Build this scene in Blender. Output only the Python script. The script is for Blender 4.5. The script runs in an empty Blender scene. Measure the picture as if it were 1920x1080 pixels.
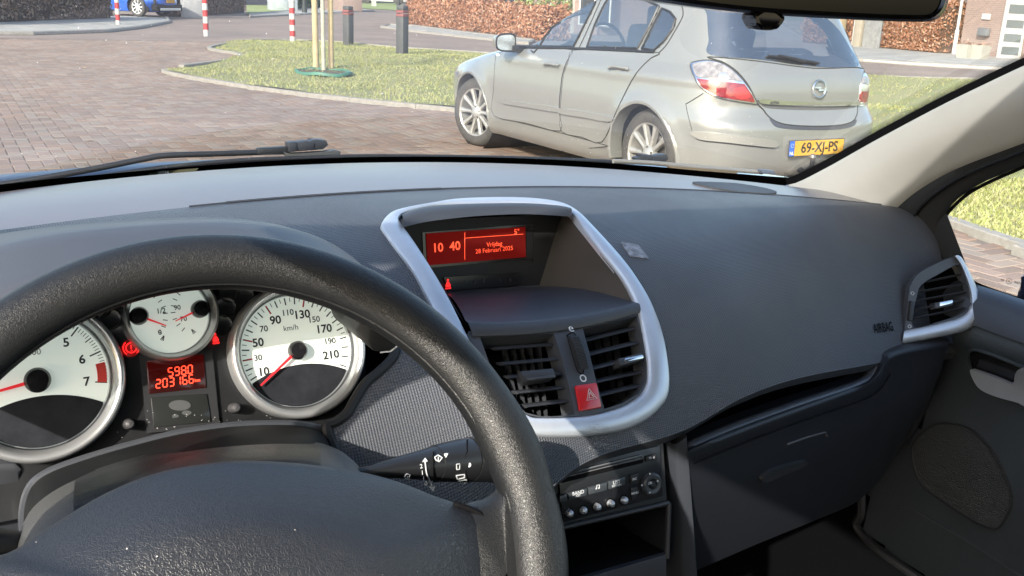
import bpy, bmesh, math, random
import numpy as np
from mathutils import Vector, Matrix
from mathutils.bvhtree import BVHTree
from mathutils.geometry import delaunay_2d_cdt
random.seed(7); RNG = np.random.default_rng(7)
rad = math.radians
SC = bpy.context.scene
COL = SC.collection

# ------------------------------------------------------------------ camera
FPX, HCAM = 1850.0, 1.32
TH, PITCH, ROLL = rad(30), .2833, -.039
CAMP = Vector((-.49, 0, HCAM))
FW = Vector((math.sin(TH)*math.cos(PITCH), math.cos(TH)*math.cos(PITCH), -math.sin(PITCH)))
_r = Vector((math.cos(TH), -math.sin(TH), 0)); _u = _r.cross(FW)
CR = _r*math.cos(ROLL) - _u*math.sin(ROLL)
CU = _r*math.sin(ROLL) + _u*math.cos(ROLL)
cam_d = bpy.data.cameras.new('camera'); cam = bpy.data.objects.new('camera', cam_d); COL.objects.link(cam)
cam.matrix_world = Matrix(((CR.x, CU.x, -FW.x, CAMP.x), (CR.y, CU.y, -FW.y, CAMP.y), (CR.z, CU.z, -FW.z, CAMP.z), (0, 0, 0, 1)))
cam_d.sensor_width = 36; cam_d.lens = FPX/1920*36; cam_d.clip_start = .02; cam_d.clip_end = 2000
SC.camera = cam

# ------------------------------------------------------------------ light
SUN_DIR = Vector((-.72, -.56, .46)).normalized()        # towards the sun
wd = bpy.data.worlds.new('World'); SC.world = wd; wd.use_nodes = True
nt = wd.node_tree; bg = nt.nodes['Background']
sky = nt.nodes.new('ShaderNodeTexSky'); sky.sky_type = 'NISHITA'; sky.sun_disc = False
sky.sun_elevation = math.asin(SUN_DIR.z); sky.sun_rotation = math.atan2(SUN_DIR.x, SUN_DIR.y)
sky.air_density = 1.1; sky.dust_density = 2.2; sky.ozone_density = 1.0
nt.links.new(sky.outputs[0], bg.inputs[0]); bg.inputs[1].default_value = .15
sl = bpy.data.lights.new('sun', 'SUN'); sl.energy = 2.6; sl.angle = rad(.6); sl.color = (1, .93, .82)
so = bpy.data.objects.new('sun', sl); COL.objects.link(so)
so.rotation_euler = SUN_DIR.to_track_quat('Z', 'Y').to_euler()
SC.view_settings.view_transform = 'Standard'; SC.view_settings.look = 'None'
SC.view_settings.exposure = 1.7; SC.view_settings.gamma = 1; SC.view_settings.use_curve_mapping = False
SC.render.engine = 'CYCLES'
SC.cycles.max_bounces = 8; SC.cycles.transparent_max_bounces = 24; SC.cycles.diffuse_bounces = 4
SC.cycles.caustics_reflective = False; SC.cycles.caustics_refractive = False
SC.cycles.sample_clamp_indirect = 6

# ------------------------------------------------------------------ pixel helpers (1920x1080 frame of the photo)
def ray(px, py): return (FW + CR*((px-960)/FPX) - CU*((py-540)/FPX))
def atX(px, py, X): d = ray(px, py); return CAMP + d*((X-CAMP.x)/d.x)
def atY(px, py, Y): d = ray(px, py); return CAMP + d*((Y-CAMP.y)/d.y)
def atZ(px, py, Z=0.): d = ray(px, py); return CAMP + d*((Z-CAMP.z)/d.z)
def onpl(px, py, p0, n): d = ray(px, py); return CAMP + d*((Vector(p0)-CAMP).dot(Vector(n))/d.dot(Vector(n)))
def toPX(P):
    d = Vector(P)-CAMP; z = d.dot(FW); return (960+FPX*d.dot(CR)/z, 540-FPX*d.dot(CU)/z)

# ------------------------------------------------------------------ materials
def mat(name, col=(.5, .5, .5), rough=.5, metal=0., spec=.5, coat=0., bump=None, noise=None, emit=None, sheen=0., coat_rough=.05):
    m = bpy.data.materials.new(name); m.use_nodes = True; t = m.node_tree; b = t.nodes['Principled BSDF']
    b.inputs['Base Color'].default_value = (*col, 1); b.inputs['Roughness'].default_value = rough
    b.inputs['Metallic'].default_value = metal; b.inputs['Specular IOR Level'].default_value = spec
    b.inputs['Coat Weight'].default_value = coat; b.inputs['Coat Roughness'].default_value = coat_rough
    if sheen: b.inputs['Sheen Weight'].default_value = sheen
    if emit: b.inputs['Emission Color'].default_value = (*emit[0], 1); b.inputs['Emission Strength'].default_value = emit[1]
    tc = None
    if noise or bump:
        tc = t.nodes.new('ShaderNodeTexCoord')
    if noise:      # (scale, amount) or (scale, amount, col2)
        n = t.nodes.new('ShaderNodeTexNoise'); n.inputs['Scale'].default_value = noise[0]; n.inputs['Detail'].default_value = 6
        n.inputs['Roughness'].default_value = .65
        t.links.new(tc.outputs['Object'], n.inputs[0])
        r = t.nodes.new('ShaderNodeValToRGB'); t.links.new(n.outputs[0], r.inputs[0])
        c2 = noise[2] if len(noise) > 2 else tuple(c*(1-noise[1]) for c in col)
        r.color_ramp.elements[0].position = .36; r.color_ramp.elements[1].position = .64
        r.color_ramp.elements[0].color = (*c2, 1); r.color_ramp.elements[1].color = (*col, 1)
        t.links.new(r.outputs[0], b.inputs['Base Color'])
    if bump:       # (kind, scale, strength, dist)
        kind, sc, st, dist = bump
        if kind == 'noise':
            n = t.nodes.new('ShaderNodeTexNoise'); n.inputs['Scale'].default_value = sc; n.inputs['Detail'].default_value = 5; out = n.outputs[0]
        else:
            n = t.nodes.new('ShaderNodeTexVoronoi'); n.inputs['Scale'].default_value = sc; n.feature = 'DISTANCE_TO_EDGE'; out = n.outputs[0]
        if kind == 'leather':
            nn = t.nodes.new('ShaderNodeTexNoise'); nn.inputs['Scale'].default_value = sc*.7
            t.links.new(tc.outputs['Object'], nn.inputs[0])
            mx = t.nodes.new('ShaderNodeMix'); mx.data_type = 'VECTOR'; mx.inputs[0].default_value = .012
            t.links.new(tc.outputs['Object'], mx.inputs[4]); t.links.new(nn.outputs['Color'], mx.inputs[5]); t.links.new(mx.outputs[1], n.inputs[0])
        else: t.links.new(tc.outputs['Object'], n.inputs[0])
        bp = t.nodes.new('ShaderNodeBump'); bp.inputs['Strength'].default_value = st; bp.inputs['Distance'].default_value = dist
        if kind == 'leather':
            mr = t.nodes.new('ShaderNodeMapRange'); mr.inputs[2].default_value = .22; mr.interpolation_type = 'SMOOTHSTEP'
            t.links.new(out, mr.inputs[0]); out = mr.outputs[0]
        t.links.new(out, bp.inputs['Height']); t.links.new(bp.outputs[0], b.inputs['Normal'])
    return m
def nodes(m): return m.node_tree, m.node_tree.nodes['Principled BSDF']

# ------------------------------------------------------------------ objects
WM = {}
def _reg(o, M): WM[o.name] = M
def link(o, parent=None):
    COL.objects.link(o)
    if parent is not None:
        o.parent = parent; o.matrix_parent_inverse = WM[parent.name].inverted()
    _reg(o, Matrix.Identity(4))
    return o
def thing(name, label, cat, loc, group=None):
    o = bpy.data.objects.new(name, None); COL.objects.link(o); o.location = loc; o.empty_display_size = .1
    _reg(o, Matrix.Translation(Vector(loc))); tag(o, label, cat, group); return o
def tag(o, label=None, cat=None, group=None, kind=None):
    if label: o['label'] = label
    if cat: o['category'] = cat
    if group: o['group'] = group
    if kind: o['kind'] = kind
    return o
def mesh(V, Fc, name='m', smooth=True):
    me = bpy.data.meshes.new(name); me.from_pydata([tuple(v) for v in V], [], [tuple(f) for f in Fc]); me.update()
    if smooth: me.polygons.foreach_set('use_smooth', [True]*len(me.polygons))
    return me
def obj(name, geo, m, parent=None, smooth=True, angle=40):
    V, Fc = geo
    me = mesh(V, Fc, name, smooth)
    if smooth: me.set_sharp_from_angle(angle=rad(angle))
    me.materials.append(m)
    return link(bpy.data.objects.new(name, me), parent)
def merge(*gs):
    V, Fc = [], []
    for g in gs:
        if g is None: continue
        o = len(V); V += list(g[0]); Fc += [tuple(i+o for i in f) for f in g[1]]
    return V, Fc
def xf(g, M): return [M @ Vector(v) for v in g[0]], g[1]
def box(c, s, M=None):
    x, y, z = s[0]/2, s[1]/2, s[2]/2; c = Vector(c)
    V = [Vector((a*x, b*y, d*z)) for a in (-1, 1) for b in (-1, 1) for d in (-1, 1)]
    if M is not None: V = [M @ v for v in V]
    return [v+c for v in V], [(0, 1, 3, 2), (4, 6, 7, 5), (0, 4, 5, 1), (2, 3, 7, 6), (0, 2, 6, 4), (1, 5, 7, 3)]
def bevel(g, w=.002, seg=2):
    bm = bmesh.new(); vs = [bm.verts.new(v) for v in g[0]]
    for f in g[1]: bm.faces.new([vs[i] for i in f])
    bmesh.ops.bevel(bm, geom=bm.edges[:], offset=w, segments=seg, affect='EDGES', profile=.5)
    bm.verts.index_update(); r = [v.co.copy() for v in bm.verts], [tuple(v.index for v in f.verts) for f in bm.faces]; bm.free(); return r
def frame(axis):
    a = Vector(axis).normalized(); h = Vector((0, 0, 1)) if abs(a.z) < .9 else Vector((1, 0, 0))
    e1 = h.cross(a).normalized(); return e1, a.cross(e1), a
def cyl(p0, p1, r0, r1=None, n=16, caps=True):
    p0, p1 = Vector(p0), Vector(p1); r1 = r0 if r1 is None else r1
    e1, e2, a = frame(p1-p0); V = []
    for p, r in ((p0, r0), (p1, r1)):
        for k in range(n):
            t = 2*math.pi*k/n; V.append(p+e1*math.cos(t)*r+e2*math.sin(t)*r)
    Fc = [(k, (k+1) % n, n+(k+1) % n, n+k) for k in range(n)]
    if caps: Fc += [tuple(range(n-1, -1, -1)), tuple(range(n, 2*n))]
    return V, Fc
def lathe(prof, c, axis, n=48, closed=False):     # prof: (radius, height along axis)
    e1, e2, a = frame(axis); c = Vector(c); V = []; m = len(prof)
    for k in range(n):
        t = 2*math.pi*k/n; d = e1*math.cos(t)+e2*math.sin(t)
        for r, h in prof: V.append(c+d*r+a*h)
    Fc = []
    for k in range(n):
        for j in range(m if closed else m-1):
            j2 = (j+1) % m; k2 = (k+1) % n
            Fc.append((k*m+j, k2*m+j, k2*m+j2, k*m+j2))
    return V, Fc
def tube(path, r, n=8, closed=False, flat=1.):
    path = [Vector(p) for p in path]; V = []; m = len(path); prev = None
    for i, p in enumerate(path):
        a = path[(i+1) % m if closed else min(i+1, m-1)] - path[(i-1) % m if closed else max(i-1, 0)]
        a = a.normalized() if a.length > 1e-9 else Vector((0, 0, 1))
        if prev is None: e1 = frame(a)[0]
        else: e1 = (prev - a*prev.dot(a)).normalized()
        prev = e1; e2 = a.cross(e1); rr = r[i] if isinstance(r, (list, tuple)) else r
        for k in range(n):
            t = 2*math.pi*k/n; V.append(p+e1*math.cos(t)*rr+e2*math.sin(t)*rr*flat)
    Fc = []
    for i in range(m if closed else m-1):
        i2 = (i+1) % m
        for k in range(n): Fc.append((i*n+k, i*n+(k+1) % n, i2*n+(k+1) % n, i2*n+k))
    if not closed: Fc += [tuple(range(n-1, -1, -1)), tuple(range((m-1)*n, m*n))]
    return V, Fc
def loft(rows, closed=False, caps=False):
    m = len(rows[0]); V = [Vector(p) for r in rows for p in r]; Fc = []
    for i in range(len(rows)-1):
        for j in range(m if closed else m-1):
            j2 = (j+1) % m; Fc.append((i*m+j, i*m+j2, (i+1)*m+j2, (i+1)*m+j))
    if caps: Fc += [tuple(range(m-1, -1, -1)), tuple(range((len(rows)-1)*m, len(rows)*m))]
    return V, Fc
def prism(poly, d):        # planar polygon (3d) extruded along vector d
    n = len(poly); d = Vector(d); V = [Vector(p) for p in poly]+[Vector(p)+d for p in poly]
    return V, [tuple(range(n-1, -1, -1)), tuple(range(n, 2*n))]+[(k, (k+1) % n, n+(k+1) % n, n+k) for k in range(n)]
def catmull(pts, n=6, closed=False):
    P = [Vector(p) if len(p) > 2 else Vector((p[0], p[1], 0)) for p in pts]; m = len(P); out = []
    for i in range(m if closed else m-1):
        g = (lambda k: P[k % m]) if closed else (lambda k: P[min(max(k, 0), m-1)])
        a, b, c, d = g(i-1), g(i), g(i+1), g(i+2)
        for k in range(n):
            t = k/n; out.append(.5*((2*b)+(c-a)*t+(2*a-5*b+4*c-d)*t*t+(3*b-a-3*c+d)*t**3))
    if not closed: out.append(P[-1])
    return out
def c2(pts, n=6, closed=False): return [(p.x, p.y) for p in catmull(pts, n, closed)]
def inpoly(x, y, P):
    c = False; j = len(P)-1
    for i in range(len(P)):
        xi, yi = P[i][0], P[i][1]; xj, yj = P[j][0], P[j][1]
        if (yi > y) != (yj > y) and x < (xj-xi)*(y-yi)/(yj-yi)+xi: c = not c
        j = i
    return c
def resample(P, step, closed=True):
    out = []; n = len(P)
    for i in range(n if closed else n-1):
        a = Vector((P[i][0], P[i][1])); b = Vector((P[(i+1) % n][0], P[(i+1) % n][1])); k = max(1, int((b-a).length/step))
        out += [tuple(a.lerp(b, t/k)) for t in range(k)]
    if not closed: out.append(tuple(P[-1][:2]))
    return out
def patch(outline, fn, step=.03, holes=(), rim=None):
    """conformal triangulation of a 2-d outline mapped to a surface fn(u, v) -> point; rim(u, v) -> point gives it a turned-in edge"""
    loops = [resample(outline, step)]+[resample(h, step) for h in holes]
    V2, E = [], []
    for L in loops:
        o = len(V2); V2 += [Vector(p) for p in L]; E += [(o+i, o+(i+1) % len(L)) for i in range(len(L))]
    xs = [p[0] for p in loops[0]]; ys = [p[1] for p in loops[0]]
    x = min(xs)+step*.37; row = 0
    while x < max(xs):
        y = min(ys)+step*(.31+.5*(row % 2))
        while y < max(ys):
            if inpoly(x, y, loops[0]) and not any(inpoly(x, y, h) for h in loops[1:]): V2.append(Vector((x, y)))
            y += step
        x += step*.87; row += 1
    r = delaunay_2d_cdt(V2, E, [], 0, 1e-6)
    V = [fn(v.x, v.y) for v in r[0]]; Fc = []
    for f in r[2]:
        c = sum((r[0][i] for i in f), Vector((0, 0)))/len(f)
        if inpoly(c.x, c.y, loops[0]) and not any(inpoly(c.x, c.y, h) for h in loops[1:]): Fc.append(tuple(f))
    if rim:
        for L in loops:
            o = len(V); n = len(L); V += [fn(*p) for p in L]+[rim(*p) for p in L]
            Fc += [(o+i, o+(i+1) % n, o+n+(i+1) % n, o+n+i) for i in range(n)]
    return V, Fc
_tc = {}
def text2(s, size=1., bold=0., spacing=1., align='CENTER'):
    k = (s, bold, spacing, align)
    if k not in _tc:
        cu = bpy.data.curves.new('t', 'FONT'); cu.body = s; cu.size = 1; cu.align_x = align; cu.align_y = 'CENTER'; cu.offset = bold; cu.space_character = spacing
        cu.resolution_u = 3
        o = bpy.data.objects.new('t', cu); me = bpy.data.meshes.new_from_object(o)
        _tc[k] = ([v.co.copy() for v in me.vertices], [tuple(p.vertices) for p in me.polygons])
        bpy.data.objects.remove(o); bpy.data.curves.remove(cu); bpy.data.meshes.remove(me)
    V, Fc = _tc[k]; return [v*size for v in V], Fc
def put(g, o, ex, ey, lift=.0005, n=None):
    ex, ey = Vector(ex), Vector(ey); n = ex.cross(ey).normalized() if n is None else Vector(n)
    return [Vector(o)+ex*v.x+ey*v.y+n*(lift+v.z) for v in g[0]], g[1]
def disc(c, ex, ey, r, n=40, lift=0):
    nn = Vector(ex).cross(Vector(ey)).normalized()
    V = [Vector(c)+(Vector(ex)*math.cos(2*math.pi*k/n)+Vector(ey)*math.sin(2*math.pi*k/n))*r+nn*lift for k in range(n)]
    return V, [tuple(range(n))]
def quad2(a, b, w):        # thin 2-d bar from a to b
    a, b = Vector((*a, 0)), Vector((*b, 0)); d = (b-a).normalized(); n = Vector((-d.y, d.x, 0))*w/2
    return [a-n, b-n, b+n, a+n], [(0, 1, 2, 3)]
def instance(o, M, name=None, parent=None, inv=None):
    c = o.copy(); COL.objects.link(c)
    if name: c.name = name
    return c
def copy_tree(root, loc=None, rotz=None, label=None):
    """copies a thing, its parts and sub-parts; child objects keep their parent inverse"""
    r = root.copy(); COL.objects.link(r)
    if loc is not None: r.location = loc
    if rotz is not None: r.rotation_euler[2] = rotz
    if label: r['label'] = label
    for ch in list(root.children):
        c = ch.copy(); COL.objects.link(c); c.parent = r
        for g in list(ch.children):
            d = g.copy(); COL.objects.link(d); d.parent = c
    _reg(r, Matrix.Translation(r.location)); return r
# ================================================================== EXTERIOR
def island_mat(name, cols, rough=.8, spec=.3, noise_sc=3., trans=0.):
    """colour chosen per loose piece and per object"""
    m = mat(name, cols[0], rough, spec=spec); t, b = nodes(m)
    g = t.nodes.new('ShaderNodeNewGeometry'); oi = t.nodes.new('ShaderNodeObjectInfo')
    a = t.nodes.new('ShaderNodeMath'); a.operation = 'ADD'; t.links.new(g.outputs['Random Per Island'], a.inputs[0]); t.links.new(oi.outputs['Random'], a.inputs[1])
    f = t.nodes.new('ShaderNodeMath'); f.operation = 'FRACT'; t.links.new(a.outputs[0], f.inputs[0])
    r = t.nodes.new('ShaderNodeValToRGB'); t.links.new(f.outputs[0], r.inputs[0]); r.color_ramp.interpolation = 'CONSTANT' if len(cols) > 4 else 'LINEAR'
    el = r.color_ramp.elements
    while len(el) < len(cols): el.new(.5)
    for i, c in enumerate(cols): el[i].position = i/len(cols) if len(cols) > 4 else i/(len(cols)-1); el[i].color = (*c, 1)
    n = t.nodes.new('ShaderNodeTexNoise'); n.inputs['Scale'].default_value = noise_sc; n.inputs['Detail'].default_value = 6
    t.links.new(g.outputs['Position'], n.inputs[0])
    mr = t.nodes.new('ShaderNodeMapRange'); mr.inputs[1].default_value = .3; mr.inputs[2].default_value = .7; mr.inputs[3].default_value = .84; mr.inputs[4].default_value = 1.12
    t.links.new(n.outputs[0], mr.inputs[0])
    mx = t.nodes.new('ShaderNodeVectorMath'); mx.operation = 'SCALE'; t.links.new(r.outputs[0], mx.inputs[0]); t.links.new(mr.outputs[0], mx.inputs['Scale'])
    t.links.new(mx.outputs[0], b.inputs['Base Color']); return m

M_BRICK = island_mat('paving brick', [(.235, .168, .130), (.275, .205, .165), (.215, .162, .130), (.26, .215, .178), (.295, .235, .188), (.245, .182, .148), (.262, .185, .140)], .85, .3, .55)
M_BED = mat('paving sand', (.19, .16, .14), .95, noise=(30, .3))
M_KERB = mat('kerb concrete', (.30, .285, .255), .9, noise=(14, .25), bump=('noise', 60, .3, .01))
M_CONC = mat('pavement concrete', (.33, .33, .31), .9, noise=(2.5, .2), bump=('noise', 60, .3, .01))
M_SOIL = mat('lawn soil', (.24, .26, .095), .95, noise=(1.3, .4, (.28, .26, .13)), bump=('noise', 25, .6, .05))

# far paving: the same bricks as colour and relief once single bricks cannot be told apart
M_FAR = mat('far brick paving', (.33, .25, .23), .9); t, b = nodes(M_FAR)
g = t.nodes.new('ShaderNodeNewGeometry'); br = t.nodes.new('ShaderNodeTexBrick'); t.links.new(g.outputs['Position'], br.inputs[0])
for k, v in (('Scale', 1.), ('Brick Width', .2), ('Row Height', .1), ('Mortar Size', .006), ('Mortar Smooth', .3)): br.inputs[k].default_value = v
br.inputs['Color1'].default_value = (.235, .182, .148, 1); br.inputs['Color2'].default_value = (.28, .218, .176, 1); br.inputs['Mortar'].default_value = (.15, .12, .105, 1)
n1 = t.nodes.new('ShaderNodeTexNoise'); n1.inputs['Scale'].default_value = .45; n1.inputs['Detail'].default_value = 8; t.links.new(g.outputs['Position'], n1.inputs[0])
mr = t.nodes.new('ShaderNodeMapRange'); mr.inputs[1].default_value = .3; mr.inputs[2].default_value = .7; mr.inputs[3].default_value = .78; mr.inputs[4].default_value = 1.15; t.links.new(n1.outputs[0], mr.inputs[0])
vm = t.nodes.new('ShaderNodeVectorMath'); vm.operation = 'SCALE'; t.links.new(br.outputs[0], vm.inputs[0]); t.links.new(mr.outputs[0], vm.inputs['Scale']); t.links.new(vm.outputs[0], b.inputs['Base Color'])

def sheet(name, pts, z, m, step=None):
    V = [Vector((p[0], p[1], z)) for p in pts]
    if step: g_ = patch(pts, lambda x, y: Vector((x, y, z)), step)
    else: g_ = (V, [tuple(range(len(V)))])
    o = obj(name, g_, m, smooth=False); o['kind'] = 'structure'; return o

sheet('ground', [(-400, -300), (500, -300), (500, 700), (-400, 700)], -.06, mat('earth', (.16, .15, .09), .95, noise=(.3, .3)))
BX0, BX1, BY0, BY1 = -5., 9.2, 2.2, 27.
# far paving sheet with the built-brick area left out
_o = [(-60, -25), (110, -25), (110, 170), (-60, 170)]
sheet('road', [(-60, BY1), (110, BY1), (110, 170), (-60, 170)], -.001, M_FAR)
sheet('road', [(BX1, -25), (110, -25), (110, BY1), (BX1, BY1)], -.001, M_FAR)
sheet('road', [(-60, -25), (BX0, -25), (BX0, BY1), (-60, BY1)], -.001, M_FAR)
sheet('road', [(BX0, -25), (BX1, -25), (BX1, BY0), (BX0, BY0)], -.001, M_FAR)

LAWN = [(p.x, p.y) for p in catmull([(2.66, 17.0), (2.72, 16.0), (3.28, 13.86), (4.1, 12.1), (4.95, 10.75), (5.5, 9.3), (5.56, 7), (5.42, 5.2), (5.25, 4.24), (5.03, 3.46), (4.85, 2.2), (4.8, -8), (32, -8), (30, 9), (25, 12.2), (20, 14.5), (17.2, 15.4), (13.6, 19.6), (11.2, 23.2), (10.1, 24.6), (9.4, 27.0), (8.6, 27.9), (7.6, 27.9), (6.4, 26.8), (5.6, 25.2), (4.9, 23.6), (4.85, 22.5), (5.0, 21.4), (4.7, 20.2), (3.9, 18.9), (3.0, 17.7)], 4, True)]
def herring(x0, x1, y0, y1, w=.105):
    for i in range(int(math.floor(x0/w)), int(x1/w)+1):
        for j in range(int(math.floor(y0/w)), int(y1/w)+1):
            d = (i-j) % 4
            if d == 0: yield i*w, j*w, 2*w, w
            elif d == 3: yield i*w, j*w, w, 2*w
paving = tag(obj('brick_paving', ([Vector(p) for p in ((BX0, BY0, -.009), (BX1, BY0, -.009), (BX1, BY1, -.009), (BX0, BY1, -.009))], [(0, 1, 2, 3)]), M_BED, smooth=False), kind='structure')
allb = []
for x, y, w, h in herring(BX0, BX1-.2, BY0, BY1-.2):
    cx, cy = x+w/2, y+h/2
    if cx > 2.4 and inpoly(cx, cy, LAWN): continue
    if cx > 2.4 and any(inpoly(cx+a, cy+c, LAWN) for a in (-.06, .06) for c in (-.06, .06)): continue
    px, py = toPX((cx, cy, 0))
    seen = (-20 < px < 1180 and 60 < py < 350) or (1750 < px < 1935 and 400 < py < 565)
    allb.append((cy*.87+cx*.5 if seen else 1e3+cy, x, y, w, h))
allb.sort()
g_ = 0.0036
def brick_geo(w, h):
    a, c, e = w-2*g_, h-2*g_, .004
    V = [(0, 0, -.05), (a, 0, -.05), (a, c, -.05), (0, c, -.05), (0, 0, -e), (a, 0, -e), (a, c, -e), (0, c, -e), (e, e, 0), (a-e, e, 0), (a-e, c-e, 0), (e, c-e, 0)]
    return V, [(0, 1, 5, 4), (1, 2, 6, 5), (2, 3, 7, 6), (3, 0, 4, 7), (4, 5, 9, 8), (5, 6, 10, 9), (6, 7, 11, 10), (7, 4, 8, 11), (8, 9, 10, 11)]
bmsh = {}
for i, (d, x, y, w, h) in enumerate(allb[:300]):
    k = w > h
    if k not in bmsh: bmsh[k] = mesh(*brick_geo(w, h), 'brick', False); bmsh[k].materials.append(M_BRICK)
    o = bpy.data.objects.new('brick', bmsh[k]); link(o, paving); o.location = (x+g_, y+g_, RNG.normal(0, .0011)); o.rotation_euler = (RNG.normal(0, .003), RNG.normal(0, .003), RNG.normal(0, .004))
rest = allb[300:]; V = []; Fq = []
for d, x, y, w, h in rest:
    bv, bf = brick_geo(w, h); o0 = len(V); z = RNG.normal(0, .0013); tx, ty = RNG.normal(0, .003, 2)
    V += [(x+g_+p[0], y+g_+p[1], p[2]+z+tx*(p[0]-w/2)+ty*(p[1]-h/2)) for p in bv[4:]]; Fq += [tuple(q-4+o0 for q in f) for f in bf[4:]]
tag(obj('brick', (V, Fq), M_BRICK, paving, smooth=False), kind='stuff')

def leafcloud0(n, fn, size):
    V, Fc = [], []
    for i in range(n):
        p, nr = fn(); a = RNG.uniform(0, 6.28); d = Vector((math.cos(a), math.sin(a), RNG.normal(0, .15))); q = Vector((-d.y, d.x, RNG.normal(0, .15))); s = size*RNG.uniform(.5, 1.3)
        V += [p-d*s, p+q*s*.45+Vector((0, 0, s*.2)), p+d*s, p-q*s*.45+Vector((0, 0, s*.1))]; Fc.append((4*i, 4*i+1, 4*i+2, 4*i+3))
    return V, Fc
# lawn with its blades
def lawn_z(x, y): return .035+.02*math.sin(x*1.3+y*.7)+.015*math.sin(y*2.1-x*.4)
lawn = tag(obj('lawn', patch(LAWN, lambda x, y: Vector((x, y, lawn_z(x, y) if 1 else 0)), .6), M_SOIL), kind='structure')
def blades(name, pts, hmin, hmax, m, wid=.011):
    n = len(pts); P = np.array(pts); a = RNG.uniform(0, 2*np.pi, n); h = RNG.uniform(hmin, hmax, n); w = wid*RNG.uniform(.7, 1.3, n); b2 = RNG.uniform(0, 2*np.pi, n); lean = h*RNG.uniform(.1, .9, n)
    V = np.zeros((n, 3, 3)); V[:, 0] = P; V[:, 1] = P; V[:, 2] = P
    V[:, 0, 0] -= np.cos(a)*w; V[:, 0, 1] -= np.sin(a)*w; V[:, 1, 0] += np.cos(a)*w; V[:, 1, 1] += np.sin(a)*w
    V[:, 2, 0] += np.cos(b2)*lean; V[:, 2, 1] += np.sin(b2)*lean; V[:, 2, 2] += h
    me = bpy.data.meshes.new(name); me.vertices.add(3*n); me.vertices.foreach_set('co', V.reshape(-1)); me.loops.add(3*n); me.loops.foreach_set('vertex_index', np.arange(3*n, dtype=np.int32))
    me.polygons.add(n); me.polygons.foreach_set('loop_start', np.arange(0, 3*n, 3, dtype=np.int32)); me.polygons.foreach_set('loop_total', np.full(n, 3, dtype=np.int32)); me.update(calc_edges=True)
    me.materials.append(m); o = link(bpy.data.objects.new(name, me)); return o
M_GRASS = island_mat('grass blades', [(.23, .26, .09), (.26, .28, .105), (.29, .30, .125), (.33, .32, .16), (.25, .275, .095), (.34, .33, .17), (.27, .29, .11)], .7, .3, .6)
pts = []
def sow(n, x0, x1, y0, y1):
    k = 0
    while k < n:
        x, y = RNG.uniform(x0, x1), RNG.uniform(y0, y1)
        if inpoly(x, y, LAWN): pts.append((x, y, lawn_z(x, y)-.004))
        k += 1
sow(52000, 2.5, 12, 9.5, 28); sow(16000, 5, 24, 4.6, 16); sow(14000, 4.8, 7.6, 2.4, 5)
tag(blades('grass', pts, .014, .042, M_GRASS), 'short yellow green winter grass on the lawn between the brick roads', 'grass', kind='stuff')
# scattered tufts and dead leaves on the lawn
pts = []
for k in range(70):
    x, y = RNG.uniform(4, 12), RNG.uniform(11, 27)
    if inpoly(x, y, LAWN):
        for q in range(26): pts.append((x+RNG.normal(0, .12), y+RNG.normal(0, .12), lawn_z(x, y)))
tag(blades('grass_tufts', pts, .06, .13, M_GRASS, .006), 'taller straw coloured tufts standing in the lawn', 'grass', kind='stuff')

# fallen leaves and small litter on the lawn and paving
def fn():
    while True:
        x, y = RNG.uniform(-3, 12), RNG.uniform(6, 26); z = lawn_z(x, y)+.03 if inpoly(x, y, LAWN) else .006
        if z > .01 or RNG.uniform() < .35: return Vector((x, y, z)), Vector((0, 0, 1))
tag(obj('fallen_leaves', leafcloud0(420, fn, .028), island_mat('fallen leaves', [(.25, .15, .07), (.40, .30, .16), (.55, .52, .46), (.18, .10, .05), (.33, .2, .1)], .7, .3, 3), smooth=False), 'small dry leaves and litter scattered over lawn and paving', 'leaves', kind='stuff')
# kerb of concrete stones round the lawn
kerb = tag(obj('kerb', tube([Vector((x, y, -.03)) for x, y in LAWN], .03, 4, True), M_BED), kind='structure')
acc = []
L = resample(LAWN, .08); L.append(L[0]); seg = []; dist = 0
def kerb_stone(run):
    V = []; n = len(run)
    for i in range(n):
        a = Vector(run[max(i-1, 0)]); c = Vector(run[min(i+1, n-1)]); d = (c-a).normalized(); nr = Vector((-d.y, d.x)); p = Vector(run[i])
        for s, z in ((-.05, -.02), (-.05, .045), (-.042, .052), (.042, .052), (.05, .045), (.05, -.02)):
            q = p+nr*s; V.append((q.x, q.y, z))
    Fc = [(i*6+j, i*6+j+1, (i+1)*6+j+1, (i+1)*6+j) for i in range(n-1) for j in range(5)]+[(5, 4, 3, 2, 1, 0), tuple(range((n-1)*6, n*6))]
    obj('kerb_stone', (V, Fc), M_KERB, kerb, False)
run = [L[0]]
for p in L[1:]:
    run.append(p); dist += (Vector(run[-1])-Vector(run[-2])).length
    if dist > 1.0:
        if p[0] < 26 and p[1] > 0: kerb_stone([tuple(Vector(run[0]).lerp(Vector(run[1]), .06))]+run[1:])
        run = [p]; dist = 0

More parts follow.
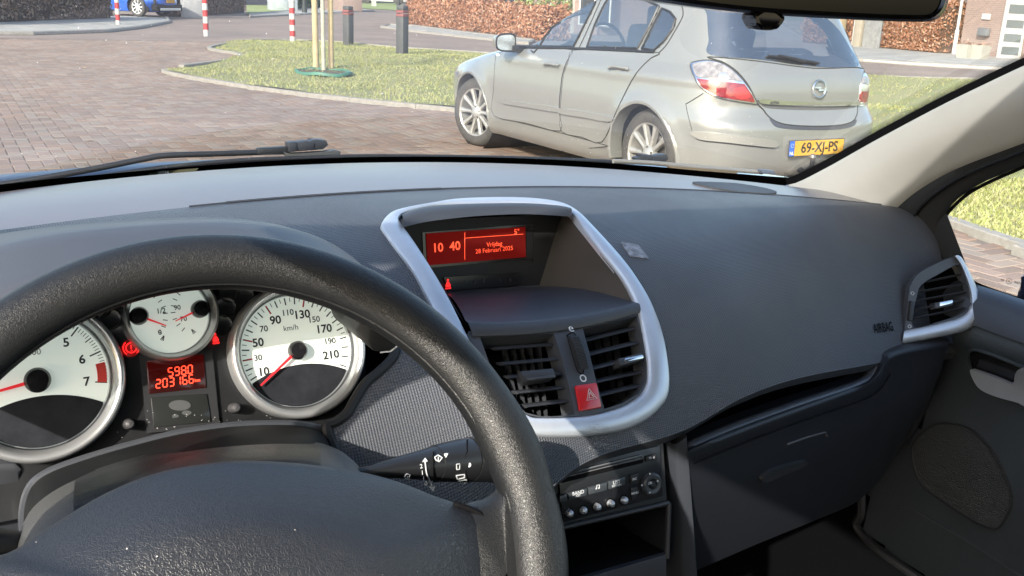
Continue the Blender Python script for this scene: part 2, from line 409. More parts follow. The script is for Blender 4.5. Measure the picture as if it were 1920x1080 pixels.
# pavements
def gp(*pp): return [tuple(atZ(x, y)[:2]) for x, y in pp]
def tiles(name, poly, ang, size, z, m):
    """paving slabs with open joints over a polygon, one object per slab near enough, the rest joined"""
    base = tag(obj(name, ([Vector((x, y, z-.003)) for x, y in poly], [tuple(range(len(poly)))]), M_CONC, smooth=False), kind='structure')
    c, s = math.cos(ang), math.sin(ang); xs = [c*x+s*y for x, y in poly]; ys = [-s*x+c*y for x, y in poly]
    lst = []
    i = min(xs)
    while i < max(xs):
        j = min(ys)
        while j < max(ys):
            u, v = i+size/2, j+size/2; x, y = c*u-s*v, s*u+c*v
            if all(inpoly(x+a, y+b_, poly) for a, b_ in ((-size*.4, 0), (size*.4, 0), (0, -size*.4), (0, size*.4))): lst.append((x, y))
            j += size
        i += size
    kp = [Vector((x, y, z-.04)) for x, y in resample(poly, .5)]; obj('kerb', tube(kp, .085, 8, True), M_KERB, base, False)
    lst.sort(key=lambda p: p[0]**2+p[1]**2); h = size/2-.006
    V = [(-h, -h, 0), (h, -h, 0), (h, h, 0), (-h, h, 0), (-h, -h, -.03), (h, -h, -.03), (h, h, -.03), (-h, h, -.03)]; Fq = [(0, 1, 2, 3), (0, 4, 5, 1), (1, 5, 6, 2), (2, 6, 7, 3), (3, 7, 4, 0)]
    me = mesh(V, Fq, 'slab', False); me.materials.append(m)
    for x, y in lst[:120]:
        o = bpy.data.objects.new('slab', me); link(o, base); o.location = (x, y, z+RNG.normal(0, .002)); o.rotation_euler = (0, 0, ang)
    if lst[120:]:
        VV, FF = [], []
        for x, y in lst[120:]:
            o0 = len(VV); VV += [(x+c*a-s*b_, y+s*a+c*b_, z+q) for a, b_, q in V]; FF += [tuple(k+o0 for k in f) for f in Fq]
        tag(obj('slab', (VV, FF), m, base, smooth=False), kind='stuff')
M_SLAB = island_mat('pavement slab', [(.34, .34, .315), (.38, .375, .35), (.31, .31, .29)], .9, .3, 2)
tiles('pavement', gp((-120, 62), (-60, 66), (60, 66), (200, 61), (262, 54), (318, 43), (312, 35), (240, 31), (120, 34), (0, 38), (-120, 42)), .05, .6, .06, M_SLAB)
tiles('pavement', gp((470, 33), (545, 29), (700, 21), (640, 14), (560, 20), (470, 27)), .3, 1.2, .05, M_SLAB)
tiles('pavement', gp((716, 52), (770, 60), (860, 70), (990, 84), (1000, 78), (880, 64), (775, 50), (730, 48)), -.3, .5, .05, M_SLAB)
tiles('pavement', gp((1590, 114), (1700, 121), (1920, 133), (2100, 140), (2100, 122), (1920, 112), (1790, 101), (1700, 94), (1560, 84), (1560, 112)), -.35, .6, .05, M_SLAB)
_k = [Vector((*p, .03)) for p in gp((1560, 111.5), (1620, 116), (1700, 122), (1800, 128), (1920, 134.5), (2060, 140))]
obj('kerb', tube(_k, .05, 6), mat('white kerb edge', (.40, .39, .37), .8, noise=(3, .1)))['kind'] = 'structure'
# far lawns
M_LAWN2 = mat('far lawn', (.22, .30, .09), .95, noise=(.8, .3, (.30, .32, .14)), bump=('noise', 9, .5, .1))
sheet('lawn', gp((463, 28), (548, 26), (548, 12), (463, 10)), .04, M_LAWN2)
sheet('lawn', gp((640, 14), (745, 20), (760, 12), (745, 6), (648, 5)), .04, M_LAWN2)

# ------------------------------------------------------------------ hedges
def leafcloud(n, fn, size):
    """fn() -> point, outward normal; returns folded leaf quads"""
    P = np.zeros((n, 3)); N = np.zeros((n, 3))
    for i in range(n): a, c = fn(); P[i] = a; N[i] = c
    D = N*.6+RNG.normal(0, .6, (n, 3)); D /= np.linalg.norm(D, axis=1)[:, None]
    A = np.cross(D, RNG.normal(0, 1, (n, 3))); A /= np.linalg.norm(A, axis=1)[:, None]; B = np.cross(D, A)
    s = size*RNG.uniform(.6, 1.25, n)[:, None]
    V = np.stack([P-A*s, P+B*s*.42+D*s*.15, P+A*s, P-B*s*.42+D*s*.15], 1).reshape(-1, 3)
    return V, [(4*i, 4*i+1, 4*i+2, 4*i+3) for i in range(n)]
def hedge(label, A, B, depth, hgt, nleaf, m, core, size=.055, group=None, bumpy=.22, hB=None):
    A, B = Vector((*A, 0)), Vector((*B, 0)); d = (B-A); Ln = d.length; d.normalize(); nr = Vector((-d.y, d.x, 0))
    if nr.dot(Vector((A.x, A.y, 0))-CAMP) < 0: nr = -nr
    hB = hgt if hB is None else hB
    root = thing('hedge', label, 'hedge', (A+B)/2+nr*depth/2, group)
    H = lambda u: hgt+(hB-hgt)*u+.07*math.sin(u*Ln*2.3)+.05*math.sin(u*Ln*5.1)+.03*math.sin(u*Ln*11)
    # twiggy core
    rows = []
    for i in range(25):
        u = i/24; p = A+d*Ln*u; h = H(u)-.12
        rows.append([p+nr*.12, p+nr*.10+Vector((0, 0, h*.5)), p+nr*.16+Vector((0, 0, h)), p+nr*(depth-.16)+Vector((0, 0, h)), p+nr*(depth-.1)])
    obj('branches', loft(rows, caps=True), core, root, False)
    def fn():
        u = RNG.uniform(0, 1); r = RNG.uniform(); w = RNG.normal(0, bumpy*.6)
        h = H(u)
        if r < .62: z = RNG.uniform(.04, 1)**.9*h; return A+d*Ln*u+nr*(.06+abs(w)*.8)+Vector((0, 0, z)), -nr
        if r < .9: return A+d*Ln*u+nr*RNG.uniform(.05, depth)+Vector((0, 0, h+w*.5)), Vector((0, 0, 1))
        e = RNG.integers(0, 2); return A+d*(Ln*e+w*.5)+nr*RNG.uniform(0, depth)+Vector((0, 0, RNG.uniform(.05, 1)*h)), d*(1 if e else -1)
    o = obj('foliage', leafcloud(nleaf, fn, size), m, root, False); o['kind'] = 'stuff'
    return root
M_LEAF_R = island_mat('copper beech leaves', [(.33, .15, .08), (.40, .20, .12), (.28, .13, .07), (.44, .26, .16), (.36, .17, .09), (.23, .11, .07), (.50, .34, .25)], .55, .5, .9)
M_LEAF_B = island_mat('dull beech leaves', [(.27, .17, .12), (.34, .22, .16), (.22, .14, .10), (.40, .28, .21), (.30, .18, .13), (.18, .12, .09), (.44, .34, .27)], .6, .5, .9)
M_TWIG = mat('hedge twigs', (.10, .065, .045), .9, noise=(12, .4))
M_LEAF_G = island_mat('evergreen leaves', [(.10, .16, .05), (.16, .22, .07), (.08, .12, .04), (.22, .27, .10), (.13, .19, .06)], .5, .5, .9)
G2 = lambda x, y: tuple(atZ(x, y)[:2])
hedge('long dull brown beech hedge along the pavement left of the blue car', G2(-150, 52), G2(213, 37), 1.1, 2.3, 20000, M_LEAF_B, M_TWIG, .075)
hedge('narrow brown beech hedge between the blue car and the grey gate pillar', G2(322, 32), G2(352, 32), .8, 1.9, 1500, M_LEAF_B, M_TWIG, .08)
hedge('dull brown beech hedge right of the grey gate pillar', G2(378, 30), G2(462, 24), 1.0, 2.2, 5000, M_LEAF_B, M_TWIG, .09)
hedge('copper orange beech hedge on the corner behind the dark bollards and the silver car', G2(762, 47), G2(1010, 76), 1.2, 1.30, 26000, M_LEAF_R, M_TWIG, .075, hB=1.0)
hedge('small copper beech hedge left of the cream gate post', G2(1500, 79), G2(1592, 87), 1.0, 1.35, 5000, M_LEAF_R, M_TWIG, .065)
hedge('copper beech hedge between the grey gate and the white drainpipe', G2(1648, 92), G2(1752, 102), 1.2, 1.75, 14000, M_LEAF_R, M_TWIG, .065)

# ------------------------------------------------------------------ posts
M_WHITE = mat('white post paint', (.52, .515, .50), .5, noise=(20, .12)); M_RED = mat('red post paint', (.42, .035, .04), .5, noise=(20, .2))
def redwhite(px, py, label, h=1.05):
    p = atZ(px, py); r = .075; root = thing('bollard', label, 'bollard', p, 'red and white bollards along the road')
    ax = Vector((0, 0, 1)); n = 7; hh = h-.12
    for k in range(n):
        z0, z1 = hh*k/n, hh*(k+1)/n
        obj('band', lathe([(0, z0), (r, z0), (r, z1), (0, z1)], p, ax, 20), M_WHITE if k % 2 == 0 else M_RED, root)
    obj('cap', lathe([(0, hh), (r*1.12, hh), (r*1.12, hh+.05), (r*.75, hh+.09), (0, hh+.12)], p, ax, 20), M_WHITE, root)
redwhite(222, 49, 'red and white banded bollard on the pavement in front of the blue car', 1.45)
redwhite(387, 68, 'red and white banded bollard standing alone on the brick road', 1.40)
redwhite(549, 79, 'red and white bollard on the far lawn edge left of the tree stakes', 1.18)
M_DB = mat('dark recycled bollard', (.075, .08, .085), .6, noise=(15, .25)); M_RB = mat('dull red band', (.20, .07, .07), .6)
def darkbollard(px, py, label, h):
    p = atZ(px, py); root = thing('bollard', label, 'bollard', p, 'dark square bollards with red bands on the lawn'); a = .105
    R = Matrix.Rotation(.5, 3, 'Z')
    obj('post', bevel(box(p+Vector((0, 0, h*.39)), (2*a, 2*a, h*.78), R), .015), M_DB, root)
    obj('band', bevel(box(p+Vector((0, 0, h*.805)), (2*a+.006, 2*a+.006, h*.055), R), .008), M_RB, root)
    obj('band', bevel(box(p+Vector((0, 0, h*.875)), (2*a+.006, 2*a+.006, h*.055), R), .008), M_RB, root)
    obj('top', bevel(box(p+Vector((0, 0, h*.95)), (2*a, 2*a, h*.1), R), .03), M_DB, root)
darkbollard(653, 86, 'dark square bollard with red bands on the lawn right of the tree stakes', 1.02)
darkbollard(754, 104, 'nearer dark square bollard with red bands in front of the copper hedge', 1.12)

# young tree with stakes
M_STAKE = mat('pine stake', (.50, .40, .24), .8, noise=(6, .25), bump=('noise', 30, .3, .01)); M_STAKE2 = mat('grey stake', (.42, .40, .33), .8, noise=(6, .25))
for (px, py, r, m_, lb, lean) in ((593, 132, .052, M_STAKE, 'left round pine stake standing in the green ring', (-.02, 0)), (607, 134, .035, M_STAKE2, 'thin greyish stake between the two thicker pine stakes', (0, .02)), (621, 130, .05, M_STAKE, 'right round pine stake standing in the green ring', (.0, 0))):
    p = atZ(px, py, .03); tag(obj('tree_stake', cyl(p-Vector((0, 0, .2)), p+Vector((lean[0], lean[1], 2.3)), r, r*.96, 14), m_), lb, 'stake', 'wooden stakes round the young tree')
p = atZ(607, 128, .03); tr = thing('young_tree', 'thin bare sapling tied between the wooden stakes', 'tree', p)
M_BARK = mat('sapling bark', (.20, .17, .13), .9, noise=(20, .3))
obj('trunk', tube([p+Vector((0, 0, -.1)), p+Vector((.01, 0, 1)), p+Vector((-.01, .01, 2.2)), p+Vector((.02, 0, 3.6))], [.022, .02, .016, .006], 8), M_BARK, tr)
br_ = []
for k in range(26):
    z = 1.9+k*.065; a = k*2.4; l = .9*(1-abs(k-10)/28); q = p+Vector((0, 0, z)); e = q+Vector((math.cos(a)*l*.6, math.sin(a)*l*.6, l*.8))
    br_.append(tube([q, q.lerp(e, .5)+Vector((0, 0, -.03)), e], [.008, .005, .002], 4))
obj('crown', merge(*br_), M_BARK, tr)
c = atZ(607, 136, .045)
M_GREEN = mat('green plastic ring', (.06, .20, .14), .5, noise=(8, .3))
rg = [(.50, 0), (.50, .035), (.49, .05), (.465, .05), (.455, .02)]
V, Fc = lathe(rg, (0, 0, 0), (0, 0, 1), 40); V = [Vector((v.x*.92, v.y*1.25, v.z+.012*math.sin(5*math.atan2(v.y, v.x))))+Vector((c.x, c.y, .03)) for v in V]
tag(obj('watering_ring', (V, Fc), M_GREEN), 'low green plastic ring round the foot of the staked tree', 'tree ring')
tag(obj('soil', ([Vector((c.x+math.cos(a)*.42, c.y+math.sin(a)*.57, .055)) for a in np.linspace(0, 6.2, 20)], [tuple(range(20))]), mat('mulch', (.11, .09, .05), .95, noise=(20, .4))), kind='structure')

# street poles
M_POLE = mat('dark green pole', (.035, .045, .045), .45, noise=(8, .2))
def pole(px, py, r, h, label):
    p = atZ(px, py); root = thing('street_pole', label, 'pole', p)
    obj('shaft', cyl(p, p+Vector((0, 0, h)), r, r*.7, 14), M_POLE, root); obj('base', cyl(p, p+Vector((0, 0, .5)), r*1.35, r*1.3, 14), M_POLE, root)
    obj('lamp_head', bevel(box(p+Vector((.25, 0, h)), (.7, .25, .12)), .03), M_POLE, root)
pole(571, 25, .13, 7, 'thin dark pole behind the road left of the tree stakes')
pole(747, 47, .09, 6, 'dark pole at the left end of the copper corner hedge')
p = atZ(363, 34); gpil = thing('gate_pillar', 'light grey rendered gate pillar right of the blue car', 'pillar', p)
M_GREY = mat('grey render', (.42, .43, .44), .85, noise=(3, .15)); obj('shaft', bevel(box(p+Vector((0, .3, 1.1)), (.85, .7, 2.2)), .02), M_GREY, gpil); obj('cap', bevel(box(p+Vector((0, .3, 2.25)), (1., .85, .1)), .02), M_KERB, gpil)
p = atZ(530, 20); cab = thing('utility_cabinet', 'pale grey blue cabinet on the far lawn', 'cabinet', p)
M_CAB = mat('cabinet', (.36, .41, .45), .6); obj('body', bevel(box(p+Vector((0, 0, 1.)), (1.9, 1.2, 2)), .06), M_CAB, cab); obj('door', bevel(box(p+Vector((-.2, -.61, 1.)), (.8, .03, 1.7)), .01), mat('cabinet door', (.40, .45, .49), .6), cab)

# ------------------------------------------------------------------ houses
M_HB = mat('house brick', (.27, .185, .155), .9); t, b = nodes(M_HB)
tcn = t.nodes.new('ShaderNodeTexCoord'); sp = t.nodes.new('ShaderNodeSeparateXYZ'); t.links.new(tcn.outputs['Object'], sp.inputs[0])
ad = t.nodes.new('ShaderNodeMath'); ad.operation = 'ADD'; t.links.new(sp.outputs[0], ad.inputs[0]); t.links.new(sp.outputs[1], ad.inputs[1])
cb = t.nodes.new('ShaderNodeCombineXYZ'); t.links.new(ad.outputs[0], cb.inputs[0]); t.links.new(sp.outputs[2], cb.inputs[1])
br = t.nodes.new('ShaderNodeTexBrick'); t.links.new(cb.outputs[0], br.inputs[0])
for k, v in (('Scale', 1.), ('Brick Width', .22), ('Row Height', .065), ('Mortar Size', .006)): br.inputs[k].default_value = v
br.inputs['Color1'].default_value = (.30, .21, .18, 1); br.inputs['Color2'].default_value = (.24, .17, .15, 1); br.inputs['Mortar'].default_value = (.34, .31, .28, 1)
t.links.new(br.outputs[0], b.inputs['Base Color'])
M_TILE = mat('roof tile', (.10, .08, .075), .8, noise=(4, .4)); M_WIN = mat('window glass', (.05, .06, .07), .05, spec=.9, coat=.6); M_FR = mat('window frame', (.50, .50, .48), .5)
def wall_frame(A, B):
    A, B = Vector((*A, 0)), Vector((*B, 0)); d = (B-A).normalized(); n = Vector((d.y, -d.x, 0))
    if n.dot(CAMP-A) < 0: n = -n
    return A, d, n, (B-A).length
def house(label, A, B, depth, h, wins, m=M_HB, roof_h=3., door=None):
    A, d, n, Ln = wall_frame(A, B); root = thing('house', label, 'house', A+d*Ln/2-n*depth/2)
    holes = [[(x0, z0), (x1, z0), (x1, z1), (x0, z1)] for x0, z0, x1, z1 in wins]
    fn = lambda u, v: A+d*u+Vector((0, 0, v))
    obj('wall', patch([(0, 0), (Ln, 0), (Ln, h), (0, h)], fn, 2., holes, rim=lambda u, v: fn(u, v)-n*.12), m, root, False)
    P = [A, A+d*Ln, A+d*Ln-n*depth, A-n*depth]
    for i in (1, 2, 3):
        a, c = P[i], P[(i+1) % 4]; obj('wall', ([a, c, c+Vector((0, 0, h)), a+Vector((0, 0, h))], [(0, 1, 2, 3)]), m, root, False)
    up = Vector((0, 0, 1)); e = .4
    r1, r2 = A-n*depth/2-d*e+up*(h+roof_h), A+d*Ln-n*depth/2+d*e+up*(h+roof_h)
    f1, f2 = A+n*e-d*e+up*(h-.25), A+d*(Ln+e)+n*e+up*(h-.25); b1, b2 = A-n*(depth+e)-d*e+up*(h-.25), A+d*(Ln+e)-n*(depth+e)+up*(h-.25)
    obj('roof', ([f1, f2, r2, r1, b1, b2]+[v+up*.15 for v in (f1, f2, r2, r1, b1, b2)], [(0, 1, 2, 3), (3, 2, 5, 4), (6, 7, 8, 9), (9, 8, 11, 10), (0, 6, 7, 1), (4, 10, 11, 5), (0, 3, 9, 6), (3, 4, 10, 9), (1, 2, 8, 7), (2, 5, 11, 8)]), M_TILE, root, False)
    for s in (0, 1): q = A+d*Ln*s; obj('gable', ([q+up*h, q-n*depth+up*h, q-n*depth/2+up*(h+roof_h)], [(0, 1, 2)]), m, root, False)
    for x0, z0, x1, z1 in wins:
        w = obj('window', loft([[fn(x0, z0)-n*.06, fn(x1, z0)-n*.06], [fn(x0, z1)-n*.06, fn(x1, z1)-n*.06]]), M_WIN, root, False)
        t_ = .07; g_ = []
        for (a, c) in (((x0, z0), (x1, z0)), ((x1, z0), (x1, z1)), ((x1, z1), (x0, z1)), ((x0, z1), (x0, z0)), (((x0+x1)/2, z0), ((x0+x1)/2, z1))):
            g_.append(cyl(fn(*a)-n*.04, fn(*c)-n*.04, .05, None, 4))
        obj('frame', merge(*g_), M_FR, w, False)
    return root, fn, n, d
# right house (its brick end with the white door)
A, Bp = G2(1797, 104), G2(1960, 118)
rh, rfn, rn, rd = house('dark brick house end with white panelled door and letterbox', A, tuple(Vector(A)+(Vector(Bp)-Vector(A))*2.4), 9, 3.2, [])
def onwall(px, py, n=rn, A=Vector((*A, 0))): return onpl(px, py, A+n*.03, n)
def wq(pts, lift, th, n=rn): P = [onwall(*p)+n*lift for p in pts]; return prism(P, -n*th)
dr = obj('door', prism([onwall(*p)+rn*.0 for p in ((1868, 116), (1912, 118), (1930, 0), (1890, -2))], rn*.05), M_FR, rh, False)
for y0, y1 in ((87, 102), (63, 78), (37, 52), (8, 25)):
    f = lambda y: 1868+(116-y)*.19
    obj('pane', wq([(f(y1)+8, y1), (f(y1)+40, y1+2), (f(y0)+40, y0+2), (f(y0)+8, y0)], .06, .02), mat('frosted pane', (.16, .18, .18), .25, spec=.5), dr, False)
tag(obj('letterbox', bevel(wq([(1838, 66), (1857, 67.5), (1860, 54), (1841, 52)], .18, .15), .01), mat('letterbox grey', (.16, .17, .18), .5)), 'dark grey letterbox on the brick wall below the white plate', 'letterbox')
tag(obj('wall_plate', wq([(1841, 36), (1857, 37), (1859, 26), (1843, 25)], .03, .02), M_WHITE), 'small white plate on the brick wall above the letterbox', 'sign')
dp = thing('drainpipe', 'white drainpipe at the corner of the brick house', 'drainpipe', onwall(1791, 107))
a_, b_ = onwall(1791, 108)+rn*.1, onwall(1807, 0)+rn*.1; b2_ = a_+(b_-a_)*1.9
obj('pipe', cyl(a_, Vector((a_.x, a_.y, 3.3)), .055, None, 12), M_WHITE, dp); obj('sleeve', cyl(a_, Vector((a_.x, a_.y, .9)), .075, None, 12), mat('pipe sleeve', (.6, .6, .58), .5), dp)
M_POT = mat('pale planter', (.36, .36, .32), .8, noise=(6, .12))
for i, (px, lb) in enumerate(((1808, 'pale square planter beside the drainpipe'), (1835, 'pale square planter nearer the white door'))):
    p = atZ(px, 111.5 if px < 1820 else 113); p.z = .05; r_ = thing('planter', lb, 'planter', p, 'pale planters against the brick wall')
    V, Fc = [], []
    for z, s in ((0, .19), (.42, .235), (.44, .235), (.44, .21), (.36, .20)):
        V += [p+Vector((x*s, y*s, z)) for x, y in ((-1, -1), (1, -1), (1, 1), (-1, 1))]
    for k in range(4): Fc += [(k*4+j, k*4+(j+1) % 4, k*4+4+(j+1) % 4, k*4+4+j) for j in range(4)]
    Fc.append((16, 17, 18, 19)); obj('pot', (V, Fc), M_POT, r_, False)
    o = obj('dead_plant', leafcloud(90, lambda: (p+Vector((RNG.normal(0, .1), RNG.normal(0, .1), .42+abs(RNG.normal(0, .05)))), Vector((0, 0, 1))), .05), M_LEAF_B, r_, False); o['kind'] = 'stuff'
# gate with posts between the hedges
A2, B2 = G2(1597, 89), G2(1648, 93)
A_, d_, n_, L_ = wall_frame(A2, B2)
gt = thing('garden_gate', 'grey boarded garden gate beside a cream post', 'gate', A_)
M_GATE = mat('weathered grey boards', (.27, .28, .28), .85, noise=(8, .3))
for k in range(9):
    x0 = L_*.38+k*L_*.62/9; obj('board', box(A_+d_*(x0+L_*.03)+Vector((0, 0, .85)), (L_*.064, .03, 1.7), Matrix.Rotation(math.atan2(d_.y, d_.x), 3, 'Z')), M_GATE, gt, False)
obj('rail', box(A_+d_*L_*.69-n_*.04+Vector((0, 0, 1.4)), (L_*.62, .04, .1), Matrix.Rotation(math.atan2(d_.y, d_.x), 3, 'Z')), M_GATE, gt, False)
tag(obj('gate_post', bevel(box(A_+d_*L_*.2+Vector((0, 0, .95)), (L_*.25, .25, 1.9), Matrix.Rotation(math.atan2(d_.y, d_.x), 3, 'Z')), .02), mat('cream post', (.34, .31, .25), .8, noise=(5, .15))), 'wide cream gate post beside the grey boards', 'gate post')
tag(obj('lattice_post', bevel(box(A_+d_*L_*.02+Vector((0, 0, .9)), (.09, .09, 1.8)), .01), M_WHITE), 'thin white post left of the cream gate post', 'post')
tag(obj('boundary_post', bevel(box(Vector((*G2(1573, 86), .9)), (.35, .2, 1.8)), .01), mat('straw post', (.36, .30, .19), .8)), 'straw coloured post standing in the small copper hedge', 'post')
q0 = Vector((*A, 0))
house('pale grey rendered house side above the right copper hedge', tuple((atZ(1700, 92)+Vector((2.5, 1.5, 0)))[:2]), tuple((q0-rn*.4-rd*.15)[:2]), 8, 4.5, [], mat('pale grey render', (.40, .41, .41), .9, noise=(2, .1)))
# house behind the copper corner hedge
A3, B3 = G2(800, 42), G2(1120, 66)
h3, f3, n3, d3 = house('brick house with white framed windows behind the copper corner hedge', A3, B3, 9, 5.6, [(1.5, .9, 4.3, 2.3), (6.5, .5, 9.2, 2.3), (9.6, .5, 11.5, 2.3), (12.6, .4, 14.6, 2.4)])
M_COLM = mat('pale column', (.55, .52, .47), .8)
for x in (5.6, 12.1): obj('column', box(f3(x, 1.5)+n3*.15, (.4, .4, 3.), Matrix.Rotation(math.atan2(d3.y, d3.x), 3, 'Z')), M_COLM, h3, False)
# evergreen shrub beside the same hedge
p = Vector((*G2(1030, 72), 0))+Vector((.4, 1.2, 0)); sh = thing('evergreen_shrub', 'bright green shrub behind the silver car bonnet right of the copper hedge', 'shrub', p)
obj('trunk', cyl(p, p+Vector((0, 0, 1)), .06, .03, 8), M_BARK, sh)
def fn():
    v = Vector(RNG.normal(0, 1, 3)).normalized(); return p+Vector((v.x*1.1, v.y*1.1, 1.15+v.z*1.15))*1+Vector((0, 0, 0)), v
o = obj('foliage', leafcloud(6000, fn, .07), island_mat('light evergreen leaves', [(.20, .27, .08), (.28, .34, .12), (.15, .2, .06), (.34, .38, .16), (.24, .3, .1)], .5, .5, .9), sh, False); o['kind'] = 'stuff'
# far row behind: houses, hedges, parked white car
house('long low brick house on the far side of the far left lawn', G2(395, 8), G2(640, -2), 10, 5.5, [(3, .8, 6, 2.2), (9, .8, 12, 2.2), (18, .8, 21, 2.2), (26, .8, 30, 2.2)])
hedge('dark green far hedge behind the thin dark pole', G2(545, 17), G2(622, 12), 1.5, 2.6, 5000, M_LEAF_G, mat('dark hedge core', (.03, .04, .02), .9), .16)
q = Vector((*G2(630, 21), 0)); tag(obj('brick_wall', bevel(box(q+Vector((1.2, 2, 1.2)), (1.6, 5, 2.4)), .02), M_HB), 'end of a dark brick garden wall behind the tree stakes', 'wall')
a_, b_ = G2(640, 5), G2(770, 6); A_, d_, n_, L_ = wall_frame(a_, b_); fe = thing('fence', 'dark grey fence at the far side of the small green verge', 'fence', A_)
nb = 14
for k in range(nb): obj('panel', box(A_+d_*(L_*(k+.5)/nb)+Vector((0, 0, 1.3)), (L_/nb*.97, .06, 2.6), Matrix.Rotation(math.atan2(d_.y, d_.x), 3, 'Z')), mat('far fence', (.13, .135, .14), .8) if k == 0 else bpy.data.materials['far fence'], fe, False)
tag(obj('marker_post', box(Vector((*G2(701, 12), 1.4)), (.45, .45, 2.8)), M_WHITE), 'white post on the far green verge', 'post')
# houses on our own side of the street, seen in the silver car's reflections
house('brick house behind the car across the paved yard', (-22, -14), (-9, -20), 8, 5.2, [(2, 1, 4.5, 2.4), (7, 1, 10, 2.4)])
hedge('clipped green hedge in front of the yard house', (-14, -9), (-2, -12), 1.2, 1.6, 3000, M_LEAF_G, bpy.data.materials['dark hedge core'], .08)
# ================================================================== PARKED CARS
def spline_tab(tab):
    P = catmull([(a, b) for a, b in tab], 12); xs = np.array([p.x for p in P]); ys = np.array([p.y for p in P]); o = np.argsort(xs, kind='stable')
    return lambda x: float(np.interp(x, xs[o], ys[o]))
class Body:
    def __init__(s, xr, xf, w, nr, nf, xm, wheels, Rarch, flare=.024, z0=.17, z1=1.462):
        s.xr, s.xf, s.w = spline_tab(xr), spline_tab(xf), spline_tab(w); s.nr, s.nf, s.xm = nr, nf, xm; s.wheels = wheels; s.R = Rarch; s.fl = flare; s.z0, s.z1 = z0, z1
    def pt(s, t, z):
        xr, xf, w = s.xr(z), s.xf(z), s.w(z); xm = min(max(s.xm, xr+.1), xf-.1) if xf-xr > .3 else (xr+xf)/2
        c, q = math.cos(t), math.sin(t); n = s.nf if c > 0 else s.nr; a = (xf-xm) if c > 0 else (xm-xr)
        k = (abs(c)**n+abs(q)**n)**(-1/n)      # radial superellipse, evenly spread
        x = xm+a*k*c; y = w*k*q
        if abs(y) > .82*w and z < .95:
            for wx, wz in s.wheels:
                r = math.hypot(x-wx, z-wz); y += math.copysign(s.fl*math.exp(-((r-s.R-.02)/.05)**2), y)
            # waist crease and hollow door skin
            y += math.copysign(.008*math.exp(-((z-.86)/.04)**2)-.012*math.exp(-((z-.62)/.13)**2), y)
        return Vector((x, y, z))
    def build(s, nt=240, nz=90):
        zs = []
        for i in range(nz+1):
            u = i/nz; zs.append(s.z0+(s.z1-s.z0)*u)
        zs = sorted(zs+[.955, .965, .975, 1.43, 1.44, 1.45, 1.456])
        ts = []
        for k in range(nt):
            u = k/nt*4; q = int(u); f = u-q
            # spread samples evenly along flank and ends
            g = f; ts.append((q+g)*math.pi/2)
        # flank needs density: map by arctan so that x steps are even
        def th(k):
            m = nt//4; q, f = divmod(k, m); f = f/m
            if q == 0: return math.atan2(f*1., max(1e-9, 1.)) if f < .28 else math.atan2(1, 1-(f-.28)/.72) if False else None
        ts = []
        a = np.linspace(-1, 1, 91)[:-1]; b = np.linspace(-1, 1, 31)[:-1]
        Lx = 2.2; 
        for v in b: ts.append(math.atan2(v, 1))               # front end
        for v in a: ts.append(math.atan2(1, -v))              # left flank, front to rear
        for v in b: ts.append(math.atan2(-v, -1))             # rear end
        for v in a: ts.append(math.atan2(-1, v))              # right flank
        V = [s.pt(t, z) for z in zs for t in ts]; m = len(ts)
        Fc = [(i*m+j, i*m+(j+1) % m, (i+1)*m+(j+1) % m, (i+1)*m+j) for i in range(len(zs)-1) for j in range(m)]
        top = len(V); V.append(Vector((sum(v.x for v in V[-m:])/m, 0, s.z1+.002))); Fc += [((len(zs)-1)*m+j, (len(zs)-1)*m+(j+1) % m, top) for j in range(m)]
        out = []
        for f in Fc:
            c = sum((V[i] for i in f), Vector())/len(f)
            if abs(c.y) > .5 and any(math.hypot(c.x-wx, c.z-wz) < s.R for wx, wz in s.wheels): continue
            out.append(f)
        # snap the arch edge to the circle
        cnt = {}
        for f in out:
            for i in range(len(f)):
                e = tuple(sorted((f[i], f[(i+1) % len(f)]))); cnt[e] = cnt.get(e, 0)+1
        for e, n in cnt.items():
            if n == 1:
                for i in e:
                    v = V[i]
                    if abs(v.y) > .5:
                        for wx, wz in s.wheels:
                            r = math.hypot(v.x-wx, v.z-wz)
                            if r < s.R+.045 and v.z > s.z0+.02: v.x = wx+(v.x-wx)*s.R/r; v.z = wz+(v.z-wz)*s.R/r
        return V, out
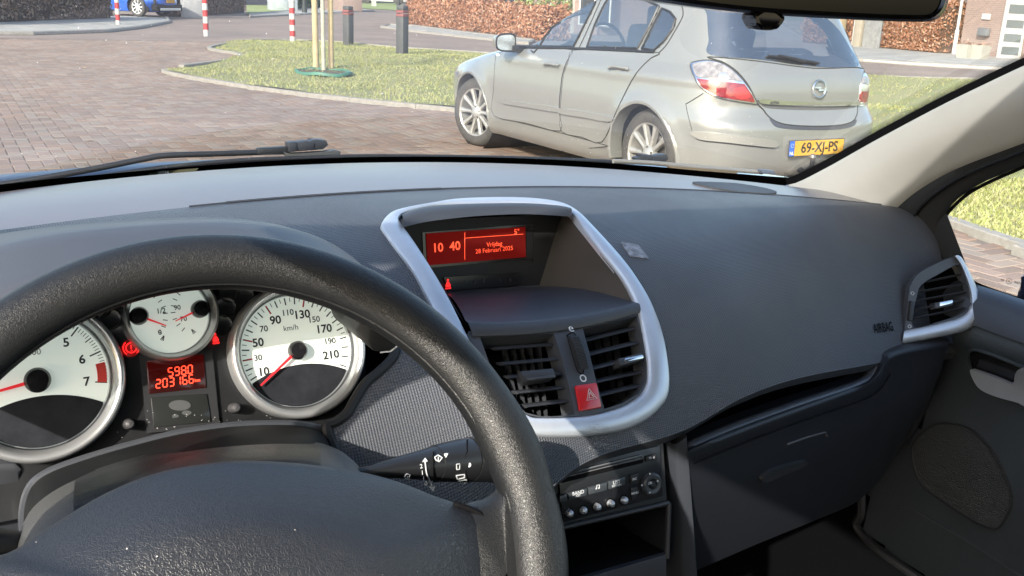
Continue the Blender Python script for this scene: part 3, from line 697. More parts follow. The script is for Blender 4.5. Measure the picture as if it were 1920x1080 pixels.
def wheel_parts(root, c, R, rr, sgn, steer=0., nsp=10, m_rim=None, yw=.2, two=False):
    """c = wheel centre on the outer face; axis +-y"""
    Rm = Matrix.Rotation(steer, 3, 'Z'); ax = Rm @ Vector((0, sgn, 0)); c = Vector(c); z = 0
    tp = [(rr*.98, -yw+.01), (rr+.01, -yw), (R-.03, -yw), (R-.006, -yw+.03), (R, -yw+.05), (R, -.05), (R-.006, -.028), (R-.03, -.004), (rr+.05, .004), (rr+.012, -.004), (rr, -.012)]
    ty = obj('tyre', lathe(tp, c, ax, 64), M_TYRE, root)
    w = ty
    obj('tread', merge(*[lathe([(R+.001, h), (R+.001, h+.006)], c, ax, 64) for h in (-.15, -.11, -.075)]), M_BLK, w)
    obj('rim', lathe([(rr*.9, -yw+.02), (rr*.93, -.06), (rr*.96, -.018), (rr+.004, -.008), (rr+.006, -.013)], c, ax, 64), m_rim, w)
    obj('brake_disc', lathe([(0, -.09), (rr*.62, -.09), (rr*.62, -.1)], c, ax, 40), M_DISC, w)
    e1, e2, a = frame(ax)
    for k in range(nsp):
        t = 2*math.pi*k/nsp; d = e1*math.cos(t)+e2*math.sin(t); q = a.cross(d)
        rows = []
        for r, wd_, h, th in ((rr*.16, .021, -.026, .03), (rr*.45, .0165, -.026, .03), (rr*.75, .0185, -.022, .028), (rr*.97, .027, -.016, .02)):
            wd_ *= rr/.215
            p = c+d*r+a*h; rows.append([p-q*wd_-a*th, p-q*wd_*.8, p-q*wd_*.35+a*.007, p+q*wd_*.35+a*.007, p+q*wd_*.8, p+q*wd_-a*th])
        o = obj('spoke', loft(rows, caps=True), m_rim, w)
    obj('hub_cap', lathe([(0, .002), (rr*.15, .0), (rr*.19, -.008), (rr*.30, -.02), (rr*.31, -.05)], c, ax, 32), m_rim, w)
    bl = []
    for k in range(5):
        t = 2*math.pi*k/5+.3; d = e1*math.cos(t)+e2*math.sin(t); bl.append(cyl(c+d*rr*.235-a*.02, c+d*rr*.235-a*.008, .009, None, 6))
    obj('wheel_bolts', merge(*bl), M_DISC, w)
    return w

def car_paint(name, col, metal=.35, rough=.32):
    m = mat(name, col, rough, metal, coat=1., coat_rough=.03); return m
M_TYRE = mat('tyre rubber', (.045, .045, .045), .75, bump=('noise', 90, .15, .004), noise=(9, .2, (.075, .07, .065)))
M_BLK = mat('black plastic', (.012, .012, .013), .6); M_DISC = mat('brake metal', (.20, .19, .18), .45, .7)
M_ALLOY = mat('alloy silver', (.42, .42, .405), .34, .4, noise=(14, .15))
M_SILV = car_paint('champagne silver paint', (.27, .278, .265), .30, .28)
M_BUMP = car_paint('bumper silver paint', (.30, .30, .275), .25, .40)
M_CHR = mat('chrome', (.80, .81, .82), .12, 1.)
M_GAP = mat('panel gap', (.03, .03, .03), .8)
M_RUB = mat('window rubber', (.015, .016, .018), .45)
def glass_mat(name, tint, refl, trans):
    m = bpy.data.materials.new(name); m.use_nodes = True; t = m.node_tree; t.nodes.remove(t.nodes['Principled BSDF']); out = t.nodes['Material Output']
    gl = t.nodes.new('ShaderNodeBsdfGlossy'); gl.inputs['Roughness'].default_value = .01; gl.inputs[0].default_value = (.92, .96, 1, 1)
    tr = t.nodes.new('ShaderNodeBsdfTransparent'); tr.inputs[0].default_value = (*tint, 1)
    df = t.nodes.new('ShaderNodeBsdfDiffuse'); df.inputs[0].default_value = (.25, .26, .26, 1)
    m1 = t.nodes.new('ShaderNodeMixShader'); m1.inputs[0].default_value = 1-trans; t.links.new(tr.outputs[0], m1.inputs[1]); t.links.new(df.outputs[0], m1.inputs[2])
    lw = t.nodes.new('ShaderNodeLayerWeight'); lw.inputs[0].default_value = .5; f0 = ((refl-1)/(refl+1))**2
    pw = t.nodes.new('ShaderNodeMath'); pw.operation = 'POWER'; pw.inputs[1].default_value = 5; t.links.new(lw.outputs['Facing'], pw.inputs[0])
    fr = t.nodes.new('ShaderNodeMath'); fr.operation = 'MULTIPLY_ADD'; fr.inputs[1].default_value = 1-f0; fr.inputs[2].default_value = f0; t.links.new(pw.outputs[0], fr.inputs[0])
    m2 = t.nodes.new('ShaderNodeMixShader'); t.links.new(fr.outputs[0], m2.inputs[0]); t.links.new(m1.outputs[0], m2.inputs[1]); t.links.new(gl.outputs[0], m2.inputs[2]); t.links.new(m2.outputs[0], out.inputs[0])
    return m
M_CGLASS = glass_mat('car side glass', (.62, .68, .67), 3.1, .93)
M_RGLASS = glass_mat('car rear glass', (.55, .62, .63), 3.5, .90)
M_SEAT = mat('grey seat cloth', (.05, .055, .065), .9, noise=(30, .2))

AST = Vector((4.59, 5.577, 0)); AROT = rad(90.2)
AM = Matrix.Translation(AST) @ Matrix.Rotation(AROT, 4, 'Z'); AMi = AM.inverted()
ast = thing('parked_car', 'silver five door hatchback parked on the brick paving, seen from behind', 'car', (0, 0, 0))
bd = Body(
    xr=[(.17, -.56), (.22, -.64), (.30, -.705), (.42, -.735), (.54, -.745), (.60, -.735), (.645, -.70), (.70, -.675), (.80, -.672), (.90, -.655), (.98, -.615), (1.03, -.585), (1.12, -.53), (1.22, -.475), (1.32, -.415), (1.37, -.40), (1.40, -.40), (1.425, -.34), (1.445, -.15), (1.462, .45)],
    xf=[(.17, 3.36), (.24, 3.44), (.40, 3.50), (.55, 3.49), (.66, 3.43), (.73, 3.30), (.79, 3.05), (.85, 2.75), (.90, 2.45), (.945, 2.12), (.975, 1.93), (1.03, 1.80), (1.12, 1.60), (1.22, 1.37), (1.31, 1.15), (1.38, .94), (1.42, .78), (1.445, .62), (1.462, .45)],
    w=[(.17, .79), (.22, .83), (.30, .852), (.45, .868), (.60, .875), (.72, .872), (.85, .862), (.91, .835), (.955, .80), (1.02, .775), (1.12, .742), (1.22, .705), (1.31, .665), (1.37, .63), (1.40, .585), (1.425, .50), (1.445, .36), (1.462, .02)],
    nr=6.2, nf=4.6, xm=1.25, wheels=[(0, .316), (2.614, .316)], Rarch=.352)
bV, bF = bd.build()
bvh = BVHTree.FromPolygons(bV, [f for f in bF], epsilon=0)
_me = mesh(bV, bF, 'tmp'); vn = [v.normal.copy() for v in _me.vertices]; bpy.data.meshes.remove(_me)
AC = AMi @ CAMP; AMi3 = AMi.to_3x3()
def hit(px, py, off=0.):
    d = (AMi3 @ ray(px, py)).normalized(); loc, nrm, idx, dist = bvh.ray_cast(AC, d)
    if loc is None:
        loc, nrm, idx, dist = bvh.find_nearest(AC+d*(Vector((1, 0, .6))-AC).dot(d))
    f = bF[idx]; n = Vector(); 
    for i in f: n += vn[i]*(1/max(1e-5, (bV[i]-loc).length))
    n.normalize()
    if n.dot(d) > 0: n = -n
    return loc+n*off
def apatch(name, poly, m, off=.004, step=6, thick=.006, parent=ast, holes=(), n=5, smooth_outline=True, angle=50):
    P = c2(poly, n, True) if smooth_outline else poly
    H = [c2(h, n, True) for h in holes]
    return obj(name, patch(P, lambda x, y: hit(x, y, off), step, H, rim=lambda x, y: hit(x, y, off-thick)), m, parent, angle=angle)
def aline(name, pts, r, m=None, off=.002, parent=ast, closed=False, n=6, flat=1.):
    P = c2(pts, n, closed); P = resample(P, 3, closed); return obj(name, tube([hit(x, y, off) for x, y in P], r, 6, closed, flat), m or M_GAP, parent)
FWIN = [(983, 87), (988, 76), (1012, 45), (1045, 17), (1072, 0), (1098, -11), (1122, -14), (1116, 8), (1096, 48), (1076, 88)]
RWIN = [(1101, 89), (1116, 46), (1133, 10), (1144, -7), (1165, -9), (1200, -4), (1236, 12), (1218, 50), (1196, 91)]
QWIN = [(1204, 91), (1223, 52), (1241, 16), (1257, 23), (1267, 36), (1262, 54), (1245, 78), (1226, 95)]
BWIN = [(1326, 8), (1326, 30), (1329, 75), (1332, 103), (1425, 112), (1526, 125), (1607, 124), (1592, 88), (1571, 55), (1549, 34), (1528, 14), (1500, 5), (1420, 2)]
BIN = [(1367, 34), (1380, 24), (1440, 22), (1500, 26), (1530, 44), (1552, 68), (1560, 98), (1540, 106), (1462, 100), (1395, 94), (1374, 82), (1367, 64)]
import functools
def vis_px(v): return toPX(AM @ v)
keep = []
BINs = c2(BIN, 4, True)
for f in bF:
    c = sum((bV[i] for i in f), Vector())/len(f)
    if c.z > .85:
        x, y = vis_px(c)
        if c.y > .3 and (inpoly(x, y, FWIN) or inpoly(x, y, RWIN) or inpoly(x, y, QWIN)): continue
        if c.x < -.2 and c.z > .95 and inpoly(x, y, BINs): continue
        # windscreen opening so that daylight comes through the cabin
        if 1.0 < c.z < 1.36 and c.x > 1.0 and abs(c.y) < .55: continue
        if c.y < -.5 and 1.0 < c.z < 1.33 and -.1 < c.x < 1.4: continue
    keep.append(f)
obj('body', (bV, keep), M_SILV, ast, angle=60)
def frit(name, poly, w, n=4):
    P = resample(c2(poly, n, True) if n > 1 else poly, 4); m = len(P); cx, cy = sum(p[0] for p in P)/m, sum(p[1] for p in P)/m
    return obj(name, loft([[hit(x, y, .001) for x, y in P+P[:1]], [hit(x+(cx-x)*w/max(1, math.hypot(cx-x, cy-y)), y+(cy-y)*w/max(1, math.hypot(cx-x, cy-y)), .001) for x, y in P+P[:1]]]), M_RUB, ast)
for nm, P in (('side_window', FWIN), ('side_window', RWIN), ('quarter_window', QWIN)):
    gl = obj(nm, patch(P, lambda x, y: hit(x, y, .003), 8), M_CGLASS, ast)
    o = obj('seal', tube([hit(x, y, .004) for x, y in resample(P, 4)], .009, 6, True), M_RUB, gl)
apatch('rear_window', BWIN, M_RGLASS, .004, 8, .006, smooth_outline=True)
apatch('rear_window_border', BWIN, M_RUB, .001, 8, .002, holes=[BIN])
aline('window_sill_strip', [(978, 89.5), (1020, 89.5), (1075, 91), (1130, 93), (1190, 96), (1228, 98)], .011, M_RUB, .004)
# cabin inside
obj('cabin', merge(box((1.5, 0, .86), (.5, 1.25, .22)), box((.7, 0, .55), (2.2, 1.3, .3))), M_SEAT, ast, False)
for y in (.36, -.36):
    st = obj('front_seat', bevel(box((.62, y, .88), (.16, .46, .62), Matrix.Rotation(-.2, 3, 'Y')), .05, 3), M_SEAT, ast); obj('headrest', bevel(box((.52, y, 1.24), (.1, .24, .17)), .04, 3), M_SEAT, st)
obj('rear_seat', bevel(box((-.05, 0, .86), (.16, 1.15, .40), Matrix.Rotation(-.2, 3, 'Y')), .05, 3), M_SEAT, ast)
sw = [Vector((1.22+.06*math.sin(t), .36+.18*math.cos(t), 1.0+.17*math.sin(t))) for t in np.linspace(0, 2*np.pi, 25)[:-1]]
obj('steering_wheel', tube(sw, .014, 8, True), M_BLK, ast)
obj('underbody', merge(box((1.3, 0, .34), (3.9, 1.12, .30)), box((1.3, 0, .30), (1.9, 1.5, .22)), box((-.5, 0, .42), (.25, 1.0, .3)), box((3.1, 0, .4), (.3, 1.0, .3)),
    lathe([(.36, -.62), (.36, .0)], (0, .80, .33), (0, 1, 0), 32), lathe([(.36, -.62), (.36, .0)], (2.614, .80, .33), (0, 1, 0), 32), lathe([(.36, -.62), (.36, .0)], (0, -.80, .33), (0, -1, 0), 32), lathe([(.36, -.62), (.36, .0)], (2.614, -.80, .33), (0, -1, 0), 32)), M_BLK, ast, False)
# arch lips
for wx in (0, 2.614):
    for s in (1, -1):
        P = []
        for t in np.linspace(-.22, math.pi+.22, 30):
            x, z = wx+math.cos(t)*.352, .316+math.sin(t)*.352
            loc, nr_, i_, d_ = bvh.find_nearest(Vector((x, s*.9, z))); P.append(Vector((x, loc.y, z)))
        obj('wheel_arch', loft([[p+Vector((0, -.10*s, 0)) for p in P], [p+Vector((0, .002*s, 0)) for p in P], [Vector((wx+(p.x-wx)*1.05, p.y+.006*s, .316+(p.z-.316)*1.05)) for p in P], [Vector((wx+(p.x-wx)*1.11, p.y-.012*s, .316+(p.z-.316)*1.11)) for p in P]]), M_SILV, ast)
# doors
FD = [(930, 106), (938, 100), (952, 95), (978, 92), (1030, 92.5), (1073, 94), (1063, 116), (1055, 140), (1051, 170), (1048.5, 207), (1051, 245.5), (988, 231), (926, 216), (926, 170)]
RD = [(1077, 94.5), (1150, 96), (1234, 99), (1221, 109), (1203, 126), (1189, 144), (1174, 171), (1155, 211), (1129, 266), (1092, 257), (1054, 246.5), (1051.5, 207), (1054, 170), (1058, 140), (1066, 116)]
fd = apatch('front_door', FD, M_SILV, .004, 9, .008, n=3); rdv = apatch('rear_door', RD, M_SILV, .004, 9, .008, n=3)
aline('door_gap', FD, .0050, off=.001, closed=True, n=3); aline('door_gap', RD, .0050, off=.001, closed=True, n=3)
aline('door_gap', [(1236, 99), (1250, 84), (1266, 58), (1279, 34), (1281, 24), (1278, 12), (1262, -2)], .004, off=.002)
aline('door_gap', [(1086, 90), (1100, 60), (1118, 20), (1130, -8)], .004, off=.002)
for nm, par, (a, c, d) in (('handle', fd, (1025, 1050, 121)), ('handle', rdv, (1146, 1180, 130))):
    s = (c-a)/25.; dy = 1.3*s
    P = [(a, d), (a+(c-a)*.3, d-1.5*s), (a+(c-a)*.7, d-1.2*s+dy), (c, d+dy)]
    Q = [hit(x, y, .03) for x, y in c2(P, 5)]; Q[0] = hit(a, d, .012); Q[-1] = hit(c, d+dy, .015)
    h = obj(nm, tube(Q, [.010]+[.0135]*(len(Q)-2)+[.012], 10), M_SILV, par)
    apatch('handle_cup', [(a+(c-a)*.28, d-1*s), (a+(c-a)*.35, d-6.5*s), (a+(c-a)*.62, d-7*s+dy), (a+(c-a)*.72, d-1*s+dy), (a+(c-a)*.5, d+3.4*s)], mat('handle cup', (.22, .225, .21), .5), .0055, 3, .002, par)
apatch('trim_strip', [(948, 187), (1000, 193.5), (1047, 201), (1047, 209.5), (1000, 202), (948, 194)], M_SILV, .022, 5, .02, fd, n=3)
apatch('trim_strip', [(1052, 202), (1100, 209), (1149, 219), (1144, 228), (1100, 220), (1052, 212)], M_SILV, .022, 5, .02, rdv, n=3)
aline('strip_shadow_gap', [(948, 195), (1000, 202.5), (1047, 210.5)], .003, off=.006, parent=fd); aline('strip_shadow_gap', [(1052, 212.8), (1100, 221), (1144, 229)], .003, off=.006, parent=rdv)
apatch('side_indicator', [(931, 101.5), (936, 101), (937, 105), (932, 105.5)], mat('clear indicator', (.75, .74, .70), .15, coat=1), .006, 2, .004)
aline('sill_crease', [(930, 219), (1050, 249), (1128, 270), (1156, 279)], .003, M_GAP, .001)
# mirror
mr_ = thing('m', 'x', 'x', (0, 0, 0)); bpy.data.objects.remove(mr_)
mc = Vector((1.80, .985, .985)); rows = []
mh = []
for x, sy, sz in ((.09, .02, .02), (.08, .055, .038), (.05, .080, .058), (.0, .090, .068), (-.03, .090, .068)):
    rows.append([mc+Vector((x-.01*math.cos(t)*0, math.copysign(abs(math.cos(t))**.6, math.cos(t))*sy, math.copysign(abs(math.sin(t))**.6, math.sin(t))*sz*(1-.12*math.cos(t)))) for t in np.linspace(0, 2*np.pi, 29)[:-1]])
mir = obj('wing_mirror', loft(rows, closed=True, caps=True), M_SILV, ast)
rim_ = [p+Vector((-.002, 0, 0)) for p in rows[-1]]
obj('mirror_rim', tube(rim_, .008, 6, True), M_RUB, mir)
obj('mirror_glass', ([mc+(p-mc)*.93+Vector((-.004, 0, 0)) for p in rim_], [tuple(range(len(rim_)))]), mat('mirror glass', (.80, .85, .83), .18, .9), mir, False)
obj('mirror_foot', bevel(box(Vector((1.80, .865, .935)), (.09, .13, .06)), .015), M_RUB, mir)
# tail lights
TL = [(1295, 122), (1309, 115.5), (1331, 114), (1357, 121), (1380, 138), (1402, 164), (1418, 193), (1402, 193), (1369, 188), (1339, 180), (1316, 165), (1302, 144)]
M_LRED = mat('red lamp lens', (.28, .015, .02), .12, coat=1., spec=.8, noise=(40, .45)); M_LCLR = mat('clear lamp lens', (.34, .33, .33), .12, coat=1., noise=(22, .45, (.17, .16, .17)))
tl = apatch('tail_light', TL, M_CHR, .010, 4, .014, n=4)
def shrink(P, k):
    cx, cy = sum(p[0] for p in P)/len(P), sum(p[1] for p in P)/len(P); return [(cx+(x-cx)*k, cy+(y-cy)*k) for x, y in P]
TLi = shrink(TL, .91)
cut = lambda x: 147+(x-1316)*.095
up = [p for p in c2(TLi, 5, True) if p[1] < cut(p[0])-1.]; dn = [p for p in c2(TLi, 5, True) if p[1] > cut(p[0])+1.]
apatch('clear_lens', up, M_LCLR, .016, 4, .008, tl, smooth_outline=False); apatch('red_lens', dn, M_LRED, .017, 4, .009, tl, smooth_outline=False)
apatch('lamp_bulb_housing', [(1349, 140), (1362, 140), (1366, 150), (1350, 150)], M_CHR, .019, 3, .003, tl); apatch('reflector', [(1374, 168), (1392, 164), (1404, 180), (1392, 186), (1378, 182)], mat('bright red lens', (.45, .03, .03), .15, coat=1), .0185, 3, .003, tl)
aline('tail_light_rim', TL, .0035, mat('lamp gap', (.06, .06, .06), .5), .010, tl, True, 4)
TR = [(1617, 140), (1625, 142), (1628, 152), (1626, 178), (1621, 196), (1608, 197), (1611, 172)]
tr_ = apatch('tail_light', TR, M_CHR, .008, 3, .012, n=4); apatch('red_lens', [p for p in c2(shrink(TR, .82), 4, True) if p[1] > 166], M_LRED, .014, 3, .008, tr_, smooth_outline=False); apatch('clear_lens', [p for p in c2(shrink(TR, .82), 4, True) if p[1] < 164], M_LCLR, .014, 3, .008, tr_, smooth_outline=False)
# tailgate
TG = [(1331, 107), (1420, 115), (1526, 128.5), (1608, 127), (1619, 138), (1613, 165), (1607, 199), (1606, 214), (1596, 229), (1560, 236), (1500, 236), (1462, 231), (1441, 219), (1431, 206), (1420, 194), (1404, 162), (1382, 135), (1358, 118), (1340, 112)]
tg = apatch('tailgate', TG, M_SILV, .004, 8, .012, n=3); aline('tailgate_gap', TG, .005, off=.002, closed=True, n=3)
apatch('handle_bar', [(1421, 185), (1470, 188.5), (1530, 191), (1608, 190), (1607, 197), (1530, 199), (1470, 196.5), (1427, 194)], M_CHR, .024, 5, .024, tg, n=3)
apatch('bar_recess', [(1428, 196), (1470, 198), (1530, 201), (1600, 199), (1590, 204), (1540, 207), (1480, 206), (1440, 203)], mat('shaded recess', (.10, .10, .10), .6), .0065, 4, .004, tg, n=3)
apatch('grip_recess', [(1443, 222), (1462, 231.5), (1500, 236), (1560, 236), (1597, 229.5), (1603, 224), (1606, 228), (1596, 238), (1560, 243.5), (1500, 243.5), (1462, 240), (1449, 233)], mat('grip recess', (.05, .055, .07), .5), .003, 4, .006, n=3)
# badge: ring with a bolt
bc = hit(1533, 167, .016); bn = (hit(1533, 167, .03)-bc).normalized(); by = Vector((0, -1, 0)); bz = bn.cross(by).normalized(); bz = bz if bz.z > 0 else -bz
ring = [bc+(by*math.cos(t)+bz*math.sin(t))*.058 for t in np.linspace(0, 2*np.pi, 41)[:-1]]
em = obj('emblem', tube(ring, .0065, 8, True), M_CHR, tg)
obj('bolt', merge(prism([bc+by*a+bz*c for a, c in ((-.078, .011), (.012, .014), (.006, .001), (-.01, .001))], bn*.008), prism([bc+by*a+bz*c for a, c in ((.078, -.011), (-.012, -.014), (-.006, -.001), (.01, -.001))], bn*.008)), M_CHR, em)
def atext(s, px, py, size, m, off, parent, ex=(0, -1, 0), name='lettering', bold=0.01, sp=1.):
    o = hit(px, py, off); n = (hit(px, py, off+.02)-o).normalized(); ex = Vector(ex); ex = (ex-n*ex.dot(n)).normalized(); ey = n.cross(ex)
    return obj(name, put(text2(s, size, bold, sp), o, ex, ey, .001, n), m, parent, False)
atext('ASTRA', 1448, 192.5, .026, mat('dark letters', (.08, .08, .08), .4), .0255, tg, bold=.02)
# rear wiper
wp = obj('rear_wiper', tube([hit(x, y, o) for x, y, o in ((1505, 119, .02), (1480, 114, .035), (1455, 108, .03))], [.014, .010, .008], 8), M_BLK, ast)
obj('wiper_blade', tube([hit(x, y, .018) for x, y in c2([(1437, 107), (1480, 112), (1531, 121)], 4)], .010, 6), M_BLK, wp)
# rear bumper
aline('bumper_gap', [(1286, 195), (1300, 187), (1319, 175)], .003)
aline('bumper_gap', [(1286, 195), (1290, 215), (1298, 245)], .0018)
bs = apatch('bumper_strip', [(1298, 246), (1340, 249), (1400, 255), (1440, 259.5), (1454, 266), (1452, 275), (1420, 273), (1360, 266), (1312, 260)], M_BUMP, .018, 5, .02, n=4)
aline('strip_gap', [(1298, 248), (1312, 262), (1360, 268), (1420, 275), (1451, 277)], .004, off=.004)
apatch('bumper_strip', [(1597, 268), (1612, 262), (1628, 258), (1629, 264), (1612, 270), (1598, 273)], M_BUMP, .018, 4, .02, n=3)
# number plate in its recess
apatch('plate_recess', [(1469, 256), (1590, 254), (1584, 300), (1468, 300)], mat('recess paint', (.27, .275, .26), .45, .2), .002, 6, .003, smooth_outline=False)
pc = hit(1527, 275, .016); pn = Vector((-1, 0, .02)).normalized(); pex = Vector((0, -1, 0)); pez = pn.cross(pex); pez = pez if pez.z > 0 else -pez
pex = Vector((0, -1, 0)); M3 = lambda a, c, l=0: pc+pex*a+pez*c+pn*l
plate = obj('number_plate', bevel(prism([M3(a, c) for a, c in ((-.26, -.055), (.26, -.055), (.26, .055), (-.26, .055))], pn*.006), .002), mat('plate holder', (.06, .06, .07), .4), ast)
M_YEL = mat('plate yellow', (.60, .33, .035), .35, spec=.6); 
obj('yellow_field', ([M3(a, c, .0075) for a, c in ((-.208, -.05), (.255, -.05), (.255, .05), (-.208, .05))], [(0, 1, 2, 3)]), M_YEL, plate, False)
obj('blue_field', ([M3(a, c, .0075) for a, c in ((-.255, -.05), (-.21, -.05), (-.21, .05), (-.255, .05))], [(0, 1, 2, 3)]), mat('plate blue', (.03, .12, .50), .4), plate, False)
obj('plate_letters', merge(put(text2('69-XJ-PS', .098, .012, 1.0), M3(.024, -.001, .0085), pex, pez, .0005, pn), put(text2('69-XJ-PS', .098, .012, 1.0), M3(.026, -.001, .0085), pex, pez, .0005, pn)), mat('plate black', (.03, .03, .04), .4), plate, False)
obj('country_letters', merge(put(text2('NL', .03, .02), M3(-.232, -.032, .0085), pex, pez, .0005, pn), *[disc(M3(-.232+.012*math.cos(t), .02+.012*math.sin(t), .009), pex, pez, .002, 6) for t in np.linspace(0, 5.76, 12)]), mat('plate white', (.8, .8, .7), .4), plate, False)
tb = Vector((-.80, .02, .37)); tow = obj('tow_bar', tube([Vector((-.6, .02, .30)), Vector((-.74, .02, .27)), Vector((-.80, .02, .31)), tb], [.02, .02, .018, .014], 10), M_BLK, ast)
obj('tow_ball', lathe([(0, -.026), (.018, -.018), (.026, 0), (.018, .018), (0, .026)], tb+Vector((0, 0, .01)), (0, 0, 1), 20), M_DISC, tow)
# wheels
for x, y, st in ((0, .80, 0), (2.614, .80, rad(14)), (0, -.80, 0), (2.614, -.80, rad(14))):
    s = 1 if y > 0 else -1
    wheel_parts(ast, (x, y+.02*s, .316), .316, .215, s, st, 10, M_ALLOY)
ast.location = AST; ast.rotation_euler = (0, 0, AROT)

# blue car in the driveway, nose to the right
q = atZ(258, 34); bl = thing('parked_car', 'bright blue car parked in the driveway beyond the red and white bollard', 'car', (0, 0, 0))
M_BLUE = car_paint('bright blue paint', (.02, .11, .50), .2, .3)
b2 = Body(xr=[(.2, -.8), (.5, -.95), (.7, -.95), (1.0, -.88), (1.3, -.75), (1.55, -.4), (1.62, .6)], xf=[(.2, 3.35), (.45, 3.52), (.7, 3.5), (.88, 3.38), (.97, 3.0), (1.04, 2.3), (1.1, 1.9), (1.3, 1.5), (1.5, 1.0), (1.62, .6)],
    w=[(.2, .84), (.5, .90), (.8, .90), (1.0, .86), (1.3, .76), (1.5, .66), (1.58, .5), (1.62, .02)], nr=6, nf=4.2, xm=1.2, wheels=[(0, .36), (2.65, .36)], Rarch=.40, flare=.03, z0=.2, z1=1.622)
V2, F2 = b2.build(); obj('body', (V2, F2), M_BLUE, bl, angle=60)
obj('cladding', merge(box((1.3, 0, .3), (3.6, 1.6, .24)), bevel(box((3.38, 0, .36), (.3, 1.62, .26)), .05)), M_BLK, bl, False)
obj('windows', merge(box((.9, 0, 1.28), (1.9, 1.50, .30)), box((1.9, 0, 1.22), (.3, 1.3, .22))), M_CGLASS, bl, False)
M_ALLOY2 = mat('white alloy', (.72, .73, .73), .35, .3)
for x in (0, 2.65):
    for s in (1, -1): wheel_parts(bl, (x, .86*s, .36), .36, .25, s, -.12 if x else 0, 9, M_ALLOY2)
def bsurf(x, z, s=-1):
    lo, hi = 0., 1.
    c = Vector((x, s*1.5, z)); return c
bv2 = BVHTree.FromPolygons(V2, F2)
def bput(p, r): loc, n, i, d = bv2.find_nearest(Vector(p)); return loc+n*r
for s in (1, -1):
    obj('headlight', bevel(box(bput((3.3, .72*s, .86), -.02), (.28, .30, .13), Matrix.Rotation(-.5*s, 3, 'Z')), .03), M_LCLR, bl)
    fo = bput((3.35, .72*s, .56), .0); obj('fog_light', lathe([(0, .03), (.05, .025), (.06, 0)], fo, (1, .5*s, 0), 16), M_LCLR, bl)
    obj('fog_surround', bevel(box(bput((3.35, .72*s, .56), -.05), (.1, .30, .2), Matrix.Rotation(-.6*s, 3, 'Z')), .03), M_BLK, bl)
obj('bumper_trim', bevel(box((3.50, 0, .30), (.12, 1.3, .10)), .03), M_ALLOY2, bl)
obj('number_plate', bevel(box((3.555, 0, .60), (.02, .52, .12)), .005), M_YEL, bl, False); obj('grille', bevel(box((3.50, 0, .78), (.06, 1.0, .14)), .02), M_BLK, bl)
bl.scale = (1.12,)*3
# nose towards picture right: local x along the view's right
ang = math.atan2(CR.y, CR.x)-.28
off = Vector((2.65*math.cos(ang)+.86*math.sin(ang), 2.65*math.sin(ang)-.86*math.cos(ang), 0))*1.12
bl.rotation_euler = (0, 0, ang); bl.location = Vector((q.x, q.y, .06))-off
# white car far away, only its side seen
p = Vector((*G2(722, 8), .04)); wc = thing('parked_car', 'white car far away beyond the green verge', 'car', (0, 0, 0))
obj('body', (V2, F2), M_WHITE, wc, angle=60); obj('windows', box((.9, 0, 1.28), (1.9, 1.52, .3)), M_WIN, wc, False)
for x in (0, 2.65): obj('tyre', lathe([(0, .0), (.36, 0), (.36, -.2)], (x, -.88, .36), (0, -1, 0), 24), M_TYRE, wc)
wc.location = p+Vector((-2, 1, 0)); wc.rotation_euler = (0, 0, ang); wc.scale = (2, 2, 2)
# ================================================================== OUR OWN CAR, FROM THE DRIVER'S SEAT
def ip(x, xs, ys):
    return float(np.interp(x, xs, ys))
_YL = spline_tab([(-.76, .66), (-.40, .66), (-.12, .662), (0, .68), (.1, .69), (.2, .705), (.311, .728), (.45, .765), (.57, .80), (.66, .815), (.76, .82)])
_ZL = spline_tab([(-.76, .84), (-.3, .84), (-.15, .845), (-.06, .90), (0, .917), (.11, .918), (.2, .933), (.311, .930), (.517, .898), (.649, .878), (.76, .865)])
def S(X, s, off=0.):
    def P(X, s):
        q = (X/.7)**2; a = Vector((X, 1.27-.14*q, 1.101-.073*(X+.17)**2)); b = Vector((X, 1.06-.10*q, 1.101-.065*(X+.17)**2))
        if s <= .2: r = a.lerp(b, s/.2); r.z += .006*math.sin(math.pi*min(1, max(0, s/.2))); return r
        u = (s-.2)/.45; d = Vector((X, _YL(X), _ZL(X))); p1 = Vector((X, b.y-(b.y-d.y)*.55, b.z+.012)); p2 = Vector((X, d.y+.045+.02*max(0, X), d.z+(b.z-d.z)*.62))
        return b*(1-u)**3+p1*3*u*(1-u)**2+p2*3*u*u*(1-u)+d*u**3
    p = P(X, s)
    if off:
        e = .004; n = (P(X+e, s)-P(X-e, s)).cross(P(X, s-e)-P(X, s+e)).normalized()
        if n.z < 0 and n.y > 0: n = -n
        p = p+n*off
    return p
NX, NS = 300, 150
sx = np.linspace(-.76, .715, NX+1); ss = np.linspace(0, .65, NS+1)
SV = [S(x, s) for s in ss for x in sx]; SF = [(i*(NX+1)+j, i*(NX+1)+j+1, (i+1)*(NX+1)+j+1, (i+1)*(NX+1)+j) for i in range(NS) for j in range(NX)]
sb = BVHTree.FromPolygons(SV, SF)
def hs(px, py, off=0.):
    d = ray(px, py).normalized(); loc, n, i, t = sb.ray_cast(CAMP, d)
    if loc is None:
        loc, n, i, t = sb.find_nearest(CAMP+d*((Vector((.7, .82, .95))-CAMP).dot(FW)/d.dot(FW)))
        loc = CAMP+d*((loc-CAMP).dot(FW)/d.dot(FW))
    if n.dot(d) > 0: n = -n
    return loc+n*off
def spatch(name, poly, m, off=.002, step=10, thick=.004, parent=None, holes=(), n=4, angle=50):
    P = c2(poly, n, True) if n > 1 else poly
    return obj(name, patch(P, lambda x, y: hs(x, y, off), step, [c2(h, n, True) if n > 1 else h for h in holes], rim=(lambda x, y: hs(x, y, off-thick)) if thick else None), m, parent, angle=angle)

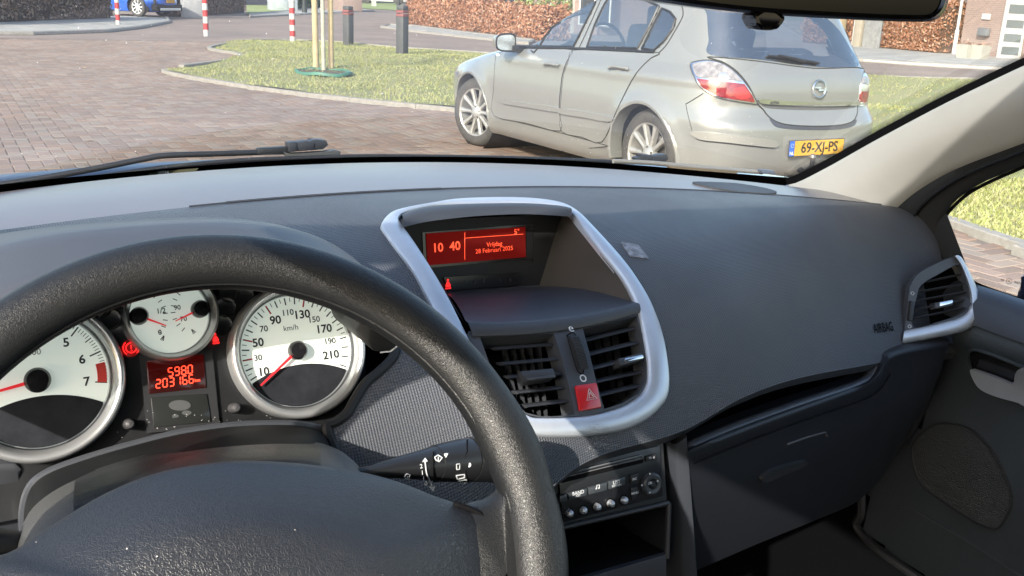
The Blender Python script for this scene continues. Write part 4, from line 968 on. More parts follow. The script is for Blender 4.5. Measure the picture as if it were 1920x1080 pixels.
# ---- materials
def fine_grid(name, col, rough, pu=.0026, pv=.0026, st=.6, diag=False):
    m = mat(name, col, rough, spec=.5); t, b = nodes(m); uv = t.nodes.new('ShaderNodeUVMap'); sp = t.nodes.new('ShaderNodeSeparateXYZ'); t.links.new(uv.outputs[0], sp.inputs[0])
    outs = []
    for ch, p in ((0, pu), (1, pv)):
        a = t.nodes.new('ShaderNodeMath'); a.operation = 'MULTIPLY'; a.inputs[1].default_value = 2*math.pi/p; t.links.new(sp.outputs[ch], a.inputs[0])
        s_ = t.nodes.new('ShaderNodeMath'); s_.operation = 'SINE'; t.links.new(a.outputs[0], s_.inputs[0]); outs.append(s_)
    mu = t.nodes.new('ShaderNodeMath'); mu.operation = 'ADD'; t.links.new(outs[0].outputs[0], mu.inputs[0]); t.links.new(outs[1].outputs[0], mu.inputs[1])
    bp = t.nodes.new('ShaderNodeBump'); bp.inputs['Strength'].default_value = st; bp.inputs['Distance'].default_value = .0005
    t.links.new(mu.outputs[0], bp.inputs['Height']); t.links.new(bp.outputs[0], b.inputs['Normal'])
    tc = t.nodes.new('ShaderNodeTexCoord'); n = t.nodes.new('ShaderNodeTexNoise'); n.inputs['Scale'].default_value = 5; n.inputs['Detail'].default_value = 5; t.links.new(tc.outputs['Object'], n.inputs[0])
    mr = t.nodes.new('ShaderNodeMapRange'); mr.inputs[1].default_value = .35; mr.inputs[2].default_value = .7; mr.inputs[3].default_value = rough-.08; mr.inputs[4].default_value = rough+.14; t.links.new(n.outputs[0], mr.inputs[0]); t.links.new(mr.outputs[0], b.inputs['Roughness'])
    r = t.nodes.new('ShaderNodeMapRange'); r.inputs[1].default_value = -2; r.inputs[2].default_value = 2; r.inputs[3].default_value = .76; r.inputs[4].default_value = 1.16; t.links.new(mu.outputs[0], r.inputs[0])  # shade between the ribs put into the colour, grooves darker than crests
    vm = t.nodes.new('ShaderNodeVectorMath'); vm.operation = 'SCALE'; vm.inputs[0].default_value = col; t.links.new(r.outputs[0], vm.inputs['Scale']); t.links.new(vm.outputs[0], b.inputs['Base Color'])
    return m
DK = (.052, .057, .068)
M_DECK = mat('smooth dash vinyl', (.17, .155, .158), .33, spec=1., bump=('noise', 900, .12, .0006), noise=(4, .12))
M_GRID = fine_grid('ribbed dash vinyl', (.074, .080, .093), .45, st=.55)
M_SOFT = mat('grained dash plastic', DK, .5, bump=('noise', 700, .2, .0006), noise=(6, .15))
M_LOW = mat('lower dash plastic', (.010, .012, .017), .5, bump=('noise', 700, .2, .0006))
M_BLK2 = mat('matt black plastic', (.014, .015, .017), .55, bump=('noise', 600, .15, .0005))
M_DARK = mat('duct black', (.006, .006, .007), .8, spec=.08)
M_SATIN = mat('satin silver trim', (.54, .58, .64), .36, .5, noise=(60, .05)); 
M_GLOSSB = mat('gloss black', (.012, .012, .014), .16, spec=.6)
M_LEATH = mat('wheel leather', (.012, .013, .0145), .42, spec=.6, bump=('leather', 450, .27, .0008), noise=(14, .1))
M_PAD = mat('airbag pad vinyl', (.018, .021, .028), .42, spec=.7, bump=('leather', 330, .3, .0008), noise=(7, .15))
M_CARPET = mat('dark carpet', (.004, .0045, .005), .95, spec=0.)
M_PILLAR = mat('pale grey pillar lining', (.55, .545, .52), .75, bump=('noise', 800, .15, .0005), noise=(9, .06))
M_PRINT = mat('white print', (.62, .64, .66), .5)
M_LEDR = mat('red backlit print', (.8, .03, .02), .5, emit=((1., .02, .02), .5))

def grid_obj(name, i0, i1, m, parent, keep=lambda X, s, p: True):
    V, Fc, UV, mp = [], [], [], {}
    for i in range(i0, i1):
        for j in range(NX):
            xm, sm = (sx[j]+sx[j+1])/2, (ss[i]+ss[i+1])/2
            if not keep(xm, sm, S(xm, sm)): continue
            f = []
            for a, c in ((i, j), (i, j+1), (i+1, j+1), (i+1, j)):
                k = a*(NX+1)+c
                if k not in mp: mp[k] = len(V); V.append(SV[k]); UV.append((sx[c], ss[a]))
                f.append(mp[k])
            Fc.append(tuple(f))
    me = mesh(V, Fc, name); me.materials.append(m); uv = me.uv_layers.new(name='UVMap')
    for l in me.loops: uv.data[l.index].uv = UV[l.vertex_index]
    return link(bpy.data.objects.new(name, me), parent)

dash = thing('dashboard', 'dark ribbed car dashboard running the whole width under the windscreen', 'dashboard', (0, .9, .9))
CLHOLE = [(-500, 620), (-100, 500), (100, 470), (330, 450), (500, 462), (590, 510), (660, 580), (743, 606), (740, 668), (686, 718), (650, 776), (612, 800), (640, 880), (640, 1300), (-500, 1300)]
BOUT = [(891, 377), (955, 376), (1011, 378.7), (1055, 386.7), (1083, 402), (1113, 431), (1158, 480), (1189, 520), (1220, 573), (1242, 635), (1252, 698), (1251, 738), (1240, 760), (1211, 787), (1167, 807), (1100, 818), (1029, 820), (980, 813), (935, 785), (885, 725), (846, 660), (812, 590), (775, 516), (740, 468), (720, 440), (713, 427), (726, 409), (753, 398), (811, 387), (850, 380)]
BINN = [(891, 387), (955, 386), (1000, 388), (1040, 392), (1069, 404), (1088, 427), (1127, 476), (1162, 520), (1189, 569), (1203, 627), (1211, 680), (1211, 716), (1198, 742), (1162, 764), (1100, 780), (1016, 784), (985, 778), (945, 745), (905, 690), (875, 630), (842, 564), (811, 511), (775, 455), (752, 424), (747, 416), (758, 404), (811, 391), (850, 388)]
bo = c2(BOUT, 6, True); bi = c2(BINN, 6, True)
mid = [((a[0]+b[0])/2, (a[1]+b[1])/2) for a, b in zip(c2(BOUT, 2, True), c2(BOUT, 2, True))]
def keepS(X, s, p):
    x, y = toPX(p)
    if X < -.15 and inpoly(x, y, CLHOLE): return False
    if inpoly(x, y, bo):
        c = (1000, 600); k = 1.03
        if inpoly(c[0]+(x-c[0])*k, c[1]+(y-c[1])*k, bo): return False
    return True
i_seam = int(round(.2/.65*NS))
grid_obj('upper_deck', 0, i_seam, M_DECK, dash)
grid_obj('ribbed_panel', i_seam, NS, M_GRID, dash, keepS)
# seam lip between the deck and the ribbed skin
obj('seam', tube([S(x, .2, .0012) for x in np.linspace(-.28, .70, 60)], .0009, 6), M_SOFT, dash)
obj('seam_groove', tube([S(x, .197, .0004) for x in np.linspace(-.24, .02, 30)], .0012, 6), M_DARK, dash)
# front edge of the deck, tucked down toward the glass
obj('deck_edge', loft([[S(x, 0) for x in np.linspace(-.76, .715, 60)], [S(x, 0)+Vector((0, .012, -.006)) for x in np.linspace(-.76, .715, 60)], [S(x, 0)+Vector((0, .016, -.05)) for x in np.linspace(-.76, .715, 60)]]), M_BLK2, dash)
# lower edge of the skin rolls under
obj('lower_roll', loft([[S(x, .65) for x in np.linspace(-.16, .715, 80)], [S(x, .65)+Vector((0, .012, -.014)) for x in np.linspace(-.16, .715, 80)], [S(x, .65)+Vector((0, .05, -.02)) for x in np.linspace(-.16, .715, 80)], [S(x, .65)+Vector((0, .16, -.005)) for x in np.linspace(-.16, .715, 80)]]), M_SOFT, dash)
# right end of the dash
obj('end_cap', loft([[S(.715, s) for s in ss[::3]], [S(.715, s)+Vector((.012, .01, -.012)) for s in ss[::3]], [Vector((.73, S(.715, s).y+.02, .80)) for s in ss[::3]]]), M_SOFT, dash)
# oval tweeter cover and sticker, AIRBAG lettering
spatch('speaker_cover', [(1298, 344), (1330, 343.5), (1380, 346), (1430, 354), (1456, 362), (1440, 365), (1390, 362), (1335, 354)], fine_grid('cover mesh', (.045, .048, .055), .6), .0022, 8, .004, dash)
spatch('sticker', [(1163, 455), (1196, 460), (1216, 486), (1181, 482)], mat('worn clear sticker', (.30, .31, .34), .35, noise=(160, .7)), .0012, 8, .0012, dash, n=1)
def stext(s, px, py, size, m, off, parent, bold=.01, name='lettering', rot=0.):
    o = hs(px, py, off); a = hs(px+14, py, off); c = hs(px, py-14, off); ex = Vector((1, 0, 0)); n = (a-o).cross(c-o).normalized(); ex = (ex-n*ex.dot(n)).normalized(); ey = n.cross(ex)
    return obj(name, put(text2(s, size, bold), o, ex, ey, .0004, n), m, parent, False)
stext('AIRBAG', 1655, 615, .017, M_DARK, .0008, dash, .015)

# ---- centre bezel
def loop_px(P, n):
    P = resample(P, 1.); k = len(P); return [P[int(i*k/n)] for i in range(n)]
pod = thing('centre_console', 'silver framed centre panel with red display, storage tray and two air vents', 'console', hs(1000, 600))
NB = 220; lo, li = loop_px(bo, NB), loop_px(bi, NB)
def lerp2(a, b, t): return (a[0]+(b[0]-a[0])*t, a[1]+(b[1]-a[1])*t)
rows = []
for t_, off in ((-.02, -.004), (0, .0015), (.05, .0038), (.12, .0050), (.5, .0058), (.88, .0050), (.95, .0038), (1, .001)):
    rows.append([hs(*lerp2(a, b, t_), off) for a, b in zip(lo, li)])
rows.append([hs(*b, 0)+Vector((0, .005, -.002)) for b in li])
g0 = loft([list(r) for r in zip(*rows)]+[[r[0] for r in rows]])
obj('silver_frame', g0, M_SATIN, pod, angle=60)
M_WEAR = mat('scratched silver', (.72, .74, .77), .5, .3)
sc_ = []
for k in range(34):
    x, y = RNG.normal(1112, 9), RNG.normal(803, 3.2); dx, dy = RNG.normal(0, 5), RNG.normal(-1, 2); sc_.append(tube([hs(x, y, .0088), hs(x+dx, y+dy, .0088)], .00025, 3))
obj('scratches', merge(*sc_), M_WEAR, pod)
sc_ = []
for k in range(90):
    x, y = RNG.normal(1125, 13), RNG.normal(836, 8); dx, dy = RNG.normal(0, 3), RNG.normal(0, 3); sc_.append(tube([hs(x, y, .0006), hs(x+dx, y+dy, .0006)], .0003, 3))
obj('scratches', merge(*sc_), mat('scuffed vinyl', (.25, .26, .29), .7), dash)
# visor over the display
vt = [(750, 411), (775, 399), (811, 391), (891, 388), (980, 388.5), (1040, 393), (1066, 402)]; vb = [(756, 436), (775, 431), (811, 424), (891, 415), (980, 411), (1045, 414), (1069, 415)]
vt, vb = c2(vt, 6), c2(vb, 6)
rows = [[hs(*a, .001) for a in vt], [hs(*lerp2(a, b, .18), .007) for a, b in zip(vt, vb)], [hs(*lerp2(a, b, .5), .012) for a, b in zip(vt, vb)], [hs(*lerp2(a, b, .82), .012) for a, b in zip(vt, vb)], [hs(*b, .006) for b in vb], [hs(*b, 0)+Vector((0, .06, .004)) for b in vb]]
obj('visor', loft(rows), M_SOFT, pod, angle=70)
# display unit: a plane facing the driver
class PF:
    def __init__(s, p0, ex, ey):
        s.o = Vector(p0); s.ex = Vector(ex).normalized(); e = Vector(ey); s.ey = (e-s.ex*e.dot(s.ex)).normalized(); s.n = s.ex.cross(s.ey)
    def p(s, px, py, l=0.): return onpl(px, py, s.o+s.n*l, s.n)
    def ab(s, px, py): q = s.p(px, py)-s.o; return q.dot(s.ex), q.dot(s.ey)
    def at(s, a, b, l=0.): return s.o+s.ex*a+s.ey*b+s.n*l
    def plate(s, name, pts, l, th, m, parent, bev=0., smooth=False):
        g = prism([s.p(x, y, l) for x, y in pts], -s.n*th)
        if bev: g = bevel(g, bev)
        return obj(name, g, m, parent, bool(bev))
    def text(s, name, txt, px, py, size, m, parent, l=.0006, bold=.01, align='CENTER', sp=1.):
        return obj(name, put(text2(txt, size, bold, sp, align), s.p(px, py, l), s.ex, s.ey, .0002, s.n), m, parent, False)
    def rot(s, ang): c, q = math.cos(ang), math.sin(ang); return PF(s.o, s.ex*c+s.ey*q, s.ey*c-s.ex*q)
D = PF(atY(890, 465, .955), (1, 0, 0), (0, .17, .985))
pan = D.plate('display_panel', [(735, 430), (760, 415), (1062, 400), (1052, 430), (1012, 538), (838, 552), (790, 520)], 0, .01, M_BLK2, pod)
scr = D.plate('display_screen', [(800, 438), (985, 425.5), (986, 482), (803, 497.5)], .0035, .003, mat('red lit display', (.05, .003, .003), .6, spec=.15, emit=((.42, .008, .004), .075)), pod)
D.plate('display_surround', [(792, 436), (990, 420), (1000, 421), (1000, 490), (990, 486), (795, 503)], .0015, .002, M_GLOSSB, pod)
M_DIG = mat('display digits', (.8, .1, .04), .5, emit=((1., .08, .03), .45))
D.text('clock_digits', '10  40', 837, 463.5, .0135, M_DIG, scr, .0045, .02); D.text('temperature_digits', '5°', 969, 435, .0085, M_DIG, scr, .0045, .012)
D.text('date_text', 'Vrijdag', 927, 458, .0072, M_DIG, scr, .0045, 0); D.text('date_text', '28 Februari 2025', 927, 468.5, .0070, M_DIG, scr, .0045, 0)
obj('divider_lines', merge(tube([D.p(871.5, 436, .0046), D.p(871.5, 487, .0046)], .0004, 4), tube([D.p(871.5, 446.5, .0046), D.p(981, 439, .0046)], .0003, 4)), M_DIG, scr)
ws = D.plate('warning_strip', [(832, 520), (973, 511), (971, 535), (842, 545)], .003, .004, M_GLOSSB, pod)
def belt_icon(F, px, py, s, parent, l):
    o = F.p(px, py, l); e, u = F.ex*s, F.ey*s; g = [put(disc((0, 0, 0), (1, 0, 0), (0, 1, 0), .18, 14), o+u*.55, e, u, .0002, F.n)]
    pts = [(-.16, .3), (.16, .3), (.38, -.1), (.42, -.5), (-.42, -.5), (-.38, -.1)]
    g.append(([o+e*a+u*b for a, b in pts], [tuple(range(6))])); g.append(([o+e*a+u*b for a, b in ((-.5, -.6), (.5, -.6), (.42, -.8), (-.42, -.8))], [(0, 1, 2, 3)]))
    return obj('belt_warning_light', merge(*g), M_LEDR, parent, False)
belt_icon(D, 840, 532, .0074, ws, .0036)
M_DIM = mat('unlit symbols', (.04, .042, .048), .4)
for k, x in enumerate((874, 890, 907, 938, 957)): D.text('unlit_symbol', '8', x, 530-k*1.2, .006, M_DIM, ws, .0036, .02)
# tray: right wall, floor, lip
wl = [hs(*p, -.001) for p in c2([(1069, 404), (1088, 427), (1127, 476), (1162, 520), (1189, 571)], 6)]; wr = [D.p(1052, 405, .0)]+[D.p(*lerp2((1052, 405), (1011, 536.5), k/24), .0) for k in range(1, 25)]
M_WALL = mat('tray wall plastic', (.060, .056, .050), .5, bump=('noise', 700, .2, .0005))
obj('tray_wall', loft([[a.lerp(b, t) for t in np.linspace(0, 1, 8)] for a, b in zip(wr, wl)]), M_WALL, pod)
obj('tray_wall', loft([[D.p(*lerp2((758, 430), (840, 551), k/10), 0), hs(*lerp2((752, 424), (875, 612), k/10))] for k in range(11)]), M_BLK2, pod)
fb = [D.p(*lerp2((835, 549.5), (1013, 536.5), k/20), .0) for k in range(21)]; ff = [hs(*p, .004) for p in c2([(872, 606), (920, 609), (966, 607.5), (1055, 599), (1122, 588), (1192, 572)], 4)]
obj('tray_floor', loft([[b.lerp(f, t) + Vector((0, 0, .012*math.sin(math.pi*t)*.4)) for t in np.linspace(0, 1, 7)] for b, f in zip(fb, ff)]), mat('tray rubber', (.040, .045, .058), .42, noise=(30, .15), bump=('noise', 400, .2, .0004)), pod)
fl = [hs(*p, .003) for p in c2([(885, 634), (930, 632), (980, 630), (1055, 622), (1122, 610), (1196, 590)], 4)]
obj('tray_lip', loft([[a for a in ff], [a.lerp(b, .12)+Vector((0, -.003, .001)) for a, b in zip(ff, fl)], [a.lerp(b, .5)+Vector((0, -.004, 0)) for a, b in zip(ff, fl)], fl]), M_SOFT, pod, angle=70)
obj('tray_edge', tube([p+Vector((0, -.001, .0006)) for p in fb[::2]], .0012, 5), M_SOFT, pod)
# face plate with the vent openings
VL = [(900, 634), (950, 631), (1000, 629), (1038, 626.5), (1052, 670), (1066, 725), (1077, 777), (1040, 781), (1012, 781), (985, 774), (948, 738), (920, 690)]
VR = [(1092, 617.5), (1140, 607), (1193, 594), (1202, 632), (1210, 682), (1209, 714), (1197, 738), (1165, 757), (1132, 767), (1118, 720), (1104, 662)]
fpo = [(878, 622), (966, 622), (1055, 612), (1122, 601), (1194, 584)]+[p for p in BINN if p[1] > 586]
fp = obj('vent_surround', patch(fpo, lambda x, y: hs(x, y, .001), 9, [VL, VR], rim=lambda x, y: hs(x, y, -.02)), M_SOFT, pod, angle=50)
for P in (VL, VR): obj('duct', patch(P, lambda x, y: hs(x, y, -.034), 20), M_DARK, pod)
def slat(p0, p1, parent, m=None, w=.0085, bow=0.):
    a, b = hs(*p0, -.004), hs(*p1, -.004); d = (b-a).normalized(); back = Vector((0, .93, -.25)); back = (back-d*back.dot(d)).normalized(); up = d.cross(back)
    sec = [(-.0, 0), (.0015, .0011), (w, .0016), (w*1.9, .0008), (w*1.9, -.0008), (w, -.0016), (.0015, -.0011)]
    rows = [[p+back*u+up*v for u, v in sec] for p in (a, a.lerp(b, .5), b)]
    return obj('slat', loft(rows, True, True), m or M_SLAT, parent, True, 50)
M_SLAT = mat('slat plastic', (.040, .043, .050), .4)
for p0, p1 in (((934, 651), (1041, 643)), ((946, 680), (1052, 671)), ((960, 705), (1057, 699)), ((975, 735), (1063, 725)), ((992, 761), (1071, 751))): slat(p0, p1, fp)
for p0, p1 in (((1096, 638), (1196, 613)), ((1106, 664), (1203, 640)), ((1112, 691), (1209, 667)), ((1119, 716), (1210, 696)), ((1125, 742), (1209, 722))): slat(p0, p1, fp)
def vanes(pts, parent):
    for (x0, y0), (x1, y1) in pts:
        a, b = hs(x0, y0, -.022), hs(x1, y1, -.022); obj('vane', loft([[a, a+Vector((0, .012, -.003))], [b, b+Vector((0, .012, -.003))]]), M_SLAT, parent, False)
vanes([((965+k*17, 632-k), (995+k*14, 776)) for k in range(5)], fp); vanes([((1110+k*17, 612-k*4), (1142+k*14, 762-k*5)) for k in range(5)], fp)
def knob_box(name, pts, off, th, m, parent):
    P = [hs(x, y, off) for x, y in pts]; n = (P[1]-P[0]).cross(P[3]-P[0]).normalized(); n = n if n.y < 0 else -n
    return obj(name, bevel(prism(P, -n*th), .0012), m, parent)
kn = knob_box('vent_slider', [(972, 699), (1034, 693), (1038, 709), (984, 717)], .004, .014, M_SLAT, fp); knob_box('slider_edge', [(984, 712), (1037, 706), (1038, 711), (985, 717)], .0052, .004, M_SOFT, kn)
kn = knob_box('vent_slider', [(1155, 675), (1200, 664), (1203, 676), (1160, 688)], .004, .014, M_SLAT, fp); knob_box('slider_edge', [(1166, 675), (1201, 668), (1202, 675), (1167, 682)], .0052, .004, M_CHR, kn)
# thumb wheel between the vents
tw = [hs(*p, .0) for p in c2([(1069, 632), (1075, 652), (1081, 673), (1088, 694)], 8)]
twl = obj('air_thumb_wheel', loft([[p+Vector((-.0045, 0, 0)), p+Vector((-.004, -.004-.004*math.sin(math.pi*i/24), .003)), p+Vector((.004, -.004-.004*math.sin(math.pi*i/24), .003)), p+Vector((.0045, 0, 0))] for i, p in enumerate(tw)]), M_BLK2, fp)
obj('wheel_ribs', merge(*[box(p+Vector((0, -.0068-.003*math.sin(math.pi*i/24), .003)), (.0085, .0016, .0010)) for i, p in enumerate(tw) if i % 1 == 0 and 0 < i < 24]), M_SLAT, twl, False)
obj('wheel_groove', tube([hs(*p, .0012) for p in c2([(1062, 630), (1078, 629), (1093, 694), (1084, 699), (1076, 680), (1062, 630)], 4)], .0006, 5), M_DARK, fp)
stext('o', 1091, 708, .016, M_PRINT, .0012, fp, 0, 'open_symbol'); stext('e', 1066, 620.5, .013, M_PRINT, .0045, fp, 0, 'closed_symbol')
# hazard button
hz = knob_box('hazard_button', [(1076, 725), (1115, 719), (1124, 765), (1084, 772)], .004, .01, mat('hazard red', (.52, .015, .02), .3, coat=.4, spec=.6), pod)
o = hs(1103, 744.5, .0046); a_, c_ = hs(1113, 744, .0046)-o, hs(1103, 734, .0046)-o; nz = a_.cross(c_).normalized(); ex = Vector((1, 0, 0)); ex = (ex-nz*ex.dot(nz)).normalized(); ey = nz.cross(ex)
tri = lambda s: [o+ex*s*math.cos(t)+ey*s*math.sin(t) for t in (math.pi/2, math.pi*7/6, math.pi*11/6)]
obj('warning_triangles', merge(tube(tri(.0068), .00045, 4, True), tube(tri(.0034), .00045, 4, True)), M_PRINT, hz)

# ---- passenger side air vent
ph = hs(1697, 612); PV = PF(ph, (1, -.28, 0), (.12, .42, .9)); sv = thing('side_air_vent', 'passenger side air vent with curved silver trim at the dashboard end', 'air vent', ph)
SB = c2([(1793, 478.5), (1803, 482.8), (1819, 511), (1831, 537.8), (1838, 562), (1838, 590), (1827, 609), (1807, 621), (1762, 631.5), (1691, 645), (1696, 620), (1730, 613.5), (1762, 607), (1800, 596), (1817, 580.6), (1820.5, 554), (1815, 527.6), (1803, 499)], 4, True)
SB = [(x, y) for x, y in SB]
def pvpatch(name, P, l, th, m, step=6, holes=(), parent=sv, dome=None):
    return obj(name, patch(P, lambda x, y: PV.p(x, y, l+(dome(x, y) if dome else 0)), step, holes, rim=lambda x, y: PV.p(x, y, l)-PV.n*th), m, parent, angle=60)
def rim_dome(x, y):
    return 0.
so_ = c2([(1793, 478.5), (1803, 482.8), (1819, 511), (1831, 537.8), (1838, 562), (1838, 590), (1827, 609), (1807, 621), (1762, 631.5), (1691, 645)], 8); si_ = c2([(1790, 481), (1801, 497), (1813, 527.6), (1819, 554), (1816.5, 580.6), (1800, 595.5), (1762, 606.5), (1730, 613.5), (1696, 620)], 8)
def match(P, n): 
    P = [Vector((*p, 0)) for p in P]; L = [0]
    for i in range(1, len(P)): L.append(L[-1]+(P[i]-P[i-1]).length)
    return [(float(np.interp(L[-1]*k/(n-1), L, [p.x for p in P])), float(np.interp(L[-1]*k/(n-1), L, [p.y for p in P]))) for k in range(n)]
so_, si_ = match(so_, 60), match(si_, 60)
obj('silver_trim', loft([[PV.p(*a, 0)-PV.n*.03 for a in so_], [PV.p(*a, .006) for a in so_], [PV.p(*lerp2(a, b, .3), .013) for a, b in zip(so_, si_)], [PV.p(*lerp2(a, b, .8), .012) for a, b in zip(so_, si_)], [PV.p(*b, .008) for b in si_], [PV.p(*b, -.004) for b in si_]]), M_SATIN, sv, angle=70)
OPN = c2([(1800, 496), (1754, 517.4), (1728, 534), (1719.5, 554), (1711, 613), (1762, 603), (1798, 591), (1814, 577), (1818, 554), (1812, 528)], 4, True)
FRO = [(1793, 479.5), (1768, 488.5), (1746, 499), (1728, 509), (1716, 519), (1706, 538), (1700, 582), (1696, 621), (1730, 614.5), (1762, 608), (1801, 597), (1818, 581), (1821, 554), (1816, 527), (1803, 497)]
pvpatch('surround', FRO, .006, .01, M_SOFT, 6, [OPN])
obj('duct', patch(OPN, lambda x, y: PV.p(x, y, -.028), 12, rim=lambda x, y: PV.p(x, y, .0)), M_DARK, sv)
for (x0, y0), (x1, y1) in (((1732, 528.6), (1803, 514)), ((1721, 547), (1811, 530.7)), ((1717, 564), (1815, 546)), ((1716, 580.6), (1816, 561)), ((1713, 597), (1814, 575.5))):
    a, b = PV.p(x0, y0, .002), PV.p(x1, y1, .002); d = (b-a).normalized(); up = PV.n.cross(d)
    obj('slat', loft([[p-PV.n*u+up*v for u, v in ((0, 0), (.002, .0013), (.012, .0013), (.012, -.0013), (.002, -.0013))] for p in (a, b)], True, True), M_SLAT, sv, True, 50)
for k in range(3): obj('vane', loft([[PV.p(1750+k*22, 515-k*7, -.018), PV.p(1750+k*22, 515-k*7, -.026)], [PV.p(1757+k*22, 605-k*5, -.018), PV.p(1757+k*22, 605-k*5, -.026)]]), M_SLAT, sv, False)
sk = obj('vent_slider', bevel(prism([PV.p(x, y, .006) for x, y in ((1752, 568), (1787, 561), (1788, 572), (1754, 579))], -PV.n*.012), .0012), M_SLAT, sv); obj('slider_edge', bevel(prism([PV.p(x, y, .0075) for x, y in ((1762, 567), (1787, 562.5), (1787, 569), (1762, 574))], -PV.n*.003), .0006), M_CHR, sk)
obj('air_thumb_wheel', bevel(prism([PV.p(x, y, .010) for x, y in ((1708, 563), (1716, 565), (1712, 602), (1704, 600))], -PV.n*.01), .0012), M_BLK2, sv)
for x, y in ((1711, 550), (1705.5, 612)): obj('symbol', tube([PV.p(x+3*math.cos(t), y+3*math.sin(t), .0068) for t in np.linspace(0, 6.28, 11)], .00035, 4), M_PRINT, sv)
# ---- instrument cluster
TC = .40
CL = PF((-.35, .78, 1.03), (1, 0, 0), (0, math.sin(TC), math.cos(TC)))
clu = thing('instrument_cluster', 'instrument cluster with white faced dials and red needles behind the steering wheel', 'instrument cluster', (-.35, .8, .95))
M_CLP = mat('cluster panel plastic', (.014, .015, .017), .35, spec=.5, bump=('noise', 500, .1, .0004), noise=(60, .3))
obj('panel', prism([CL.at(a, b, -.009) for a, b in ((-.26, -.10), (.150, -.10), (.160, -.04), (.165, .0), (.175, .05), (-.26, .05))], -CL.n*.01), M_CLP, clu, False)
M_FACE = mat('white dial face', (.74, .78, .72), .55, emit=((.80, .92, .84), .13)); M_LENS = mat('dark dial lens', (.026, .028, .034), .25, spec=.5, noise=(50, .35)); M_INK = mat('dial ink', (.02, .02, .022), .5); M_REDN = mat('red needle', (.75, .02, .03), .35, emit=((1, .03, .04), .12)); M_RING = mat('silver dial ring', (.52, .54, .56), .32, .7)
M_REDI = mat('red dial ink', (.6, .03, .03), .5)
def dial(c, R, name, clip=None):
    p0 = CL.at(*c)
    rg = obj(name, lathe([(R*.80, -.010), (R*.84, .000), (R*.885, .006), (R*.93, .010), (R*.975, .009), (R, .004), (R*1.0, -.012)], p0, CL.n, 96), M_RING, clu, angle=80)
    obj('inner_wall', lathe([(R*.80, -.010), (R*.805, -.0105), (R*.84, .001)], p0, CL.n, 96), M_SOFT, rg)
    obj('face', disc(p0, CL.ex, CL.ey, R*.82, 96, -.006), M_FACE, rg, False)
    return rg
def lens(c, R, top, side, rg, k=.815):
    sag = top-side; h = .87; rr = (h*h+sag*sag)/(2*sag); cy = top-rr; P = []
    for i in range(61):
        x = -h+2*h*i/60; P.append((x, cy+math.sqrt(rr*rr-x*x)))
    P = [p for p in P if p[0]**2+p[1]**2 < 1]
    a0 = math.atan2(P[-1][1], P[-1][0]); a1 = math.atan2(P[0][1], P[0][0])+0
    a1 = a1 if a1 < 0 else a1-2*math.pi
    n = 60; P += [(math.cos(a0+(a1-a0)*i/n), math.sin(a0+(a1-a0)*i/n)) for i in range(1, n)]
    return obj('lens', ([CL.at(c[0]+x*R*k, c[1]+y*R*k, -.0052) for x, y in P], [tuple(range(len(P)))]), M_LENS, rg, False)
def ticks(c, R, angs, r0, r1, w, m, rg, name='tick_marks', l=-.0055):
    g = []
    for a in angs:
        t = math.radians(a); q = quad2((c[0]+math.cos(t)*R*r0, c[1]+math.sin(t)*R*r0), (c[0]+math.cos(t)*R*r1, c[1]+math.sin(t)*R*r1), w); g.append(([CL.at(v.x, v.y, l) for v in q[0]], q[1]))
    return obj(name, merge(*g), m, rg, False)
def dtext(s, c, a, b, size, rg, bold=.02, m=None, name='numeral'):
    return obj(name, put(text2(s, size, bold, 1.0), CL.at(c[0]+a, c[1]+b, -.0055), CL.ex, CL.ey, .0002, CL.n), m or M_INK, rg, False)
def needle(c, ang, Ln, rg, wid=.0016, hub=.008):
    t = math.radians(ang); d = (math.cos(t), math.sin(t)); n = (-d[1], d[0]); P = []
    pts = [(-.004, wid), (Ln, wid*.35), (Ln, -wid*.35), (-.004, -wid)]
    obj('needle', prism([CL.at(c[0]+d[0]*u+n[0]*v, c[1]+d[1]*u+n[1]*v, -.0005) for u, v in pts], -CL.n*.001), M_REDN, rg, False)
    obj('needle_hub', lathe([(0, .004), (hub*.8, .0035), (hub, .001), (hub, -.005)], CL.at(*c), CL.n, 32), M_GLOSSB, rg)
# speedometer
cs = (CL.ab(556, 657)[0], CL.ab(556, 662)[1]); cs = (.1005, -.0045); Rs = .0585
sp_ = dial(cs, Rs, 'speedometer'); ang = lambda v: 204.5-1.095*(v-10)+0
Ri = Rs*.82
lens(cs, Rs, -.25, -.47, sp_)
ticks(cs, Ri, [ang(v) for v in range(0, 221, 10)], .84, .97, .0011, M_INK, sp_); ticks(cs, Ri, [ang(v) for v in range(5, 220, 10)], .89, .97, .0006, M_INK, sp_)
ticks(cs, Ri, [ang(v) for v in (30, 50, 90, 130)], .80, .97, .0013, M_REDI, sp_, l=-.0053)
for v in (10, 30, 50, 70, 90, 110, 130, 150, 170, 190, 210):
    big = v in (10, 50, 90, 130, 170, 210); t = math.radians(ang(v)); r = Ri*(.66 if v > 140 or v in (90, 130) else .70); dtext(str(v), cs, math.cos(t)*r*(1.0 if v < 140 else .97), math.sin(t)*r, .0098 if big else .0072, sp_, .025 if big else .015)
dtext('km/h', cs, -.002, Ri*.42, .0066, sp_, 0); needle((cs[0], cs[1]), 215, Ri*.90, sp_)
